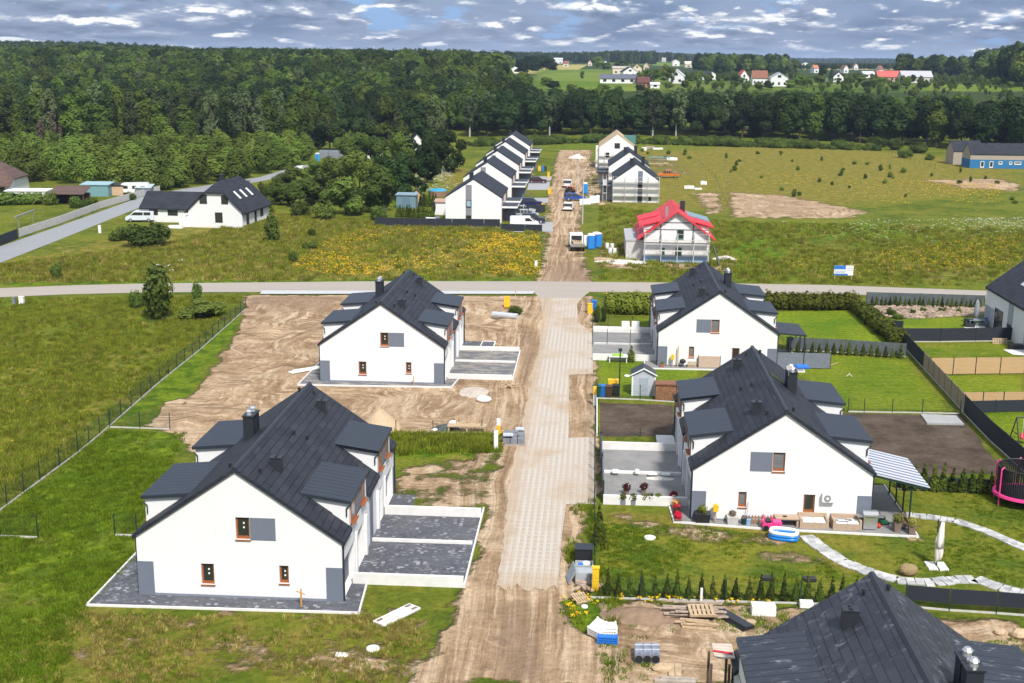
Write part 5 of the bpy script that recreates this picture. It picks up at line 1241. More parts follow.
far_house('house', 'cream house with red gable roof above the long white house', 637, 73.5, 9, 8.0, 10, 5.0, 0, mat('orange_roof', (0.42, 0.17, 0.10), 0.8), CREAM, wins=2)
far_house('house', 'brown house with dark red roof just above the valley belt', 643, 88, 12, 6.0, 8, 3.2, 0.1, mat('dark_red_roof', (0.11, 0.045, 0.035), 0.8), mat('brown_wall', (0.30, 0.15, 0.10), 0.9), wins=3, along=True)
far_house('shed', 'small white shed right of the dark red roof', 655, 88.5, 9, 3.2, 5, 2.4, 0, PLASTW, WHITE, wins=1, along=True, cat='shed')
far_house('house', 'tall white gabled house standing alone above the valley belt', 676, 83.5, 15, 8.0, 12, 4.6, -0.12, mat('white_roof', (0.60, 0.60, 0.62), 0.6), WHITE, wins=2)
far_house('house', 'white house with dark roof and white gable in the middle of the far village', 700, 79.5, 19, 5.5, 9, 3.4, 0.0, TILE, WHITE, wins=2, along=True)
far_house('house', 'wide white gable next to the dark roofed far house', 712, 79.5, 11, 5.5, 9, 3.2, 0.0, TILE, WHITE, wins=1)
far_house('house', 'small white gable with red roof edges in the far village', 744, 82.5, 10, 7.5, 9, 3.4, 0.1, mat('red_roof', (0.45, 0.07, 0.05), 0.7), WHITE, wins=2)
far_house('house', 'brown roofed house with white lower floor in the far village', 760, 85.0, 15, 8.0, 10, 4.2, 0.0, mat('rust_roof', (0.22, 0.095, 0.06), 0.8), WHITE, wins=4, along=True)
far_house('house', 'large white two storey house at the right end of the far village', 779, 86.5, 17, 7.8, 12, 5.0, -0.05, mat('blue_grey_roof', (0.30, 0.34, 0.42), 0.5), WHITE, wins=3)
far_house('house', 'half hidden white house with black roof among the far bushes', 838, 82.0, 12, 6.4, 9, 3.4, 0.35, TILE, WHITE, wins=2)
far_house('house', 'white house with low grey roof right of the black roofed far house', 868, 78.0, 12, 5.2, 10, 3.0, 0.2, mat('pale_metal', (0.5, 0.5, 0.52), 0.5), WHITE, wins=2, along=True)
far_house('barn', 'long barn with pink red roof on the far right', 889, 81.5, 22, 7.0, 12, 3.2, 0, mat('pink_roof', (0.50, 0.11, 0.09), 0.7), mat('barn_wall', (0.45, 0.30, 0.25), 0.9), wins=4, along=True, cat='barn')
far_house('barn', 'long pale barn with grey roof at the foot of the far right wood', 917, 83.0, 30, 7.5, 12, 4.0, 0, mat('grey_metal', (0.42, 0.42, 0.44), 0.6), mat('barn_pale', (0.58, 0.55, 0.52), 0.9), wins=7, along=True, cat='barn')
far_house('house', 'bluish roofed little house behind the trees left of the bright field', 516, 73, 10, 6, 8, 3.6, 0.1, mat('teal_roof', (0.2, 0.3, 0.36), 0.6), WHITE, wins=1)
far_house('hall', 'white flat hall far behind the bright field', 558, 63.5, 9, 9, 20, 7.0, 0, PLASTW, WHITE, wins=2, along=True, cat='hall')
far_house('house', 'pale house far off under the skyline left of the village', 676, 66.0, 7, 9, 12, 6.0, 0.1, mat('pale_roof2', (0.5, 0.46, 0.42), 0.8), WHITE, wins=1)
far_house('house', 'ochre house far off right of the pale one under the skyline', 688, 67.5, 7, 8, 12, 5.0, 0.1, CREAM, CREAM, wins=1, along=True)
far_house('hall', 'pale long hall on the far left ridge', 260, 54.0, 8, 8, 20, 6.0, 0, PLASTW, WHITE, wins=2, along=True, cat='hall')
far_house('house', 'dark grey roofed cottage peeping out of the grove', 375, 157, 16, 5.6, 8, 3.0, 0.25, TILE, WHITE, wins=2)
far_house('house', 'second cottage almost hidden behind the grove trees', 417, 151, 12, 5.4, 8, 3.2, 0.25, TILE, WHITE, wins=1)
# village trees, one by one, and the woods of the hills
VT = 'trees of the far village'
for px, pb, pt, r, k in ((492, 84, 50, 17, 'far'), (530, 74, 55, 10, 'oak'), (541, 73, 54, 10, 'oak'), (550, 73.5, 57, 8, 'oak'), (523, 75, 58, 8, 'oak'), (597, 72, 56, 7, 'far'), (606, 72, 62, 6, 'far'), (622, 71, 59, 8, 'far'), (582, 80, 71, 3.5, 'birch'), (647, 85, 66, 6, 'far'), (655, 84, 68, 6, 'far'), (640, 84, 70, 6, 'far'),
                          (665, 83, 63, 7, 'far'), (671, 84, 67, 6, 'far'), (691, 83, 71, 7, 'far'), (699, 82, 70, 6, 'far'), (727, 82, 74, 5, 'far'), (735, 83, 72, 6, 'far'), (720, 83, 76, 5, 'far'), (742, 84, 77, 4, 'far'), (798, 88, 74, 8, 'far'), (808, 86, 75, 6, 'far'), (820, 87, 75, 8, 'far'), (831, 62+20, 63, 3.0, 'spruce'), (823, 80, 64, 5, 'oak'), (850, 84, 76, 6, 'far'), (861, 84, 74, 6, 'far'), (872, 87, 79, 7, 'far'), (880, 84, 76, 6, 'far'), (912, 84, 74, 4, 'oak'), (905, 88, 80, 6, 'far'), (925, 88, 81, 6, 'far'), (940, 88, 80, 7, 'far'), (952, 88, 79, 5, 'birch'), (968, 88, 80, 6, 'far'), (1010, 88, 81, 5, 'far'), (974, 80, 68, 7, 'far'), (747, 90, 80, 6, 'far'), (758, 91, 81, 6, 'far'), (768, 90, 80, 5, 'oak'), (790, 91, 79, 7, 'far'), (734, 90, 80, 6, 'far'), (715, 90, 81, 6, 'far'), (684, 90, 80, 5, 'far'), (668, 91, 81, 6, 'far'), (640, 92, 84, 6, 'oak'), (605, 92, 84, 6, 'far'), (570, 92, 83, 6, 'far'), (845, 90, 80, 7, 'far'), (866, 90, 80, 6, 'oak'), (895, 91, 81, 7, 'far'), (553, 90, 80, 7, 'oak'), (545, 86, 76, 7, 'far')):
    p = GT(px, pb); s = mpp(p); d = ray(px, pt); t = p.y/d[1]; h = max(3.0, CP[2]+t*d[2]-p.z)
    tree(k, p, h, r*s, {'far': 'sunlit green tree between the houses of the far village', 'oak': 'dark round tree beside the bright field or the far barns', 'birch': 'slender pale tree beyond the valley belt', 'spruce': 'dark spruce standing above the far village'}[k], 'tree', VT+{'far': '', 'oak': ' (dark)', 'birch': ' (pale)', 'spruce': ' (spruce)'}[k], False)
rng = np.random.default_rng(77)
for px, pb, w_ in ((664, 62, 4), (697, 64, 4), (720, 66, 5), (735, 63, 4), (752, 68, 5), (770, 66, 4), (793, 70, 5), (806, 67, 8), (815, 73, 5), (846, 73, 5), (856, 70, 4), (590, 66, 4), (604, 64, 4), (646, 70, 5), (880, 74, 4), (566, 67, 5), (531, 66, 4)):
    far_house('house', 'tiny pale house scattered in the woods near the skyline', px, pb, w_, 7.5, 9, 4.6, R0.uniform(-0.3, 0.3), R0.choice([TILE, MATS['rust_roof'], MATS['pale_roof'], MATS['orange_roof']]), R0.choice([WHITE, CREAM, WHITE]), wins=1, along=R0.random() < 0.5)['group'] = 'tiny houses near the skyline'
FARP = [KINDS['far']['crown'][0], KINDS['far']['crown'][1], KINDS['far']['crown'][2]]
# wooded rise at the right
p0, p1, p2, p3 = GT(938, 81), GT(1060, 80), Vector((330, 1000, 0)), Vector((270, 1100, 0))
x, y = fill([(225, 690), (330, 690), (430, 980), (300, 1020)], 1500, rng)
scatter('hill_forest', np.stack([x, y, terrain(x, y)], 1), rng.uniform(0.9, 1.3, len(x)), rng.uniform(0, 6.28, len(x)), [KINDS['oak']['crown'][2], KINDS['far']['crown'][1], KINDS['birch']['crown'][1]])
# woods over the far land, left open where the fields lie
n = 60000
y = 640+rng.random(n)**1.25*8500; ang = rng.uniform(-0.56, 0.46, n); x = y*ang
def lumpy(x, y, s, seed):
    q = np.random.default_rng(seed); v = 0
    for k in range(7):
        a, b, c = q.uniform(-1, 1), q.uniform(-1, 1), q.uniform(0, 6.28); f = s*(1+0.8*k)
        v = v+np.sin(x*a*f+y*b*f*0.55+c)/(1+0.45*k)
    return v
den = lumpy(x, y, 1/130.0, 5)+1.4*sst(y, 1300, 2600)+3.0*(1-sst(ang, -0.20, -0.06))*(y > 650)-0.2
keep = (den > 0.35) & ~((ang > 0.035) & (ang < 0.30) & (y < 1020))
fieldv = np.zeros(n, bool)
for pl in ([(520, 64), (660, 66), (706, 74), (700, 90), (505, 90)], [(925, 83.5), (1024, 82.5), (1040, 90), (925, 90)], [(215, 52), (300, 52), (310, 56), (215, 56)]):
    fieldv |= in_poly(x, y, [GT(*q) for q in pl])
for o_ in [o for o in bpy.data.objects if o.get('category') in ('house', 'barn', 'hall') and o.location.y > 600]:
    t_ = o_.location; k_ = y/t_.y
    keep &= ~((np.abs(x-t_.x*k_) < 16) & (y < t_.y+8) & (y > t_.y-0.22*t_.y))
keep &= ~fieldv
x, y = x[keep], y[keep]
far_ = y > 1350
scatter('ridge_woods', np.stack([x[far_], y[far_], terrain(x[far_], y[far_])-0.5], 1), rng.uniform(0.7, 1.1, far_.sum())*np.where((ang[keep][far_] > 0.15) & (ang[keep][far_] < 0.33) & (y[far_] < 4200), 0.42, 1.0), rng.uniform(0, 6.28, far_.sum()), FORD)
x, y = x[~far_], y[~far_]
scatter('far_woods', np.stack([x, y, terrain(x, y)-0.5], 1), rng.uniform(0.7, 1.15, len(x)), rng.uniform(0, 6.28, len(x)), FARP+[KINDS['oak']['crown'][3]])
x, y = fill([(20, 540), (230, 540), (340, 960), (60, 900)], 900, rng)
ok = ~in_poly(x, y, [GT(*q) for q in [(500, 64), (660, 66), (672, 74), (664, 90), (505, 90)]])
for o_ in [o for o in bpy.data.objects if o.get('category') in ('house', 'barn', 'shed') and o.location.y > 600]:
    t_ = o_.location; k_ = y/t_.y; ok &= ~((np.abs(x-t_.x*k_) < 12) & (y < t_.y+8) & (y > t_.y*0.93))
scatter('village_bushes', np.stack([x[ok], y[ok], terrain(x[ok], y[ok])-0.3], 1), rng.uniform(0.12, 0.40, ok.sum()), rng.uniform(0, 6.28, ok.sum()), FARP)

# ------------------------------------------------------------------ vehicles
def paint(nm, c): return mat('paint_'+nm, c, 0.28, 0.5, 0.03)
RUB = mat('tyre_rubber', (0.018, 0.018, 0.018), 0.85, 0.2)
RIM = mat('alloy', (0.45, 0.45, 0.47), 0.35, 0.5, 0.05, metal=0.6)
LAMP = mat('lamp_glass', (0.7, 0.7, 0.68), 0.15, 0.6, 0.05); TAIL = mat('tail_lamp', (0.35, 0.01, 0.01), 0.2, 0.6, 0.05)
PROF = {
 'sedan': (4.5, 1.8, [(-2.25, .35), (-2.25, .85), (-1.6, .95), (1.0, .92), (2.1, .78), (2.25, .55), (2.2, .3)], [(-1.75, .93), (-1.15, 1.42), (0.25, 1.42), (1.05, .92)], (-1.35, 1.4)),
 'estate': (4.6, 1.82, [(-2.3, .35), (-2.3, .9), (1.1, .95), (2.1, .8), (2.3, .55), (2.25, .3)], [(-2.25, .9), (-2.0, 1.45), (0.2, 1.47), (1.15, .94)], (-1.4, 1.4)),
 'suv': (4.5, 1.86, [(-2.2, .4), (-2.22, 1.0), (1.1, 1.05), (2.1, .95), (2.25, .6), (2.2, .35)], [(-2.15, 1.0), (-1.85, 1.65), (0.35, 1.65), (1.15, 1.04)], (-1.35, 1.4)),
 'van': (4.9, 1.95, [(-2.45, .35), (-2.45, 1.9), (0.75, 1.95), (0.95, 1.88), (1.75, 1.15), (2.35, .95), (2.45, .6), (2.4, .3)], None, (-1.55, 1.55)),
 'pickup': (5.2, 1.9, [(-2.6, .5), (-2.6, 1.05), (1.2, 1.08), (2.35, 1.0), (2.6, .7), (2.55, .42)], [(-0.75, 1.06), (-0.6, 1.72), (0.7, 1.74), (1.4, 1.07)], (-1.65, 1.65))}
def car(name, label, loc, rz, typ, col, cat='car', group=None):
    L, W, body, gh, ax = PROF[typ]; h = W/2
    e = empty(name, loc, rz, label, cat, group)
    b = MB(); b.extr([(x, -h, z) for x, z in body], (0, W, 0)); bo = b.build('body', col, e, bevel=0.05)
    if gh:
        i = 0.13
        g = MB(); n = len(gh); a = [Vector((x, -h+(i if z > 1.2 else 0.02), z)) for x, z in gh]; c = [Vector((x, h-(i if z > 1.2 else 0.02), z)) for x, z in gh]
        g.solid(a+c, [(0, 1, 2, 3), (7, 6, 5, 4), (0, 4, 5, 1), (1, 5, 6, 2), (2, 6, 7, 3)]); g.build('windows', GLASS, e)
        r = MB(); x0, x1 = gh[1][0], gh[2][0]; z = gh[1][1]; r.box(x0-0.03, x1+0.05, -h+i-0.02, h-i+0.02, z-0.02, z+0.045); ro = r.build('roof', col, e, bevel=0.02)
        for k in (0.12, 0.55, 0.97):
            q = MB(); xx = x0+(x1-x0)*k
            for s in (-1, 1): q.extr([(xx-0.05, s*(h-i+0.012), z), (xx+0.05, s*(h-i+0.012), z), (xx+0.05, s*(h+0.004), gh[0][1]), (xx-0.05, s*(h+0.004), gh[0][1])], (0, -s*0.03, 0))
            q.build('pillar', col, ro)
    else:
        g = MB()
        for s in (-1, 1):
            g.extr([(0.15, s*(h+0.004), 1.2), (0.15, s*(h+0.004), 1.72), (0.85, s*(h+0.004), 1.72), (1.5, s*(h+0.004), 1.2)], (0, -s*0.01, 0))
        g.extr([(1.0, -h+0.12, 1.86), (1.0, h-0.12, 1.86), (1.74, h-0.08, 1.2), (1.74, -h+0.08, 1.2)], (0.02, 0, 0.02)); g.box(-2.46, -2.452, -h+0.2, h-0.2, 1.25, 1.7); g.build('windows', GLASS, e)
    for x in ax:
        for s in (-1, 1):
            t = MB(); t.cyl((x, s*(h-0.2), 0.33), (x, s*(h+0.012), 0.33), 0.33, 0.33, 14); to = t.build('wheel', RUB, e)
            r = MB(); r.cyl((x, s*(h+0.011), 0.33), (x, s*(h+0.024), 0.33), 0.21, 0.19, 10); r.build('rim', RIM, to)
    for s in (-1, 1):
        x1 = max(x for x, z in body); l = MB(); l.box(x1-0.12, x1+0.008, s*(h-0.42), s*(h-0.1), 0.58, 0.76); l.build('headlight', LAMP, e)
        x1 = min(x for x, z in body); l = MB(); l.box(x1-0.008, x1+0.1, s*(h-0.3), s*(h-0.08), 0.66, 0.86); l.build('tail_light', TAIL, e)
    if typ == 'pickup':
        b = MB(); b.box(-2.5, -0.85, -h+0.1, h-0.1, 1.055, 1.086); b.build('cargo_bed', BLACK, e)
    return e
PW, PS, PB, PD, PO = paint('white', (0.75, 0.75, 0.75)), paint('silver', (0.42, 0.43, 0.46)), paint('blue', (0.03, 0.08, 0.30)), paint('dark', (0.03, 0.032, 0.04)), paint('orange', (0.60, 0.17, 0.02))
car('van', 'white panel van parked at the front of the row houses behind the black screen', G(524.5, 227.5), 0.02, 'van', PW, 'van')
car('car', 'dark grey car parked right behind the white panel van', G(533, 223), 0.02, 'suv', PD)
car('car', 'silver car parked third from the black screen in front of the row house', G(526, 217.5), 0.02, 'sedan', PS)
car('car', 'silver estate parked behind the silver car by the row house', G(523, 213.5), 0.02, 'estate', PS)
car('car', 'dark blue car with white roof parked beside the dark garden screen', G(531, 206.5), 0.02, 'suv', paint('navy', (0.02, 0.025, 0.08)))
car('car', 'dark red car parked at the second row house', G(537.5, 183), 0.02, 'sedan', paint('maroon', (0.06, 0.012, 0.02)))
fence('dark garden screen between the parked cars at the row house', [G(527, 213), G(545, 212.5)], 1.5, 'dark', gap=1.6, plinth=False)
car('car', 'white car parked on the dirt track below the unfinished houses', G(568.5, 210), 1.5, 'estate', PW)
car('car', 'white small car behind the orange dumper on the dirt track', G(567.5, 187), 1.55, 'suv', PW)
car('car', 'blue car parked in front of the unfinished row', G(575, 200.5), 0.1, 'estate', PB)
car('pickup_truck', 'orange pickup truck standing on the meadow behind the unfinished houses', G(668.5, 177.5), math.pi-0.05, 'pickup', PO, 'pickup')
car('van', 'white minibus with dark rear parked in front of the garage', G(141, 221.5), math.pi+0.12, 'van', paint('pale_blue', (0.62, 0.66, 0.72)), 'van')
mini = [o for o in bpy.data.objects if o.name.startswith('van') and o.get('label', '').startswith('white minibus')][0]
for s in (-1, 1):
    for k in range(2): b = MB(); b.box(-1.9+1.3*k, -0.75+1.3*k, s*0.985, s*0.99, 1.2, 1.72); b.build('side_window', GLASS, mini)
# flatbed truck by the blue toilets
p = G(576.5, 249); e = empty('flatbed_truck', p, math.pi/2+0.08, 'white crew van with open flat bed loaded with boards on the dirt track', 'truck')
b = MB(); b.extr([(0.3, -1, .4), (0.3, -1, 2.2), (2.3, -1, 2.25), (3.0, -1, 1.3), (3.5, -1, 1.1), (3.55, -1, .4)], (0, 2.0, 0)); b.build('cab', PW, e, bevel=0.06)
b = MB(); b.box(-3.0, 0.25, -1.05, 1.05, 0.75, 0.95); b.box(-3.05, -2.98, -1.05, 1.05, 0.95, 1.25); be = b.build('flatbed', STEEL, e)
b = MB()
for k in range(5): b.obox((-1.2, -0.5+0.25*k, 1.05+0.03*k), (3.4, 0.2, 0.06), 0.06*(k-2), 0, (0, -0.12))
b.build('board_load', TIMBER, be)
b = MB(); b.box(0.285, 0.298, -0.8, 0.8, 0.9, 2.0); b.build('rear_opening', BLACK, e)
b = MB(); b.extr([(2.42, -0.85, 2.14), (2.42, 0.85, 2.14), (2.98, 0.9, 1.38), (2.98, -0.9, 1.38)], (0.03, 0, 0.03)); b.build('windscreen', GLASS, e)
b = MB(); b.box(0.1, 0.2, -2.0, -1.1, 0.5, 2.1); b.build('open_door', PW, e)
for x in (-2.0, 2.6):
    for s in (-1, 1):
        t = MB(); t.cyl((x, s*0.8, 0.37), (x, s*1.06, 0.37), 0.37, 0.37, 14); to = t.build('wheel', RUB, e); r = MB(); r.cyl((x, s*1.055, 0.37), (x, s*1.075, 0.37), 0.2, 0.18, 10); r.build('rim', RIM, to)
# orange dumper, caravan
p = G(570, 193.5); e = empty('dumper', p, 1.4, 'small orange dumper standing on the dirt track behind the white car', 'dumper')
b = MB(); b.extr([(0.2, -0.8, 0.7), (0.1, -0.8, 1.4), (1.8, -0.8, 1.5), (1.5, -0.8, 0.7)], (0, 1.6, 0)); b.build('skip', PO, e)
b = MB(); b.box(-1.6, 0.1, -0.7, 0.7, 0.5, 1.2); b.box(-0.6, -0.1, -0.4, 0.4, 1.2, 1.5); b.build('chassis', BLACK, e)
for x in (-1.1, 0.9):
    for s in (-1, 1): t = MB(); t.cyl((x, s*0.6, 0.42), (x, s*0.92, 0.42), 0.42, 0.42, 12); t.build('wheel', RUB, e)
p = G(136, 195); e = empty('caravan', p, 0.1, 'white caravan with dark windows parked by the trees behind the lane', 'caravan')
b = MB(); b.extr([(-2.8, -1.1, .5), (-3.0, -1.1, 1.5), (-2.6, -1.1, 2.5), (2.6, -1.1, 2.6), (2.8, -1.1, 1.5), (2.6, -1.1, .5)], (0, 2.2, 0)); b.build('body', PW, e, bevel=0.15)
b = MB()
for x in (-2.2, -0.4, 1.3): b.box(x, x+0.9, -1.13, -1.105, 1.4, 2.0)
b.build('windows', GLASS, e)
for s in (-1, 1): t = MB(); t.cyl((0, s*0.8, 0.33), (0, s*1.05, 0.33), 0.33, 0.33, 12); t.build('wheel', RUB, e)

# ------------------------------------------------------------------ sheds, toilets, garden houses of the background
def at(px, py, z=0): return G(px, py, z)
def shed(name, label, loc, rz, W, D, he, hr, wall, roof, door=None, cat='shed'):
    e = gable_house(name, label, loc, rz, W, D, he, hr, roof, wall, 0.15, cat=cat, th=0.1)
    if door is not None: b = MB(); b.box(-W*0.2, W*0.2, -0.03, -0.004, 0.05, he*0.85); b.build('door', door, e)
    return e
TEAL = mat('teal_sheet', (0.16, 0.30, 0.32), 0.6, 0.3, 0.08, 2)
def flat_shed(name, label, loc, rz, W, D, h, wall, roof, slope=0.2, open_front=False):
    e = empty(name, loc, rz, label, 'shed'); b = MB()
    if open_front:
        for x in (-W/2, W/2): b.box(x-0.08, x+0.08, 0, 0.16, 0, h)
        b.box(-W/2, W/2, D-0.1, D, 0, h); b.box(-W/2-0.0, -W/2+0.1, 0.16, D-0.1, 0, h)
    else: b.extr([(-W/2, 0, 0), (W/2, 0, 0), (W/2, 0, h), (-W/2, 0, h)], (0, D, 0))
    b.build('wall', wall, e); r = MB(); r.extr([(-W/2-0.2, -0.2, h+0.01), (W/2+0.2, -0.2, h+0.01), (W/2+0.2, D+0.2, h+slope), (-W/2-0.2, D+0.2, h+slope)], (0, 0, 0.12)); r.build('roof', roof, e); return e
flat_shed('shed', 'turquoise sheet metal shed behind the lane', at(95, 196.5), 0.05, 5.6, 3.5, 2.3, TEAL, mat('teal_roof_sheet', (0.28, 0.42, 0.46), 0.5), 0.3)
flat_shed('shed', 'small shed with dark roof and peach wall beside the caravan', at(114, 195.5), 0.05, 3.8, 3, 2.0, mat('peach', (0.55, 0.38, 0.25), 0.85), BLACK, 0.2)
flat_shed('open_shed', 'open wooden shelter with long red brown roof near the left edge', at(67, 205), 0.05, 6.4, 4, 2.0, mat('dark_wood', (0.10, 0.06, 0.04), 0.85), TILEB, 1.2, True)
flat_shed('shed', 'low grey glass shed right of the caravan', at(143.5, 196), 0.1, 3.0, 2.5, 1.6, PLINTH, mat('pale_glass', (0.4, 0.47, 0.5), 0.3), 0.5)
flat_shed('annex', 'low white flat annex in front of the brown roofed house', at(26, 199.5), 0.1, 8, 4, 1.6, WHITE, PLASTW, 0.1)
e = flat_shed('garden_shed', 'blue grey metal garden shed in the row house garden', at(406, 208.5), 0.0, 3.7, 3, 2.5, mat('blue_grey_sheet', (0.15, 0.24, 0.30), 0.5, 0.4, 0.08, 2, stretch=(6, 1, 1)), mat('blue_grey_sheet2', (0.22, 0.31, 0.37), 0.5), 0.15)
b = MB(); b.box(-0.75, 0.75, -0.03, -0.004, 0.1, 2.1); b.build('door', mat('blue_grey_door', (0.12, 0.20, 0.26), 0.5), e)
shed('playhouse', 'orange timber playhouse right of the blue grey garden shed', at(416.5, 206), 0.15, 2.2, 2.4, 2.2, 3.2, mat('orange_wood', (0.62, 0.36, 0.13), 0.8), BLACK, TIMBER, 'playhouse')
e = shed('playhouse', 'pale playhouse with dark roof on the left in the row house gardens', at(381, 210.5), 0.1, 2.3, 2.0, 2.2, 3.0, CREAM, DARKM, DARKM, 'playhouse')
flat_shed('garden_hut', 'pink roofed white garden hut against the nearest row house', at(441, 215), 0, 2.3, 2.6, 2.3, WHITE, mat('pink_tiles', (0.45, 0.27, 0.22), 0.8), 0.3)
b = MB(); b.cyl((0, 0, 0), (0, 0, 1.15), 2.0, 2.0, 20); e = tag(empty('garden_pool', at(438, 196), 0, 'blue covered round pool behind the thuja row', 'pool')); b.build('pool_wall', mat('rust_wood', (0.25, 0.15, 0.10), 0.9), e)
b = MB(); b.ell((0, 0, 1.15), (1.95, 1.95, 0.45), 16, 6); b.build('pool_cover', mat('cover_blue', (0.03, 0.30, 0.55), 0.5), e)
b = MB(); b.cyl((0, 0, 0), (0, 0, 0.9), 0.05, 0.05); b.ell((0, 0, 1.9), (0.32, 0.32, 1.1), 10, 8); tag(b.build('folded_parasol', BLACK), 'folded black parasol beside the pink roofed hut', 'parasol').location = at(434, 217.5)
def garden_set(label, loc, m):
    b = MB(); b.box(-0.9, 0.9, -0.5, 0.5, 0.68, 0.74)
    for x in (-0.8, 0.8):
        for y in (-0.4, 0.4): b.box(x-0.04, x+0.04, y-0.04, y+0.04, 0, 0.68)
    o = tag(b.build('garden_table', m), label, 'table'); o.location = loc
garden_set('white garden table on the terrace of the nearest row house', at(431, 222), PLASTW)
for q, lb in (((428, 223.5), 'white garden chair left of the white row house table'), ((437, 222.5), 'grey garden chair right of the white row house table')):
    b = MB(); b.box(-0.4, 0.4, -0.4, 0.4, 0.3, 0.5); b.box(-0.4, 0.4, 0.28, 0.4, 0.5, 1.05); b.box(-0.4, -0.28, -0.4, 0.28, 0.5, 0.7); b.box(0.28, 0.4, -0.4, 0.28, 0.5, 0.7)
    for x in (-0.35, 0.35):
        for y in (-0.35, 0.35): b.box(x-0.03, x+0.03, y-0.03, y+0.03, 0, 0.3)
    o = tag(b.build('garden_chair', PLASTW if 'white garden' in lb else PLINTH), lb, 'chair'); o.location = at(*q)
def toilet(label, loc, rz, col=BLUE):
    e = empty('portable_toilet', loc, rz, label, 'toilet'); b = MB(); b.box(-0.55, 0.55, -0.55, 0.55, 0.05, 2.1); b.build('cabin', col, e, bevel=0.04)
    b = MB(); b.extr([(-0.58, -0.58, 2.1), (0.58, -0.58, 2.1), (0.35, -0.58, 2.35), (-0.35, -0.58, 2.35)], (0, 1.16, 0)); b.build('roof', PLASTW, e)
    b = MB(); b.box(-0.4, 0.4, -0.58, -0.555, 0.15, 2.0); b.build('door', mat('door_blue', (0.03, 0.22, 0.62), 0.5), e)
toilet('blue portable toilet beside the open white crew van, left of the pair', at(591, 249), 0.1)
toilet('blue portable toilet of the pair, right one beside the white barrels', at(597, 247.5), 0.5)
toilet('blue portable toilet at the building site of the unfinished row', at(585, 193.5), 0.1, mat('azure', (0.03, 0.30, 0.55), 0.5))
toilet('turquoise portable toilet at the end of the lane in the forest', at(317.5, 161.5), 0.1, mat('turquoise', (0.06, 0.42, 0.45), 0.5))
for px, py in ((607, 249), (612, 249.5), (610, 254), (614.5, 254.5)):
    b = MB(); b.cyl((0, 0, 0), (0, 0, 0.88), 0.29, 0.29, 12); b.cyl((0, 0, 0.88), (0, 0, 0.92), 0.25, 0.25, 12); o = tag(b.build('barrel', PLASTW), 'white barrel standing between toilets and red roofed house', 'barrel', 'white barrels by the toilets'); o.location = at(px, py)
def heap(name, label, loc, r, h, m, seed=0, cat='heap', n=18):
    rnd = random.Random(seed); b = MB(); vs = [(0, 0, h)]; fs = []
    R = 7
    for j in range(1, R+1):
        for i in range(n):
            a = 6.283*i/n; k = j/R; q = 1+rnd.uniform(-.1, .1)
            vs.append((r[0]*k*math.cos(a)*q, r[1]*k*math.sin(a)*q, max(-0.05, h*(1-k**1.15)*(1+rnd.uniform(-.14, .14))-0.04*k)))
    for i in range(n): fs.append((0, 1+i, 1+(i+1) % n))
    for j in range(R-1):
        for i in range(n): fs.append((1+j*n+i, 1+(j+1)*n+i, 1+(j+1)*n+(i+1) % n, 1+j*n+(i+1) % n))
    b.solid(vs, fs); o = b.build(name, m, smooth=True); o.location = loc; return tag(o, label, cat)
SAND = mat('sand', (0.50, 0.37, 0.24), 0.95, 0.1, 0.1, 6, bump=0.4); EARTH = mat('earth', (0.24, 0.165, 0.11), 0.95, 0.1, 0.2, 3, bump=0.5); PALE = mat('lime_rubble', (0.62, 0.58, 0.52), 0.95, 0.1, 0.15, 4, bump=0.4)
heap('sand_heap', 'pale sand heap behind the nearest left house', at(380, 427), (1.7, 1.9), 1.5, SAND, 1)
heap('earth_heap', 'flat brown earth bank behind the white crates at the bottom', at(640, 616), (2.2, 1.2), 0.45, EARTH, 2)
heap('sand_patch', 'spilled white sand on the building ground behind the nearest left house', at(474, 392), (1.7, 2.2), 0.12, mat('lime_sand', (0.47, 0.41, 0.34), 0.95, 0.1, 0.2, 3), 3, 'sand')
heap('rubble_heap', 'white rubble spread in front of the red roofed house', at(622, 262), (4.2, 2.2), 0.35, PALE, 4)
heap('rubble_heap', 'pale rubble heap right of the red roofed house', at(725, 259), (2.0, 1.6), 0.5, PALE, 5)
heap('white_heap', 'white heap under sheets at the head of the dirt track', at(577, 158), (2.6, 2.4), 1.2, PALE, 6)
heap('soil_heap', 'dark soil bank along the road edge of the bare plot', at(300, 301), (8, 1.6), 0.5, EARTH, 7)
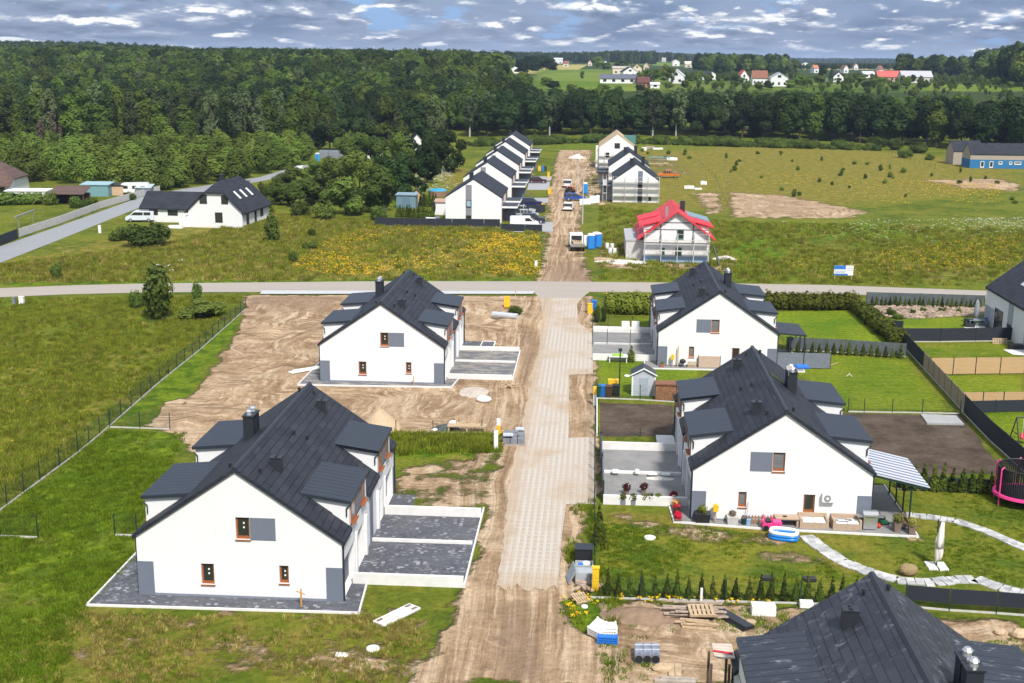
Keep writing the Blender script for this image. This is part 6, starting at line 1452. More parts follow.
for q, sz, lb in (((585, 204), (2.2, 1.6, 1.1), 'white wrapped pallet beside the azure toilet'), ((594.5, 203), (2.0, 1.6, 1.6), 'taller white wrapped pallet in front of the scaffold'), ((672, 160), (3.0, 2, 0.8), 'pile of pale blocks behind the unfinished houses'), ((650, 149), (2.4, 2, 1.0), 'dark pile of timber at the head of the meadow'), ((644, 150.5), (1.6, 1.4, 1.2), 'white wrapped pack beside the dark timber pile'), ((658, 149.5), (3.2, 1.4, 0.6), 'scattered white packs right of the dark timber pile'), ((689, 188.5), (2.2, 1.4, 0.7), 'white sacks on the meadow right of the orange pickup'), ((698, 189.5), (1.6, 1.2, 0.4), 'flat pale sacks near the bare strip'), ((703.5, 184.5), (1.4, 1.1, 0.9), 'blue and white pack on the meadow'), ((603, 260), (2.6, 1.2, 0.3), 'pale boards lying before the red roofed house'), ((186, 226.5), (1.8, 1.5, 1.9), 'white wrapped pallets at the corner of the half hipped house'), ((176, 228), (2.4, 1.2, 0.5), 'low white sacks left of the wrapped pallets'), ((360, 163), (6, 2.4, 2.2), 'white trailer roof beside the cottage in the grove'), ((299, 170), (2.0, 1.6, 1.2), 'small white car cover on the forest lane'), ((335, 158), (9, 3, 2.2), 'grey barrack at the end of the forest lane')):
    rnd = random.Random(lb); b = MB(); m_ = TIMBERG if 'dark pile' in lb else (TIMBER if 'boards' in lb else (PLINTH if 'barrack' in lb else PLASTW))
    k = 3
    for i in range(k):
        for j in range(2):
            b.obox(((i-1)*sz[0]/k, (j-0.5)*sz[1]/2, sz[2]*0.5*(0.75+0.25*rnd.random())), (sz[0]/k*0.96, sz[1]/2*0.96, sz[2]*(0.75+0.25*rnd.random())), rnd.uniform(-.05, .05))
    o = tag(b.build('wrapped_pallet' if m_ is PLASTW else ('barrack' if m_ is PLINTH else 'board_pile'), m_), lb, 'pallet' if m_ is PLASTW else ('barrack' if m_ is PLINTH else 'boards')); o.location = at(*q)
b = MB(); b.box(-3, 3, -0.5, 0.5, 1.0, 1.12)
for x in (-2.8, 0, 2.8): b.box(x-0.06, x+0.06, -0.4, 0.4, 0, 1.0)
o = tag(b.build('trestle', mat('teal_plank', (0.10, 0.36, 0.36), 0.7)), 'turquoise plank trestle behind the unfinished houses', 'trestle'); o.location = at(659, 161)
b = MB(); b.box(-4, 4, -0.4, 0.4, 0.6, 0.75)
for x in (-3.7, 0, 3.7): b.box(x-0.06, x+0.06, -0.3, 0.3, 0, 0.6)
o = tag(b.build('trestle', TIMBER), 'long pale plank trestle in front of the turquoise one', 'trestle'); o.location = at(654, 166)
# poles
for q, h, lb in (((582.5, 224), 9.0, 'slim concrete lamp pole on the grass right of the dirt track'), ((577.5, 192), 7.0, 'thin lamp pole beside the azure toilet'),):
    e = empty('street_lamp', at(*q), 0, lb, 'lamp'); b = MB(); b.cyl((0, 0, 0), (0, 0, h), 0.10, 0.06, 8); b.build('pole', CONC, e); b = MB(); b.box(-0.9, 0.05, -0.08, 0.08, h, h+0.09); b.build('lamp_head', PLINTH, e)
# the site board on two posts
p = at(843, 281); e = empty('site_board', p, 0.04, 'blue and white building site board on posts beside the cross road', 'sign')
b = MB(); b.box(-1.25, 1.25, -0.02, 0.03, 0.75, 2.05); b.build('board', PLASTW, e)
b = MB(); b.box(-1.25, 0.25, -0.027, -0.021, 1.55, 2.05); b.box(-1.25, 0.55, -0.027, -0.021, 0.75, 0.98); b.build('blue_field', mat('sign_blue', (0.03, 0.17, 0.50), 0.5), e)
b = MB()
for x in (-1.1, 1.1): b.box(x-0.05, x+0.05, 0.031, 0.12, 0, 2.0)
b.build('post', TIMBER, e)
rn = random.Random(4); b = MB()
for r_ in range(3):
    x = 0.42
    while x < 1.15: w_ = rn.uniform(0.08, 0.2); b.box(x, min(1.18, x+w_), -0.026, -0.021, 1.85-0.22*r_, 1.91-0.22*r_); x += w_+0.05
for r_ in range(2):
    x = -1.15
    while x < 0.1: w_ = rn.uniform(0.1, 0.25); b.box(x, x+w_, -0.026, -0.021, 1.12+0.17*r_, 1.2+0.17*r_); x += w_+0.06
b.build('lettering', mat('sign_ink', (0.05, 0.10, 0.28), 0.6), e)
def cabinet(label, loc, sz, m, name='utility_box', cat='utility box'):
    b = MB(); b.box(-sz[0]/2, sz[0]/2, -sz[1]/2, sz[1]/2, 0, sz[2]); b.box(-sz[0]/2-0.03, sz[0]/2+0.03, -sz[1]/2-0.03, sz[1]/2+0.03, sz[2], sz[2]+0.06); b.box(-sz[0]/2+0.06, sz[0]/2-0.06, -sz[1]/2-0.015, -sz[1]/2, 0.12, sz[2]-0.08)
    o = tag(b.build(name, m), label, cat); o.location = loc; return o
cabinet('white utility box in the meadow by the cross road at the left', at(22, 305), (0.55, 0.35, 0.95), PLASTW)
cabinet('little grey utility box left of the white one in the left meadow', at(14, 304), (0.3, 0.25, 0.7), PLINTH)
cabinet('white marker post on the lane verge', at(100, 233), (0.4, 0.3, 1.2), PLASTW)
cabinet('white utility post at the corner of dirt track and cross road', at(536, 268), (0.35, 0.3, 0.95), PLASTW)
cabinet('yellow gas box on the bare ground by the street junction', at(507, 307), (0.65, 0.4, 1.15), YELLOW)
cabinet('yellow gas box at the edge of the corner hedge plot', at(590, 313), (0.55, 0.4, 1.05), YELLOW)
cabinet('yellow gas box behind the corner hedge', at(608, 304.5), (0.5, 0.4, 1.3), YELLOW)
cabinet('slim yellow gas post in flowers beside the rubbish at the street edge', at(595.3, 591), (0.36, 0.3, 1.35), YELLOW)
cabinet('yellow gas box at the nearest row house screen', at(543, 212), (0.7, 0.5, 1.5), YELLOW)
cabinet('yellow gas box on the grass strip at the second row house', at(549.5, 194), (0.7, 0.5, 1.2), YELLOW)
cabinet('yellow gas box by the third row house', at(548.5, 178), (0.5, 0.5, 1.4), YELLOW)
cabinet('yellow bin at the third row house parking pad', at(539.5, 171), (0.7, 0.5, 1.2), YELLOW, 'bin', 'bin')
cabinet('blue bin beside the yellow one at the third row house', at(542.5, 171), (0.6, 0.5, 1.2), BLUE, 'bin', 'bin')
cabinet('dark green bin beside the blue one at the third row house', at(545.5, 171), (0.6, 0.5, 1.2), GREEND, 'bin', 'bin')
def two_tone(label, loc, w_, h1, h2, m1, m2):
    e = empty('marker_post', loc, 0, label, 'post'); b = MB(); b.box(-w_/2, w_/2, -w_/2, w_/2, 0, h1); b.build('post_foot', m1, e, bevel=0.02); b = MB(); b.box(-w_/2, w_/2, -w_/2, w_/2, h1+0.002, h1+h2); b.build('post_head', m2, e, bevel=0.02)
two_tone('tall white meter post standing on the grass by the street', at(496, 450), 0.30, 1.2, 0.28, PLASTW, PLASTW)
two_tone('yellow and white meter post behind the tall white one', at(498.5, 434.5), 0.28, 0.75, 0.5, YELLOW, PLASTW)
two_tone('white and yellow meter post at the corner of the brown soil plot', at(594.5, 405.5), 0.26, 0.95, 0.7, PLASTW, YELLOW)
def wheelie(label, loc, rz, m):
    e = empty('wheelie_bin', loc, rz, label, 'bin'); b = MB()
    b.solid([(-.24, -.25, .05), (.24, -.25, .05), (.24, .25, .05), (-.24, .25, .05), (-.3, -.33, .95), (.3, -.33, .95), (.3, .33, .95), (-.3, .33, .95)], [(3, 2, 1, 0), (4, 5, 6, 7), (0, 1, 5, 4), (1, 2, 6, 5), (2, 3, 7, 6), (3, 0, 4, 7)]); b.build('bin_body', m, e)
    b = MB(); b.extr([(-.32, -.37, .96), (-.32, .36, .96), (-.32, .36, 1.02), (-.32, 0, 1.07), (-.32, -.37, 1.0)], (.64, 0, 0)); b.build('lid', m, e)
    for s in (-1, 1): b = MB(); b.cyl((s*.2, .3, .1), (s*.27, .3, .1), .1, .1, 10); b.build('wheel', RUB, e)
wheelie('dark green wheelie bin behind the white and yellow meter post', at(597, 397), 0.1, mat('bin_green', (0.02, 0.09, 0.04), 0.5))
wheelie('blue wheelie bin between the green and the brown one', at(602.2, 396.5), 0.0, BLUE)
wheelie('brown wheelie bin right of the blue one', at(608.6, 397), 0.0, mat('bin_brown', (0.09, 0.045, 0.025), 0.5))
wheelie('black wheelie bin under the yellow box by the tall post', at(615.8, 396), 0.0, BLACK)
wheelie('dark blue wheelie bin at the corner hedge plot', at(594, 309), 0.0, BLUE)
cabinet('yellow box cabinet behind the black wheelie bin', at(613.5, 393.5), (0.95, 0.5, 1.2), YELLOW)
e = empty('garden_lamp_post', at(619, 396.5), 0, 'tall dark post with a small lamp on the lawn by the bins', 'lamp'); b = MB(); b.cyl((0, 0, 0), (0, 0, 4.0), 0.06, 0.05, 8); b.build('pole', GREEND, e); b = MB(); b.box(-0.16, 0.16, -0.16, 0.16, 4.0, 4.22); b.build('lamp_head', GREEND, e)
e = empty('rotary_table', at(618, 362), 0, 'lime green and white play table before the white driveway wall', 'table'); b = MB(); b.box(-0.9, 0.9, -0.4, 0.4, 0.55, 0.62); b.build('table_top', PLASTW, e); b = MB(); b.box(-0.55, 0.45, -0.3, 0.3, 0.62, 0.78); b.build('play_tray', mat('lime', (0.30, 0.52, 0.08), 0.6), e)
for x in (-0.8, 0.8): b = MB(); b.box(x-0.04, x+0.04, -0.3, 0.3, 0, 0.55); b.build('leg', PLASTW, e)
e = shed('garden_shed', 'grey plastic garden shed with white edged dark roof on the small lawn', at(643.2, 396), 0.0, 1.9, 1.9, 1.9, 2.45, mat('shed_grey', (0.42, 0.46, 0.50), 0.7, 0.3, 0.08, 2), DARKM, mat('shed_door', (0.33, 0.37, 0.42), 0.7))
b = MB()
for x in (-0.96, 0.96): b.box(x-0.06, x+0.06, -0.04, 0.04, 0, 1.88)
b.build('corner_post', PLASTW, e)
b = MB()
for s in (-1, 1): b.extr([(0, -0.18, 2.50), (s*1.15, -0.18, 1.88), (s*1.15, -0.18, 1.78), (0, -0.18, 2.38)], (0, 0.06, 0))
b.build('verge_board', PLASTW, e)
e = empty('woven_chest', at(668, 399), 0, 'brown woven wood store at the corner of the house dormer', 'chest'); b = MB(); b.box(-1.1, 1.2, -0.5, 0.6, 0, 1.35); b.build('chest_body', mat('wicker', (0.28, 0.14, 0.075), 0.9, 0.1, 0.4, 9), e); b = MB(); b.box(-1.15, 1.25, -0.6, 0.65, 1.352, 1.47); b.build('lid', mat('wicker_lid', (0.22, 0.10, 0.06), 0.8), e)
for q, lb in (((625.5, 330.5), 'white cushioned sunbed on the white driveway wall, left one'), ((635.5, 330.5), 'white cushioned sunbed on the white driveway wall, right one')):
    e = empty('sunbed', at(*q), 0, lb, 'sunbed', 'sunbeds on the white driveway wall'); z = 0.3
    b = MB(); b.box(-0.45, 0.45, -0.7, 0.5, z, z+0.12); b.build('seat', TIMBER, e)
    b = MB(); b.extr([(-0.4, 0.1, z+0.15), (0.4, 0.1, z+0.15), (0.4, 0.5, z+0.6), (-0.4, 0.5, z+0.6)], (0, 0.12, 0)); b.build('backrest', PLASTW, e); b = MB(); b.box(-0.4, 0.4, -0.65, 0.1, z+0.121, z+0.22); b.build('cushion', PLASTW, e)
    for x in (-0.4, 0.4):
        for y in (-0.6, 0.4): b = MB(); b.box(x-0.04, x+0.04, y-0.04, y+0.04, 0, z); b.build('leg', TIMBER, e)

# ------------------------------------------------------------------ things on the terrace of the striped canopy house
ox, oy = OR2
def L2w(x, y, z=0): return (ox+x, oy+y, z)
WICK = mat('beige_wicker', (0.42, 0.31, 0.22), 0.85, 0.2, 0.15, 12)
CUSH = mat('cushion', (0.70, 0.69, 0.68), 0.9, 0.1, 0.05)
# canopy over the garden side
e = empty('canopy', L2w(0, 0), 0, 'striped sloping patio canopy on dark green posts beside the house', 'canopy')
b = MB(); b.extr([(5.55, 0.4, 3.25), (9.1, 0.4, 2.45), (9.1, 6.0, 2.45), (5.55, 6.0, 3.25)], (0, 0, 0.06)); b.build('canopy_roof', CANOPY, e)
b = MB(); b.box(9.0, 9.1, 0.36, 6.04, 2.32, 2.44); b.box(5.55, 5.62, 0.36, 6.04, 3.08, 3.24); b.extr([(5.56, 0.36, 3.22), (9.08, 0.36, 2.42), (9.08, 0.36, 2.3), (5.56, 0.36, 3.1)], (0, 0.08, 0)); b.build('canopy_frame', GREEND, e)
for y in (0.55, 2.2, 4.0, 5.8): b = MB(); b.box(8.0, 8.09, y, y+0.09, 0.06, 2.62); b.build('post', GREEND, e)
def sofa(label, x, y, w_, d_):
    e = empty('garden_sofa', L2w(x, y, 0.06), 0, label, 'sofa'); h = w_/2
    b = MB(); b.box(-h, h, -d_/2, d_/2, 0.0, 0.34); b.build('seat_base', WICK, e)
    b = MB(); b.box(-h, h, d_/2-0.16, d_/2, 0.341, 0.72); b.build('backrest', WICK, e)
    for s in (-1, 1): b = MB(); b.box(s*h, s*(h-0.15), -d_/2, d_/2-0.161, 0.341, 0.6); b.build('armrest', WICK, e)
    b = MB()
    for i in range(2): b.box(-h+0.17+i*(h-0.165), -h+0.165+(i+1)*(h-0.17), -d_/2+0.02, d_/2-0.17, 0.342, 0.47)
    b.build('seat_cushion', CUSH, e, bevel=0.03); return e
sofa('beige wicker garden sofa with white cushion, left of the pair by the gable', 1.95, -0.45, 1.75, 0.95)
sofa('beige wicker garden sofa with a hose on it, next to the grill', 3.95, -0.5, 1.75, 0.95)
b = MB(); b.tube([L2w(3.4+0.5*math.cos(a)*(1+0.3*math.sin(3*a))+0.3, -0.62+0.22*math.sin(a), 0.56) for a in [k*0.5 for k in range(14)]], 0.025); tag(b.build('garden_hose', mat('hose', (0.12, 0.12, 0.10), 0.6)), 'dark garden hose lying on the cushion of the right sofa', 'hose')
e = empty('bench_table', L2w(0.35, -0.45, 0.06), 0, 'long beige low table against the gable left of the sofas', 'table'); b = MB(); b.box(-0.75, 0.75, -0.4, 0.4, 0.48, 0.56); b.build('table_top', WICK, e)
for x in (-0.62, 0.62): b = MB(); b.box(x-0.07, x+0.07, -0.33, 0.33, 0, 0.48); b.build('leg', WICK, e)
b = MB(); b.box(-0.12, 0.12, -0.08, 0.08, 0, 0.05); o = tag(b.build('phone_case', BLACK), 'small dark case lying on the long low table', 'case'); o.location = L2w(0.2, -0.5, 0.621)
e = empty('gas_grill', L2w(5.35, -0.6, 0.06), 0, 'silver gas grill with side shelf in front of the grey corner panel', 'grill')
b = MB(); b.box(-0.42, 0.42, -0.28, 0.28, 0.06, 0.78); b.build('cabinet', STEEL, e); b = MB(); b.extr([(-0.45, -0.3, 0.79), (-0.45, 0.3, 0.79), (-0.45, 0.28, 1.12), (-0.45, -0.1, 1.15), (-0.45, -0.3, 0.98)], (0.9, 0, 0)); b.build('hood', mat('hood_steel', (0.5, 0.5, 0.5), 0.25, 0.5, 0.05, metal=0.7), e)
for s in (-1, 1): b = MB(); b.box(s*0.46, s*0.8, -0.25, 0.25, 0.80, 0.85); b.build('side_shelf', STEEL, e)
b = MB(); b.box(-0.3, 0.3, -0.36, -0.33, 0.9, 0.94); b.build('handle', STEEL, e)
for x in (-0.35, 0.35): b = MB(); b.cyl((x-0.03, 0, 0.06), (x+0.03, 0, 0.06), 0.07, 0.07, 8); b.build('wheel', RUB, e)
e = empty('lawn_mower', L2w(6.3, 0.3, 0.06), 0.35, 'dark green lawn mower with long handle under the canopy', 'mower'); b = MB(); b.box(-0.26, 0.26, -0.4, 0.4, 0.08, 0.3); b.build('deck', mat('mower_green', (0.02, 0.10, 0.05), 0.4), e, bevel=0.04); b = MB(); b.box(-0.15, 0.15, -0.2, 0.15, 0.3, 0.5); b.build('engine', BLACK, e, bevel=0.03)
b = MB()
for x in (-0.22, 0.22): b.tube([(x, 0.35, 0.25), (x, 1.15, 0.95)], 0.02)
b.tube([(-0.22, 1.15, 0.95), (0.22, 1.15, 0.95)], 0.025); b.build('handle', BLACK, e)
for x in (-0.28, 0.28):
    for y in (-0.3, 0.3): b = MB(); b.cyl((x-0.03, y, 0.1), (x+0.03, y, 0.1), 0.1, 0.1, 10); b.build('wheel', RUB, e)
b = MB(); b.ell((0, 0, 0.15), (0.16, 0.16, 0.15), 12, 8); b.cyl((0, 0, 0.26), (0, 0, 0.36), 0.05, 0.05); o = tag(b.build('red_canister', mat('canister_red', (0.5, 0.04, 0.02), 0.5)), 'small red canister on the terrace right of the grill', 'canister'); o.location = L2w(5.95, -0.45, 0.06)
def planter(label, loc, w_, h_, plant_r, m=None, leaf=LEAF_HEDGE, seed=1):
    e = empty('planter', loc, 0, label, 'planter'); b = MB(); k = w_/2; b.solid([(-k*.85, -k*.85, 0), (k*.85, -k*.85, 0), (k*.85, k*.85, 0), (-k*.85, k*.85, 0), (-k, -k, h_), (k, -k, h_), (k, k, h_), (-k, k, h_)], [(3, 2, 1, 0), (4, 5, 6, 7), (0, 1, 5, 4), (1, 2, 6, 5), (2, 3, 7, 6), (3, 0, 4, 7)]); b.build('pot', m or mat('pot_brown', (0.19, 0.14, 0.11), 0.8), e)
    rng = np.random.default_rng(seed); V, Q, tone = cloud(rng, [(0, 0, h_+plant_r*0.7, plant_r, plant_r, plant_r*0.95)], 160, 0.07); np_mesh('plant', V, Q, leaf, {'tone': ('FACE', 'FLOAT', tone)}, parent=e)
planter('tall brown pot with yellow green shrub, left of the pair at the terrace corner', L2w(6.95, -0.95, 0.06), 0.42, 0.62, 0.34, seed=1)
planter('tall brown pot with pale yellow plant on the outer terrace corner', L2w(7.75, -1.25, 0.06), 0.42, 0.55, 0.36, leaf=leaf_mat('pale_leaf', (0.20, 0.19, 0.04), (0.42, 0.38, 0.12)), seed=2)
e = empty('basket_chair', L2w(7.4, -0.35, 0.06), 0.3, 'brown basket chair between the two corner pots', 'chair'); b = MB(); b.box(-0.35, 0.35, -0.35, 0.35, 0.2, 0.4); b.build('seat', mat('dark_wicker', (0.12, 0.09, 0.07), 0.9), e); b = MB(); b.box(-0.35, 0.35, 0.25, 0.35, 0.401, 0.85); b.box(0.25, 0.35, -0.35, 0.249, 0.401, 0.65); b.build('backrest', MATS['dark_wicker'], e)
for x in (-0.3, 0.3):
    for y in (-0.3, 0.3): b = MB(); b.box(x-0.03, x+0.03, y-0.03, y+0.03, 0, 0.2); b.build('leg', MATS['dark_wicker'], e)
# air conditioner, mailbox, planter box, fence toy, buckets
e = empty('air_conditioner', L2w(2.84, 0, 1.55), 0, 'white air conditioner unit on the gable wall above the sofas', 'air conditioner'); b = MB(); b.box(-0.4, 0.4, -0.34, -0.02, 0, 0.55); b.build('casing', PLASTW, e, bevel=0.02)
b = MB(); b.cyl((-0.08, -0.36, 0.28), (-0.08, -0.341, 0.28), 0.22, 0.22, 18); b.build('fan_grille', mat('grille_grey', (0.25, 0.25, 0.26), 0.6), e); b = MB(); b.cyl((-0.08, -0.375, 0.28), (-0.08, -0.361, 0.28), 0.09, 0.09, 12); b.build('fan_hub', PLASTW, e)
def mailbox(label, loc):
    e = empty('mailbox', loc, 0, label, 'mailbox'); b = MB(); b.cyl((0, 0, 0), (0, 0, 0.75), 0.05, 0.05, 8); b.build('post', TIMBER, e); b = MB(); b.box(-0.16, 0.16, -0.12, 0.12, 0.75, 1.1); b.extr([(-0.18, -0.14, 1.1), (0.18, -0.14, 1.1), (0, -0.14, 1.24)], (0, 0.28, 0)); b.build('box', YELLOW, e)
mailbox('yellow box on a wooden stake at the gable of the striped canopy house', L2w(-4.05, -0.45, 0.06))
mailbox('yellow box on a wooden stake at the gable of the house beside the hedged lawn', (OR1[0]-4.15, OR1[1]-0.4, 0.06))
planter('black raised planter box with low greens by the grey corner panel', L2w(-4.85, -0.35, 0.06), 0.95, 0.62, 0.3, BLACK, seed=4)
b = MB()
for k in range(12): x = -1.0+0.19*k; b.extr([(x-0.07, 0, 0), (x+0.07, 0, 0), (x+0.07, 0, 0.5), (x, 0, 0.6), (x-0.07, 0, 0.5)], (0, 0.03, 0))
b.box(-1.1, 1.2, 0.031, 0.06, 0.15, 0.22); b.box(-1.1, 1.2, 0.031, 0.06, 0.38, 0.45); o = tag(b.build('picket_fence', mat('picket', (0.30, 0.18, 0.11), 0.85)), 'low brown picket fence along the gable behind the pink toy car', 'fence'); o.location = L2w(-1.35, -0.5, 0.06)
e = empty('toy_car', L2w(-0.72, -1.15, 0.06), 0.05, 'pink toy jeep parked before the low picket fence', 'toy car'); PINK = mat('toy_pink', (0.80, 0.06, 0.26), 0.4)
b = MB(); b.box(-0.55, 0.05, -0.32, 0.32, 0.16, 0.46); b.box(0.05, 0.62, -0.3, 0.3, 0.16, 0.52); b.build('body', PINK, e, bevel=0.03); b = MB(); b.tube([(-0.5, -0.28, 0.46), (-0.45, -0.28, 0.82), (-0.45, 0.28, 0.82), (-0.5, 0.28, 0.46)], 0.035); b.tube([(0.08, -0.27, 0.5), (0.0, -0.25, 0.8), (0.0, 0.25, 0.8), (0.08, 0.27, 0.5)], 0.03); b.build('roll_bar', PINK, e)
b = MB(); b.box(-0.35, -0.05, -0.25, 0.25, 0.461, 0.6); b.build('seat', BLACK, e)
for x in (-0.35, 0.38):
    for s in (-1, 1): b = MB(); b.cyl((x, s*0.28, 0.16), (x, s*0.38, 0.16), 0.17, 0.17, 12); b.build('wheel', RUB, e)
planter('grey stone trough with dried brown plants between mailbox and picket fence', L2w(-3.0, -0.45, 0.06), 0.7, 0.5, 0.22, CONC, LEAF_DRY, 5)
for i, (x, lb, m_) in enumerate(((-2.3, 'dark green watering can by the stone trough', GREEND), (-2.05, 'pale blue bucket beside the picket fence', mat('bucket_blue', (0.25, 0.42, 0.6), 0.5)))):
    b = MB(); b.cyl((0, 0, 0), (0, 0, 0.36), 0.15, 0.19, 12); b.tube([(-0.18, 0, 0.36), (-0.1, 0, 0.55), (0.1, 0, 0.55), (0.18, 0, 0.36)], 0.015, 5); o = tag(b.build('watering_can' if i == 0 else 'bucket', m_), lb, 'watering can' if i == 0 else 'bucket'); o.location = L2w(x, -0.55, 0.06)
b = MB(); b.cyl((0, 0, 0), (0.12, 0.3, 1.3), 0.02, 0.02, 6); o = tag(b.build('broom', TIMBER), 'thin wooden broom leaning on the gable behind the blue bucket', 'broom'); o.location = L2w(-2.15, -0.4, 0.06)
# paddling pool
def ring(b, cx, cy, rx, ry, z, r, n=40, k=8, sq=3.2):
    vs = []
    for i in range(n):
        a = 6.2832*i/n; c, s = math.cos(a), math.sin(a); q = (abs(c)**sq+abs(s)**sq)**(-1/sq)
        for j in range(k):
            t = 6.2832*j/k; vs.append((cx+(rx+r*math.cos(t))*c*q, cy+(ry+r*math.cos(t))*s*q, z+r*math.sin(t)))
    b.solid(vs, [(i*k+j, ((i+1) % n)*k+j, ((i+1) % n)*k+(j+1) % k, i*k+(j+1) % k) for i in range(n) for j in range(k)])
p = at(783.5, 538.5); e = empty('paddling_pool', p, -0.24, 'blue and white inflatable paddling pool on the lawn edge', 'pool')
PB2 = mat('pool_blue', (0.01, 0.20, 0.62), 0.3, 0.5, 0.05)
for z, nm, m_ in ((0.12, 'lower_tube', PB2), (0.29, 'middle_tube', PB2), (0.45, 'upper_tube', PLASTW)): b = MB(); ring(b, 0, 0, 0.78, 0.46, z, 0.12); b.build(nm, m_, e, smooth=True)
b = MB(); b.box(-0.72, 0.72, -0.42, 0.42, 0.10, 0.13); b.build('pool_floor', mat('pool_floor', (0.25, 0.45, 0.62), 0.3), e)
# parasol, basket
p = at(936.5, 567); e = empty('parasol', p, 0, 'folded white garden parasol on its stone base in the garden', 'parasol')
b = MB(); b.cyl((0, 0, 0), (0.0, 0, 2.75), 0.035, 0.035, 8); b.cyl((-0.12, 0, 2.1), (-0.12, 0, 2.9), 0.04, 0.04, 8); b.build('pole', GREEND, e)
b = MB()
for i in range(7):
    a = i*0.9; b.ell((0.1*math.cos(a)+0.05, 0.1*math.sin(a), 0.95+0.5*(i % 2)), (0.16, 0.16, 0.5+0.1*(i % 3)), 8, 7)
b.cyl((0.05, 0, 1.2), (0.12, 0, 2.72), 0.27, 0.10, 10); b.build('folded_cloth', mat('parasol_cloth', (0.72, 0.66, 0.60), 0.9), e, smooth=True)
b = MB()
for s in (-1, 1):
    for t in (-1, 1): b.box(0.05*s, 0.55*s, 0.05*t, 0.55*t, 0.0, 0.1)
b.build('base_slabs', CONCW, e)
e = empty('wicker_basket', at(908, 575), 0.1, 'round woven straw basket lying in the grass left of the parasol base', 'basket'); b = MB(); b.ell((0, 0, 0.33), (0.55, 0.40, 0.35), 14, 10, 0, 0.06, random.Random(1)); b.build('basket_body', mat('straw', (0.27, 0.20, 0.10), 0.9, 0.1, 0.35, 8, stretch=(1, 1, 6)), e)
# stepping stone paths
def stones(name, pts, w_, n_, seed):
    rnd = random.Random(seed); P = [Vector((*p[:2], 0)) for p in pts]; b = MB(); ln = [0]
    for a, c in zip(P, P[1:]): ln.append(ln[-1]+(c-a).length)
    for i in range(n_):
        s = ln[-1]*(i+0.5)/n_; k = max(j for j in range(len(P)-1) if ln[j] <= s); d = (P[k+1]-P[k]).normalized(); c = P[k]+d*(s-ln[k])
        L = ln[-1]/n_
        b.obox((c.x, c.y, 0.03), (L*0.93, w_*rnd.uniform(0.88, 1.06), 0.06), math.atan2(d.y, d.x)+rnd.uniform(-.06, .06))
    return tag(b.build(name, STONEP), kind='structure')
stones('stepping_stone_path', [at(*q) for q in ((806, 536), (818, 546), (842, 562), (868, 572), (900, 581), (930, 583), (958, 580), (978, 580), (1000, 588), (1030, 595), (1070, 602))], 1.0, 34, 1)
stones('stepping_stone_path', [at(*q) for q in ((906, 515), (930, 517.5), (955, 521), (985, 531), (1010, 542), (1040, 555))], 0.85, 22, 2)
# trampoline
p = at(1021, 503); e = empty('trampoline', p, 0, 'round trampoline with pink edge pad and black net at the right edge', 'trampoline')
R_ = 1.75; ZB = 0.75
b = MB(); b.cyl((0, 0, ZB-0.03), (0, 0, ZB), R_*0.92, R_*0.92, 32); b.build('jump_mat', BLACK, e)
vs = []; b = MB(); n_ = 40
for i in range(n_):
    a = 6.2832*i/n_
    for r_, z in ((R_*0.9, ZB+0.03), (R_*1.04, ZB+0.03), (R_*1.06, ZB-0.12), (R_*0.9, ZB-0.01)): vs.append((r_*math.cos(a), r_*math.sin(a), z))
b.solid(vs, [(i*4+j, ((i+1) % n_)*4+j, ((i+1) % n_)*4+(j+1) % 4, i*4+(j+1) % 4) for i in range(n_) for j in range(4)]); b.build('edge_pad', PINK, e)
for i in range(6):
    a = 6.2832*(i+0.35)/6; c, s = math.cos(a)*R_, math.sin(a)*R_
    b = MB(); b.cyl((c*1.02, s*1.02, 0), (c*1.02, s*1.02, 2.45), 0.05, 0.05, 8); b.tube([(c*1.02, s*1.02, 2.45), (c*0.9, s*0.9, 2.6)], 0.05); b.build('net_pole', PINK, e)
b = MB()
for i in range(72):
    a = 6.2832*i/72; c, s = math.cos(a)*R_*0.92, math.sin(a)*R_*0.92; b.obox((c, s, (ZB+2.5)/2), (0.01, 0.105, 2.5-ZB), a)
b.build('safety_net', mat('net_black', (0.018, 0.018, 0.022), 0.8, 0.1), e)
b = MB()
for i in range(36):
    a0, a1 = 6.2832*i/36, 6.2832*(i+1)/36; b.cyl((R_*0.92*math.cos(a0), R_*0.92*math.sin(a0), 2.5), (R_*0.92*math.cos(a1), R_*0.92*math.sin(a1), 2.5), 0.04, 0.04, 6)
b.build('top_ring', BLACK, e)
# swing
p = at(1018, 444); e = empty('swing_frame', p, 0.1, 'dark metal swing frame with a red seat in the right hand garden', 'swing')
b = MB()
for x in (-0.3, 2.6): b.tube([(x, -0.9, 0), (x, 0, 2.1)], 0.05); b.tube([(x, 0.9, 0), (x, 0, 2.1)], 0.05)
b.tube([(-0.3, -0.5, 0.9), (-0.3, 0.5, 0.9)], 0.035); b.tube([(-0.3, 0, 2.1), (2.6, 0, 2.1)], 0.055); b.build('frame', BLACK, e)
b = MB(); b.box(0.2, 0.75, -0.25, 0.25, 0.4, 0.5); b.box(0.2, 0.75, 0.2, 0.26, 0.5, 0.8); b.build('seat', mat('seat_red', (0.55, 0.06, 0.07), 0.5), e)
b = MB(); b.tube([(0.25, 0, 0.5), (0.25, 0, 2.1)], 0.012, 5); b.tube([(0.7, 0, 0.5), (0.7, 0, 2.1)], 0.012, 5); b.build('rope', PLASTW, e)
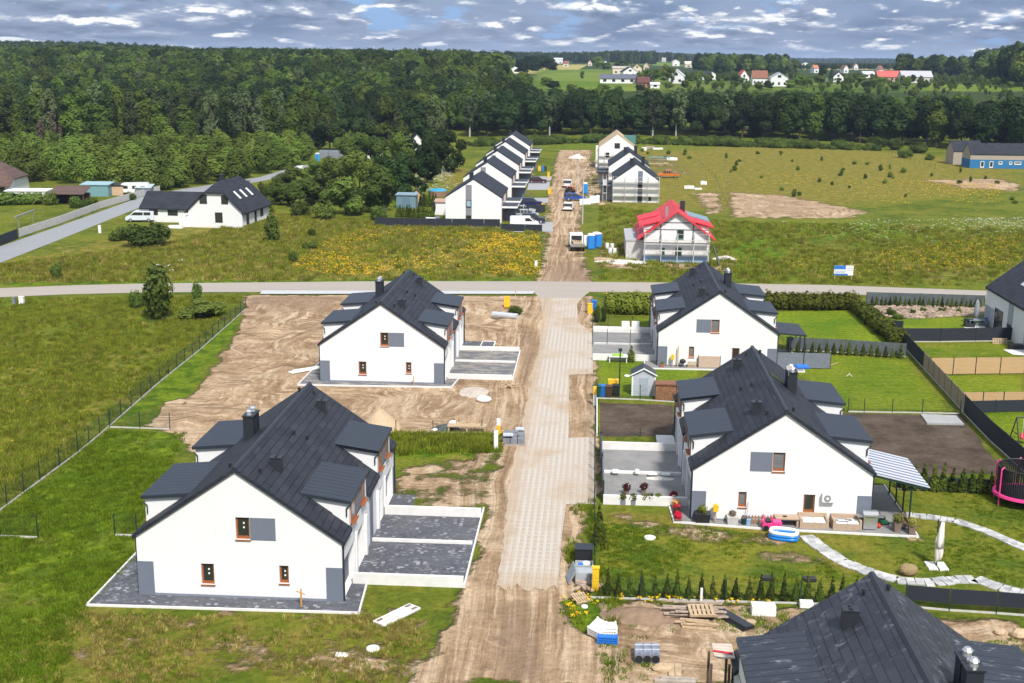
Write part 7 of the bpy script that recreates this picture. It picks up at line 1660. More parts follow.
# rockery
rk = MB(); rnd = random.Random(8)
fp = [at(*q) for q in ((872, 306.5), (984, 308), (984, 315.5), (960, 316.5), (915, 319), (886, 317.5))]
x_, y_ = fill(fp, 1500, np.random.default_rng(3))
for x, y in zip(x_, y_):
    r_ = rnd.uniform(0.08, 0.28); rk.ell((x, y, r_*0.3), (r_, r_*rnd.uniform(.6, 1), r_*rnd.uniform(.5, .8)), 6, 4, 0, 0.25, rnd)
tag(rk.build('rockery_stones', mat('field_stone', (0.33, 0.25, 0.19), 0.9, 0.2, 0.5, 1.2)), kind='stuff')
for q, lb in (((892, 316, 308, 6), 'dark round shrub at the left end of the rockery'), ((924, 312, 307, 4), 'round shrub in the middle of the rockery'), ((942, 312, 308, 4), 'shrub right of the middle in the rockery'), ((958, 313, 309, 3), 'small shrub near the right end of the rockery'), ((913, 314, 310, 3), 'tiny green cushion plant in the rockery')):
    tree_px('bush', *q, lb, 'shrub', None, False)
tree_px('bush', 898, 319, 316.5, 6, 'yellow flowering cushion at the lower edge of the rockery', 'shrub', None, False)
# terrace of the house at the right edge
tag(sheet('terrace', [at(*q) for q in ((963, 327), (984, 322), (986, 331), (972, 332.5))], 0.05, CONCW)); tag(sheet('terrace', [at(*q) for q in ((1003, 350), (1040, 350), (1040, 357), (1013, 355))], 0.05, CONCW))
garden_set('grey garden table on the corner terrace of the right edge house', at(976, 326), PLINTH)
b = MB(); b.cyl((0, 0, 0), (0, 0, 0.9), 0.05, 0.05); b.ell((0, 0, 1.7), (0.3, 0.3, 1.1), 10, 8); tag(b.build('folded_parasol', mat('grey_cloth', (0.25, 0.27, 0.29), 0.9)), 'folded grey parasol on the corner terrace by the rockery', 'parasol').location = at(975.5, 324.5)
for q, lb in (((969, 327), 'dark garden armchair left of the grey table'), ((984, 325.5), 'grey lounge armchair right of the grey table')):
    b = MB(); b.box(-0.5, 0.5, -0.45, 0.45, 0, 0.4); b.box(-0.5, 0.5, 0.3, 0.45, 0.4, 0.85); b.box(-0.5, -0.35, -0.45, 0.3, 0.4, 0.6); b.box(0.35, 0.5, -0.45, 0.3, 0.4, 0.6); o = tag(b.build('garden_armchair', BLACK if 'dark' in lb else PLINTH), lb, 'chair'); o.location = at(*q)
def pallet(label, loc, rz, tilt=None, sz=(1.2, 0.8), m=TIMBER, z=0.0, name='pallet', n_=6):
    b = MB(); W, D = sz
    for k in range(n_): b.box(-W/2+W*k/n_+0.01, -W/2+W*(k+0.72)/n_, -D/2, D/2, 0.118, 0.14)
    for y in (-D/2+0.05, 0, D/2-0.05): b.box(-W/2, W/2, y-0.05, y+0.05, 0.02, 0.116); b.box(-W/2, W/2, y-0.05, y+0.05, 0.0, 0.018)
    o = tag(b.build(name, m), label, 'pallet'); o.location = (loc[0], loc[1], z); o.rotation_euler = (tilt[0] if tilt else 0, tilt[1] if tilt else 0, rz); return o
pallet('pale pallet standing upright against the dark screen of the rockery garden', at(999.5, 343.5), 0, (1.35, 0), (1.5, 1.1))
b = MB(); b.box(-0.6, 1.2, -0.4, 0.4, 0, 0.5); o = tag(b.build('garden_chest', BLACK), 'dark low garden chest beside the right edge house', 'chest'); o.location = at(1015, 349)
# carport and fence annex of the hedged lawn house
e = empty('carport', (OR1[0], OR1[1], 0), 0, 'dark flat roofed pergola on thin posts beside the hedged lawn', 'pergola')
b = MB(); b.extr([(5.7, 3.0, 2.7), (8.7, 3.0, 2.5), (8.7, 8.2, 2.5), (5.7, 8.2, 2.7)], (0, 0, 0.14)); b.build('pergola_roof', DARKM, e)
for x, y in ((8.55, 3.1), (8.55, 5.6), (8.55, 8.1), (7.2, 3.1)): b = MB(); b.box(x-0.06, x+0.06, y-0.06, y+0.06, 0, 2.5); b.build('post', DARKM, e)
fence('plain grey screen wall below the dark pergola', [(OR1[0]+5.6, OR1[1]-0.2+0.6, 0), (OR1[0]+10.6, OR1[1]+0.5, 0)], 1.5, 'conc', gap=2.5, plinth=False, pm=mat('screen_blue_grey', (0.16, 0.18, 0.21), 0.7))
pallet('wooden pallet standing upright at the window of the gable beside the hedged lawn', (OR1[0]-2.3, OR1[1]-0.35), 0, (1.45, 0), (0.85, 1.2))
fence('pale timber board panel leaning on the gable beside the hedged lawn', [(OR1[0]-1.75, OR1[1]-0.25, 0), (OR1[0]+0.3, OR1[1]-0.25, 0)], 1.15, 'conc', gap=2.1, plinth=False, pm=mat('pale_boards', (0.48, 0.36, 0.27), 0.85, 0.2, 0.15, 3, stretch=(1, 1, 9)))
b = MB(); b.box(-0.05, 0.05, -0.03, 0.03, 0, 2.0); o = tag(b.build('timber_lath', TIMBER), 'upright timber lath leaning on the gable beside the hedged lawn', 'lath'); o.location = (OR1[0]-3.65, OR1[1]-0.3, 0.05)
planter('terracotta pot at the grey corner of the gable beside the hedged lawn', (OR1[0]-5.1, OR1[1]-0.5, 0.05), 0.4, 0.3, 0.15, mat('terracotta', (0.35, 0.13, 0.08), 0.8), seed=8)
e = empty('barbecue', (OR1[0]-3.2, OR1[1]-0.45, 0.05), 0, 'small black kettle barbecue at the gable beside the hedged lawn', 'barbecue'); b = MB(); b.ell((0, 0, 0.6), (0.3, 0.3, 0.22), 12, 8); b.build('bowl', BLACK, e); b = MB(); b.tube([(-0.2, 0, 0), (0, 0, 0.5)], 0.02); b.tube([(0.2, 0, 0), (0, 0, 0.5)], 0.02); b.build('leg', BLACK, e)
# flower boxes and pots round the near driveway wall of the canopy house
for i, (px, py) in enumerate(((626.5, 494), (643.5, 493.5))):
    planter(('left' if i == 0 else 'right')+' dark red leaved plant in a pot on the grey driveway', at(px, py, 0.05), 0.3, 0.3, 0.3, leaf=leaf_mat('red_leaf', (0.05, 0.015, 0.012), (0.11, 0.03, 0.02)), seed=10+i)
for i, (px, lb) in enumerate(((623, 'leftmost grassy pot below the white driveway wall'), (633, 'second grassy pot below the white driveway wall'), (644.5, 'pale bucket pot in the middle below the white driveway wall'), (650, 'low grassy pot right of the pale bucket'), (658, 'tall glass like pot with pale grass, rightmost below the wall'))):
    planter(lb, at(px, 504.5), 0.34, 0.34, 0.26, PLASTW if i in (2, 4) else PLINTH, leaf=LEAF_HEDGE, seed=20+i)
for i, c in enumerate(((0.30, 0.02, 0.02), (0.62, 0.45, 0.42), (0.50, 0.30, 0.08), (0.35, 0.02, 0.03), (0.12, 0.06, 0.04), (0.50, 0.01, 0.04))):
    p = at(673.5+1.1*i*0.8, 501+4.2*i); planter('flower box in the row along the terrace kerb, '+('dark red farthest', 'pale pink second', 'orange third', 'red fourth', 'brown fifth', 'bright red nearest')[i], (p.x, p.y, 0), 0.45, 0.25, 0.28, leaf=leaf_mat('bloom%d' % i, c, [min(1, k*1.5) for k in c]), seed=40+i)
for q, sz, lb in (((615.5, 473), (0.5, 0.35, 0.25), 'white box on the kerb between the grey driveways, left one'), ((637, 473.5), (0.3, 0.35, 0.3), 'black and white box on the kerb between the grey driveways'), ((652.5, 474.5), (0.65, 0.45, 0.12), 'white bag on the kerb between the grey driveways'), ((666, 475), (0.6, 0.4, 0.12), 'white bag at the house end of the kerb between the driveways')):
    b = MB(); b.box(-sz[0]/2, sz[0]/2, -sz[1]/2, sz[1]/2, 0, sz[2]); o = tag(b.build('bag' if 'bag' in lb else 'box', PLASTW, bevel=0.05), lb, 'bag' if 'bag' in lb else 'box'); o.location = at(*q, 0.2)
heap('gravel_heap', 'pale gravel spill on the near grey driveway', at(660, 478.5, 0.05), (1.25, 0.5), 0.14, PALE, 12)
def disc(label, px, py, r, m=PLASTW, name='manhole_cover', cat='cover'):
    b = MB(); b.cyl((0, 0, 0), (0, 0, 0.07), r, r*0.96, 18); b.cyl((0, 0, 0.07), (0, 0, 0.1), r*0.3, r*0.25, 12); o = tag(b.build(name, m), label, cat); o.location = at(px, py)
disc('white round manhole cover in the lawn of the furnished garden', 650, 538, 0.36)
disc('white round manhole cover in the dry grass before the nearest left house', 373, 649, 0.33)
disc('small white round cover near the shed on the small lawn', 627, 376, 0.26)
b = MB(); b.box(-0.3, 0.3, -0.2, 0.2, 0, 0.04); o = tag(b.build('paper_sheet', PLASTW), 'white sheet of paper lying at the bottom left', 'paper'); o.location = at(342, 655)
for q, m_, lb in (((768, 579), BLACK, 'black and white box lying on the lawn before the thujas'), ((809.5, 580), BLACK, 'dark flat tool lying on the lawn right of the black and white box')):
    b = MB(); b.box(-0.35, 0.35, -0.22, 0.22, 0, 0.15); b.box(-0.3, 0.3, -0.32, -0.221, 0, 0.1); o = tag(b.build('toy_box', m_), lb, 'box'); o.location = at(*q)
# ------------------------------------------------------------------ things on the building ground
p = at(397, 616); e = empty('roof_panel', p, 0.96, 'white perforated panel lying in the grass before the dark driveway', 'panel'); b = MB(); b.box(-1.35, 1.35, -0.42, 0.42, 0.0, 0.12); b.build('panel_body', CONCW, e, bevel=0.02)
b = MB(); b.box(-1.2, 1.2, -0.05, 0.05, 0.121, 0.16); b.build('centre_rib', CONCW, e)
b = MB()
for x, y in ((1.05, 0.22), (1.05, -0.22), (-1.05, 0.2)): b.box(x-0.2, x+0.2, y-0.1, y+0.1, 0.122, 0.128)
b.build('slot', mat('slot_brown', (0.20, 0.15, 0.12), 0.9), e)
def stake(label, loc, h, cross=False):
    b = MB(); b.box(-0.035, 0.035, -0.035, 0.035, 0, h)
    if cross: b.obox((0, -0.05, h*0.8), (0.5, 0.03, 0.05), 0, 0, (0, 0.35))
    o = tag(b.build('wooden_stake', mat('orange_stake', (0.55, 0.28, 0.08), 0.8)), label, 'stake'); o.location = loc
stake('orange wooden stake with crosspiece at the gable of the nearest left house', (OL1[0]+3.45, OL1[1]-0.75, 0.04), 1.0, True)
stake('orange wooden stake by the cross road above the yellow gas box', at(515.5, 296), 1.3)
stake('thin wooden stake at the gable of the house on bare sand', (OL2[0]+2.9, OL2[1]-0.5, 0), 0.9)
p = at(514, 441.5); e = empty('slab_pallet', p, 0.05, 'stack of grey paving slabs wrapped on a pallet at the street edge', 'pallet'); b = MB()
for i in range(3):
    for j in range(4): b.box(-0.8+0.55*i, -0.8+0.55*i+0.5, -1.1+0.56*j, -1.1+0.56*j+0.5, 0.15, 0.55+0.1*((i*j) % 3))
b.build('paving_slabs', mat('slab_grey', (0.20, 0.215, 0.24), 0.8, 0.2, 0.2, 3), e); b = MB(); b.box(-0.85, 0.85, -1.15, 1.15, 0.0, 0.14); b.build('pallet_base', TIMBERG, e); b = MB(); b.box(-0.8, -0.05, -1.1, -0.5, 0.76, 0.84); b.box(0.1, 0.75, 0.4, 1.05, 0.76, 0.83); b.build('wrapping', mat('wrap', (0.5, 0.53, 0.58), 0.3), e)
e = empty('trestle_rack', at(467, 432), 0.05, 'low timber rack with upright boards at the edge of the sand', 'rack'); b = MB(); b.box(-1.5, 1.5, -0.4, 0.4, 0.5, 0.58)
for x in (-1.4, 0, 1.4): b.box(x-0.06, x+0.06, -0.35, 0.35, 0, 0.5)
b.build('rack_frame', TIMBER, e); b = MB()
for k in range(6): b.box(-0.9+0.32*k, -0.76+0.32*k, 0.35, 0.39, 0.58, 1.2)
b.build('upright_board', TIMBER, e)
heap('rubbish_heap', 'dark heap of building rubbish left of the timber rack', at(446, 429), (1.3, 0.8), 0.45, mat('dark_rubbish', (0.07, 0.085, 0.085), 0.8, 0.2, 0.5, 6), 13)
for q, r_, lb in (((434.5, 431), 0.2, 'small white bucket beside the dark rubbish heap'), ((453.5, 424.5), 0.3, 'white sack at the right of the dark rubbish heap'), ((484, 402), 0.5, 'pale slab piece at the foot of the white sand')):
    b = MB(); b.ell((0, 0, r_*0.5), (r_*1.3, r_, r_*0.6), 10, 6); o = tag(b.build('sack' if 'sack' in lb else ('bucket' if 'bucket' in lb else 'stone'), PLASTW), lb, 'sack' if 'sack' in lb else ('bucket' if 'bucket' in lb else 'stone')); o.location = at(*q)
p = at(505, 318); b = MB(); d = Vector((math.cos(-0.35), math.sin(-0.35), 0)); b.cyl(p-d*1.5+Vector((0, 0, .3)), p+d*1.5+Vector((0, 0, .3)), 0.34, 0.34, 12); tag(b.build('plastic_roll', mat('roll_grey', (0.45, 0.47, 0.50), 0.5)), 'grey wrapped roll lying on the sand below the yellow gas box', 'roll')
e = tag(MB().obox((0, 0, 0.1), (1.6, 0.14, 0.12), 0.3).obox((0.2, 0.3, 0.1), (1.5, 0.14, 0.12), 0.1).obox((0.1, 0.1, 0.22), (0.14, 1.2, 0.1), 0.5).obox((-0.4, 0.2, 0.22), (0.14, 1.0, 0.1), -0.3).obox((0.5, 0.1, 0.3), (1.2, 0.12, 0.1), 0.7).build('broken_frame', TIMBER), 'broken pale timber frame lying beside the muddy driveway', 'timber'); e.location = at(507.5, 388)
tree_px('bush', 515, 313.5, 306, 9, 'green weeds beside the yellow gas box at the junction', 'bush', None, False)
e = tag(MB().obox((0, 0, 0.12), (4.2, 0.3, 0.1), 0.75).obox((0.2, -0.3, 0.12), (4.0, 0.25, 0.1), 0.78).obox((0.1, -0.1, 0.22), (3.4, 0.25, 0.1), 0.7).build('board_pile', PLASTW), 'pale boards lying on the muddy apron left of the house on bare sand', 'boards'); e.location = at(309, 370)
# rubbish corner by the street fence
e = empty('storage_box', at(583.5, 563), 0, 'dark flat cabinet at the top of the rubbish row by the street fence', 'cabinet'); b = MB(); b.box(-0.5, 0.5, -0.35, 0.5, 0, 0.95); b.build('cabinet_body', BLACK, e, bevel=0.02); b = MB(); b.box(-0.53, 0.53, -0.4, 0.53, 0.951, 1.0); b.build('lid', DARKM, e)
e = empty('rubbish_box', at(584, 573), 0, 'open grey box full of mixed rubbish below the dark cabinet', 'box'); b = MB(); b.box(-0.5, 0.5, -0.35, -0.3, 0, 0.6); b.box(-0.5, 0.5, 0.3, 0.35, 0, 0.6); b.box(-0.5, -0.45, -0.3, 0.3, 0, 0.6); b.box(0.45, 0.5, -0.3, 0.3, 0, 0.6); b.build('box_body', mat('box_grey', (0.36, 0.38, 0.40), 0.6), e)
b = MB(); b.ell((0.1, 0.05, 0.55), (0.25, 0.2, 0.16), 8, 6); b.box(-0.4, 0.0, -0.2, 0.1, 0.3, 0.52); b.build('white_rubbish', PLASTW, e); b = MB(); b.box(-0.35, -0.05, -0.25, 0.0, 0.53, 0.62); b.build('blue_rubbish', BLUE, e)
e = empty('grey_chest', at(584, 582), 0, 'grey closed chest with its lid hanging off at the left', 'chest'); b = MB(); b.box(-0.48, 0.48, -0.38, 0.38, 0, 0.7); b.build('chest_body', MATS['box_grey'], e, bevel=0.02); b = MB(); b.obox((-0.72, 0.05, 0.5), (0.06, 1.2, 0.9), 0.15, 0, (0, 0.45)); b.build('open_lid', mat('lid_grey', (0.27, 0.30, 0.33), 0.6), e)
b = MB()
rnd = random.Random(2)
for k in range(9): b.obox((rnd.uniform(-.6, .6), rnd.uniform(-.3, .3), 0.12+0.04*k), (rnd.uniform(.3, .6), rnd.uniform(.15, .3), 0.08), rnd.uniform(0, 3))
o = tag(b.build('rubbish_heap', mat('cardboard', (0.46, 0.33, 0.24), 0.9, 0.2, 0.3, 2)), 'small heap of cardboard scraps left of the slim yellow post', 'heap'); o.location = at(588, 591)
pallet('pale slatted crate lid lying tilted in the grass below the rubbish row', at(580, 601), 0.7, (0.35, 0.1), (0.95, 0.75), z=0.1)
disc('white lidded bucket lying below the slatted crate lid', 584.5, 607, 0.18, PLASTW, 'bucket', 'bucket')
def crate(label, loc, rz, tilt, m, sz=(1.2, 0.8, 0.75)):
    b = MB(); W, D, Hh = sz; t = 0.05
    b.box(-W/2, W/2, -D/2, D/2, 0, t)
    for k in range(3):
        z0 = t+0.03+k*(Hh-t)/3; z1 = z0+(Hh-t)/3-0.07
        b.box(-W/2, W/2, -D/2, -D/2+t, z0, z1); b.box(-W/2, W/2, D/2-t, D/2, z0, z1); b.box(-W/2, -W/2+t, -D/2+t, D/2-t, z0, z1); b.box(W/2-t, W/2, -D/2+t, D/2-t, z0, z1)
    for x in (-W/2+0.03, W/2-0.03):
        for y in (-D/2+0.03, D/2-0.03): b.box(x-0.04, x+0.04, y-0.04, y+0.04, 0, Hh+0.01)
    b.box(-W/2+t, W/2-t, -D/2+t, D/2-t, t+0.02, Hh*0.9)
    o = tag(b.build('crate', m), label, 'crate'); o.location = loc; o.rotation_euler = (tilt[0], tilt[1], rz)
crate('white slatted plastic crate tipped at the left of the blue crate', (*at(597.5, 636)[:2], 0.25), 0.9, (0.15, -0.3), PLASTW, (0.85, 0.6, 0.5))
crate('white plastic crate standing behind the blue crate', at(607, 634), 0.1, (0, 0), PLASTW, (0.95, 0.6, 0.55))
crate('blue plastic crate lying in front of the two white crates', (*at(607.5, 643)[:2], 0.0), -0.02, (0, 0), BLUE, (1.0, 0.35, 0.42))
for i, (px, lb) in enumerate(((638.8, 'wrapped bundle of dark ridge tiles, left of the three'), (647.3, 'wrapped bundle of dark ridge tiles, middle of the three'), (655.6, 'wrapped bundle of dark ridge tiles, right of the three'))):
    e = empty('ridge_tile_bundle', at(px, 664), 0.0, lb, 'bundle'); b = MB(); b.box(-0.2, 0.2, 0, 1.15, 0.0, 0.55); b.build('bundle_body', mat('shrink_wrap', (0.20, 0.22, 0.27), 0.3, 0.6, 0.5, 4), e, bevel=0.04)
    b = MB(); b.cyl((0, -0.02, 0.25), (0, -0.004, 0.25), 0.19, 0.19, 14); b.build('tile_end', BLACK, e); b = MB(); b.box(-0.19, 0.19, 0.35, 0.42, 0.551, 0.57); b.box(-0.19, 0.19, 0.85, 0.92, 0.551, 0.57); b.build('strap', mat('strap_pale', (0.5, 0.52, 0.56), 0.4), e)
b = MB(); b.ell((0, 0, 0.1), (0.5, 0.38, 0.2), 10, 6, 0, 0.1, random.Random(3)); o = tag(b.build('boulder', SAND), 'flat pale boulder right of the tile bundles', 'stone'); o.location = at(663, 670)
for px, lb in ((671.5, 'pair of short pale planks by the boulder, left plank'), (678, 'pair of short pale planks by the boulder, right plank')):
    b = MB(); b.box(-0.14, 0.14, -0.6, 0.6, 0.05, 0.13); o = tag(b.build('plank', TIMBER), lb, 'plank'); o.location = at(px, 672); o.rotation_euler = (0, 0, -0.05)
b = MB(); b.box(-1.0, 0.9, -0.15, 0.1, 0, 0.1); b.box(-0.7, 1.0, 0.12, 0.3, 0, 0.12); o = tag(b.build('plank', TIMBERG), 'long grey plank lying below the pair of short planks', 'plank'); o.location = at(676, 682)
rnd = random.Random(9); b = MB()
for k in range(22): b.obox((rnd.uniform(-.35, .35), rnd.uniform(-.7, .7), 0.06+0.035*(k // 2)), (rnd.uniform(2.4, 3.1), 0.16, 0.06), rnd.uniform(-.07, .07))
o = tag(b.build('board_pile', mat('board_brown', (0.36, 0.28, 0.22), 0.85, 0.2, 0.45, 3, stretch=(1, 6, 1))), 'pile of long weathered boards below the thuja fence', 'boards'); o.location = at(696, 614)
pallet('pale pallet lying on the weathered board pile', at(701, 619), 0.1, (0.15, 0), (1.35, 1.0), z=0.42)
b = MB()
for k in range(7): b.obox((rnd.uniform(-.3, .3), rnd.uniform(-.3, .3), 0.05+0.04*k), (rnd.uniform(1.2, 1.9), 0.12, 0.07), rnd.uniform(-.35, .35))
o = tag(b.build('board_pile', TIMBER), 'loose pale laths in front of the weathered board pile', 'boards'); o.location = at(698, 627)
b = MB()
for k in range(7): b.box(-0.42+0.03*k, 0.42-0.02*k, -1.3, 1.3, 0.03*k, 0.03*k+0.022)
o = tag(b.build('roofing_sheets', DARKM), 'stack of dark roofing sheets lying between boards and big grey roof', 'sheets'); o.location = at(732, 620); o.rotation_euler = (0, 0, 0.62)
b = MB(); b.box(-0.62, 0.62, -0.3, 0.3, 0, 0.55); o = tag(b.build('insulation_pack', PLASTW, bevel=0.02), 'white insulation pack standing below the thuja fence', 'pack'); o.location = at(763, 614)
b = MB(); b.box(-0.35, 0.35, -0.2, 0.2, 0, 0.35); o = tag(b.build('insulation_pack', PLASTW, bevel=0.02), 'smaller white pack half hidden by the big grey roof', 'pack'); o.location = at(806, 607)
b = MB(); b.box(-0.06, 0.06, -0.06, 0.06, 0, 0.9); o = tag(b.build('white_post', PLASTW), 'short white post in the thuja fence above the board pile', 'post'); o.location = at(701, 604)
b = MB(); b.cyl((0, 0, 0), (0, 0, 0.16), 0.26, 0.26, 14); o = tag(b.build('timber_disc', TIMBER), 'pale round timber disc lying by the roofing sheets', 'disc'); o.location = at(751, 624)
for i, (px, py, r_) in enumerate(((1020, 637, 0.5), (1000, 634, 0.32))):
    b = MB(); b.ell((0, 0, r_*0.3), (r_, r_*0.8, r_*0.6), 9, 6, 0, 0.12, random.Random(i)); o = tag(b.build('boulder', SAND), ('larger' if i == 0 else 'smaller')+' brown boulder on the sand at the right bottom corner', 'stone'); o.location = at(px, py)
# the builders' scaffold of the big grey roof
hx, hy = OBR
e = empty('scaffold', (hx-6.6, hy+2.0, 0), 0, 'timber scaffold with plank decks at the left side of the big grey roof', 'scaffold')
for y in (9.9, 11.8, 13.6, 14.7):
    b = MB()
    for x in (0.0, 0.75): b.box(x-0.05, x+0.05, y-0.05, y+0.05, 0, 3.6)
    b.build('standard', mat('rusty_steel', (0.10, 0.07, 0.05), 0.7), e)
for y0, y1, z, x0 in ((9.6, 11.3, 2.6, -0.75), (11.45, 12.5, 2.9, -0.75), (13.9, 15.2, 3.7, 0.15)):
    b = MB()
    for k in range(4 if x0 < 0 else 5): ya = y0+(y1-y0)*k/(4 if x0 < 0 else 5); b.box(x0, 1.0, ya+0.01, ya+(y1-y0)/(4 if x0 < 0 else 5)-0.03, z, z+0.06)
    b.build('plank_deck', mat('bleached_planks', (0.55, 0.46, 0.38), 0.85, 0.2, 0.15, 3), e)
b = MB(); b.box(-0.1, 0.0, 0, 0.06, 0, 0.05); b.tube([(-0.05, -0.35, 0), (0.05, 0.45, 0)], 0.05); o = tag(b.build('red_tool', mat('tool_red', (0.55, 0.03, 0.05), 0.5)), 'red rail tool lying at the far edge of the big grey roof', 'tool'); o.location = (hx-6.1, hy+15.6, 4.15); o.rotation_euler = (0, 0, 1.45)
# tarp and dish on the chimney of the canopy house
rz_ = 7.95; b = MB(); b.box(1.25, 2.15, 8.7, 9.7, 7.64, 7.76); o = tag(b.build('tarpaulin', BLUE, bevel=0.05), 'blue tarpaulin thrown over the chimney top of the canopy house', 'tarpaulin'); o.location = (ox+0.75, oy+0.35, 0.02)
e = empty('satellite_dish', (ox+1.35, oy+8.2, 7.4), 0, 'small white satellite dish beside the blue tarpaulin', 'dish'); b = MB(); b.cyl((0, 0, 0), (0, 0, 0.5), 0.03, 0.03); b.build('mast', STEEL, e); b = MB(); b.cyl((0, -0.02, 0.6), (0.0, -0.08, 0.58), 0.08, 0.22, 14); b.build('reflector', PLASTW, e)
b = MB(); b.tube([(0, 0, 0.05), (0.25, 0, 0.32), (0.5, 0, 0.05)], 0.025); o = tag(b.build('wooden_trestle', PLASTW), 'little white A shaped trestle on the striped lawn', 'trestle'); o.location = at(846.5, 377)
for i, q in enumerate((((822, 362), 0.9), ((809, 365), -0.9))):
    b = MB(); b.cyl((-0.9, 0, 0.05), (0.9, 0, 0.05), 0.04, 0.04, 6); o = tag(b.build('wooden_stick', TIMBER), ('right' if i == 0 else 'left')+' one of two wooden sticks lying on the striped lawn', 'stick'); o.location = at(833 if i == 0 else 812, 365); o.rotation_euler = (0, 0, q[1])

# ------------------------------------------------------------------ grass, flowers
def tuft_mesh(name, seed, n, h, r, m, wdt=0.035):
    rng = np.random.default_rng(seed); V = []; Q = []
    for i in range(n):
        a = rng.random()*6.283; q = r*math.sqrt(rng.random()); x, y = q*math.cos(a), q*math.sin(a); hh = h*(0.5+0.6*rng.random()); l = rng.normal(size=2)*hh*0.35; b_ = rng.random()*6.283; dx, dy = math.cos(b_)*wdt, math.sin(b_)*wdt
        k = len(V); V += [(x-dx, y-dy, -0.02), (x+dx, y+dy, -0.02), (x+dx*0.2+l[0], y+dy*0.2+l[1], hh), (x-dx*0.2+l[0], y-dy*0.2+l[1], hh)]; Q.append((k, k+1, k+2, k+3))
    return np_mesh(name, V, Q, m, {'tone': ('FACE', 'FLOAT', rng.random(len(Q)))}, link=False).data
GR1 = leaf_mat('meadow_blade', (0.105, 0.155, 0.010), (0.265, 0.275, 0.028)); GR2 = leaf_mat('lush_blade', (0.070, 0.140, 0.005), (0.185, 0.25, 0.014)); GR3 = leaf_mat('dry_blade', (0.20, 0.175, 0.030), (0.42, 0.33, 0.11))
T1 = [tuft_mesh('tuft', s, 26, 0.42, 0.38, GR1) for s in (1, 2, 3)]; T2 = [tuft_mesh('tuft', s, 26, 0.22, 0.36, GR2, 0.03) for s in (4, 5)]; T3 = [tuft_mesh('tuft', s, 22, 0.36, 0.34, GR3) for s in (6, 7)]
def grass(name, px, n, protos, lo=0.6, hi=1.3, hole=None):
    x, y = fill([G(*p) for p in px], n)
    k = lumpy(x, y, 0.55 if hole is None else hole, len(name))+RNG.normal(size=len(x))*0.9 > (-0.5 if hole is None else 0.5)
    x, y = x[k], y[k]
    return scatter(name, np.stack([x, y, x*0], 1), RNG.uniform(lo, hi, len(x)), RNG.uniform(0, 6.28, len(x)), protos)
grass('meadow_grass', [(-20, 300), (244, 297), (240, 308), (150, 388), (108, 424), (40, 478), (-40, 530)], 34000, T1+T1+T1+T3[:1], 0.3, 1.0)
grass('lawn_grass', [(-10, 520), (108, 431), (186, 433), (136, 530), (134, 562), (86, 606), (60, 683), (-10, 683)], 12000, T2, 0.3, 0.95)
grass('weeds', [(60, 614), (420, 616), (430, 640), (400, 683), (0, 683)], 6500, T2[:1]+T3, 0.25, 0.6, 0.9)
grass('tall_weeds', [(393, 435), (496, 436), (500, 452), (395, 455)], 3200, [T1[0], T2[0], T2[1]], 0.7, 1.2)
grass('far_meadow_grass', [(0, 265), (160, 246), (272, 214), (540, 232), (538, 279), (0, 283)], 22000, T1+T3, 0.7, 1.5)
grass('right_meadow_grass', [(600, 206), (725, 222), (1040, 230), (1040, 288), (600, 280)], 16000, T1+T3[:1], 0.6, 1.4)
grass('garden_grass', [(598, 524), (690, 526), (800, 540), (870, 598), (598, 596)], 4500, T2, 0.2, 0.6, 0.8)
grass('garden_lawn_grass', [(905, 492), (1040, 496), (1040, 590), (905, 570), (830, 545)], 4500, T2, 0.2, 0.5, 0.8)
grass('verge_grass', [(572, 508), (595, 500), (620, 608), (612, 640), (562, 628)], 1500, T2+T1[:1], 0.5, 1.1, 0.8)
grass('building_ground_weeds', [(600, 606), (900, 612), (1030, 622), (1030, 683), (600, 683)], 1400, T2, 0.4, 0.9, 0.7)
YF = mat('yellow_petal', (0.75, 0.47, 0.01), 0.7, 0.2, 0.15); WF = mat('white_petal', (0.70, 0.70, 0.62), 0.7, 0.2, 0.1)
def flower_mesh(name, seed, n, r, h, s, m):
    rng = np.random.default_rng(seed); V, Q, t = cloud(rng, [(0, 0, h, r, r, 0.12)], n, s, up=1.5, hollow=0.1); return np_mesh(name, V, Q, m, link=False).data
FY = [flower_mesh('flower', s, 14, 0.32, 0.45, 0.09, YF) for s in (1, 2)]; FW = [flower_mesh('flower', s, 14, 0.4, 0.4, 0.07, WF) for s in (3, 4)]
def flowers(name, px, n, protos, f, thr, lo=0.6, hi=1.3, z=0.0):
    x, y = fill([G(*p) for p in px], n); k = lumpy(x, y, f, 3)+RNG.normal(size=len(x))*1.1 > thr; x, y = x[k], y[k]
    if len(x): scatter(name, np.stack([x, y, x*0+z], 1), RNG.uniform(lo, hi, len(x)), RNG.uniform(0, 6.28, len(x)), protos)
flowers('yellow_wildflowers', [(330, 238), (370, 227), (540, 236), (540, 276), (330, 276), (290, 268)], 13000, FY, 0.22, 0.35, 0.3, 0.72)
flowers('yellow_meadow_flowers', [(0, 262), (280, 225), (350, 228), (330, 278), (0, 282)], 2200, FY, 0.12, 0.9, 0.25, 0.55)
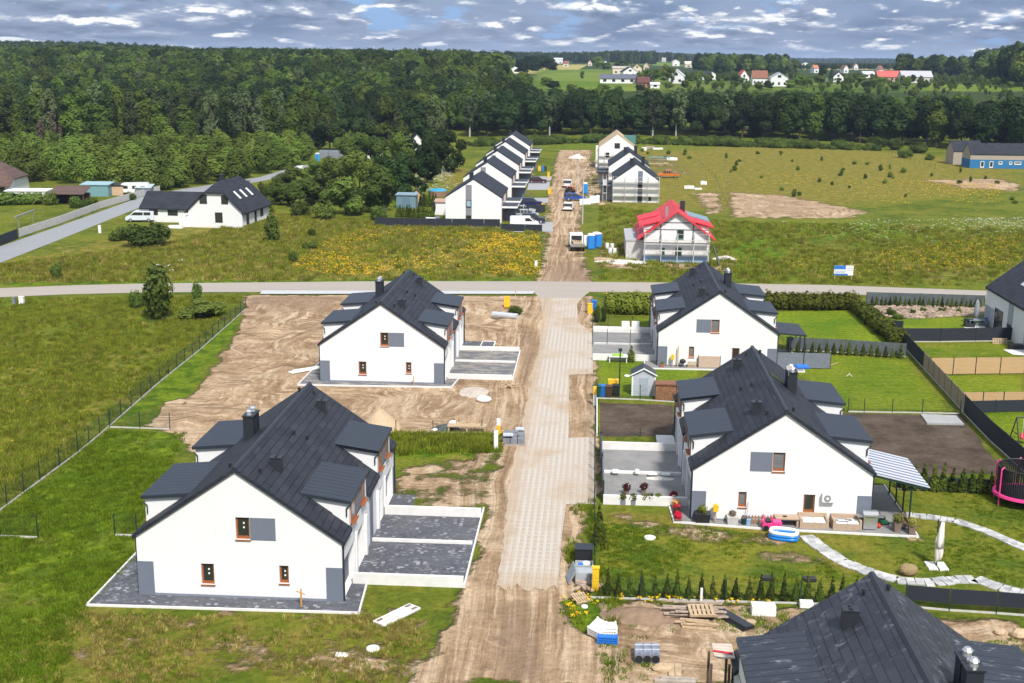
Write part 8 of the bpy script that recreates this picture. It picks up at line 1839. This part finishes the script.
flowers('yellow_field_flowers', [(720, 170), (1000, 185), (1000, 205), (900, 205), (720, 180)], 5200, FY, 0.06, 1.3, 0.35, 0.8)
flowers('yellow_flowers_by_the_road', [(780, 262), (1020, 235), (1020, 265), (800, 280)], 6000, FY, 0.10, 0.9, 0.3, 0.65)
flowers('yellow_flowers_by_the_kerb', [(0, 300), (120, 298), (100, 310), (0, 330)], 260, FY, 0.3, 0.4, 0.25, 0.45)
flowers('yellow_meadow_specks', [(-10, 340), (170, 330), (100, 410), (-20, 490)], 520, FY, 0.35, 1.0, 0.2, 0.42)
flowers('white_field_flowers', [(775, 222), (1024, 218), (1024, 246), (880, 246), (790, 238)], 6500, FW, 0.07, 0.9, 0.25, 0.65)
flowers('white_meadow_flowers', [(380, 176), (450, 168), (460, 188), (395, 196)], 3600, FW, 0.1, 0.0, 0.4, 0.8)
flowers('white_roadside_flowers', [(150, 262), (240, 258), (230, 274), (140, 276)], 220, FW, 0.2, 0.2)
for nm, px, n_ in (('yellow_flowers_by_rubbish', [(560, 600), (600, 588), (604, 606), (575, 625)], 30), ('yellow_flowers_by_thujas', [(615, 597), (770, 600), (770, 606), (615, 603)], 34), ('yellow_flowers_by_post', [(497, 432), (506, 432), (506, 447), (498, 447)], 9)):
    x, y = fill([G(*p) for p in px], n_*3); x, y = x[:n_], y[:n_]
    scatter(nm, np.stack([x, y, x*0], 1), RNG.uniform(0.3, 0.6, len(x)), RNG.uniform(0, 6.28, len(x)), FY)

# ------------------------------------------------------------------ far air: a closed box of thin even haze
HAZE = 0.00008
hz = MB(); hz.box(-14000, 14000, -500, 13500, -3.0, 78.0)
hm = bpy.data.materials.new('haze_air'); hm.use_nodes = True; t = NT(hm.node_tree)
pv = t.n('ShaderNodeVolumePrincipled', {'Color': (0.55, 0.72, 1.0, 1), 'Density': HAZE, 'Anisotropy': 0.0})
ho = t.n('ShaderNodeOutputMaterial'); t.t.links.new(pv.outputs[0], ho.inputs['Volume'])
USE_HAZE = True
if USE_HAZE: tag(hz.build('haze', hm), kind='stuff')
bpy.context.view_layer.update()
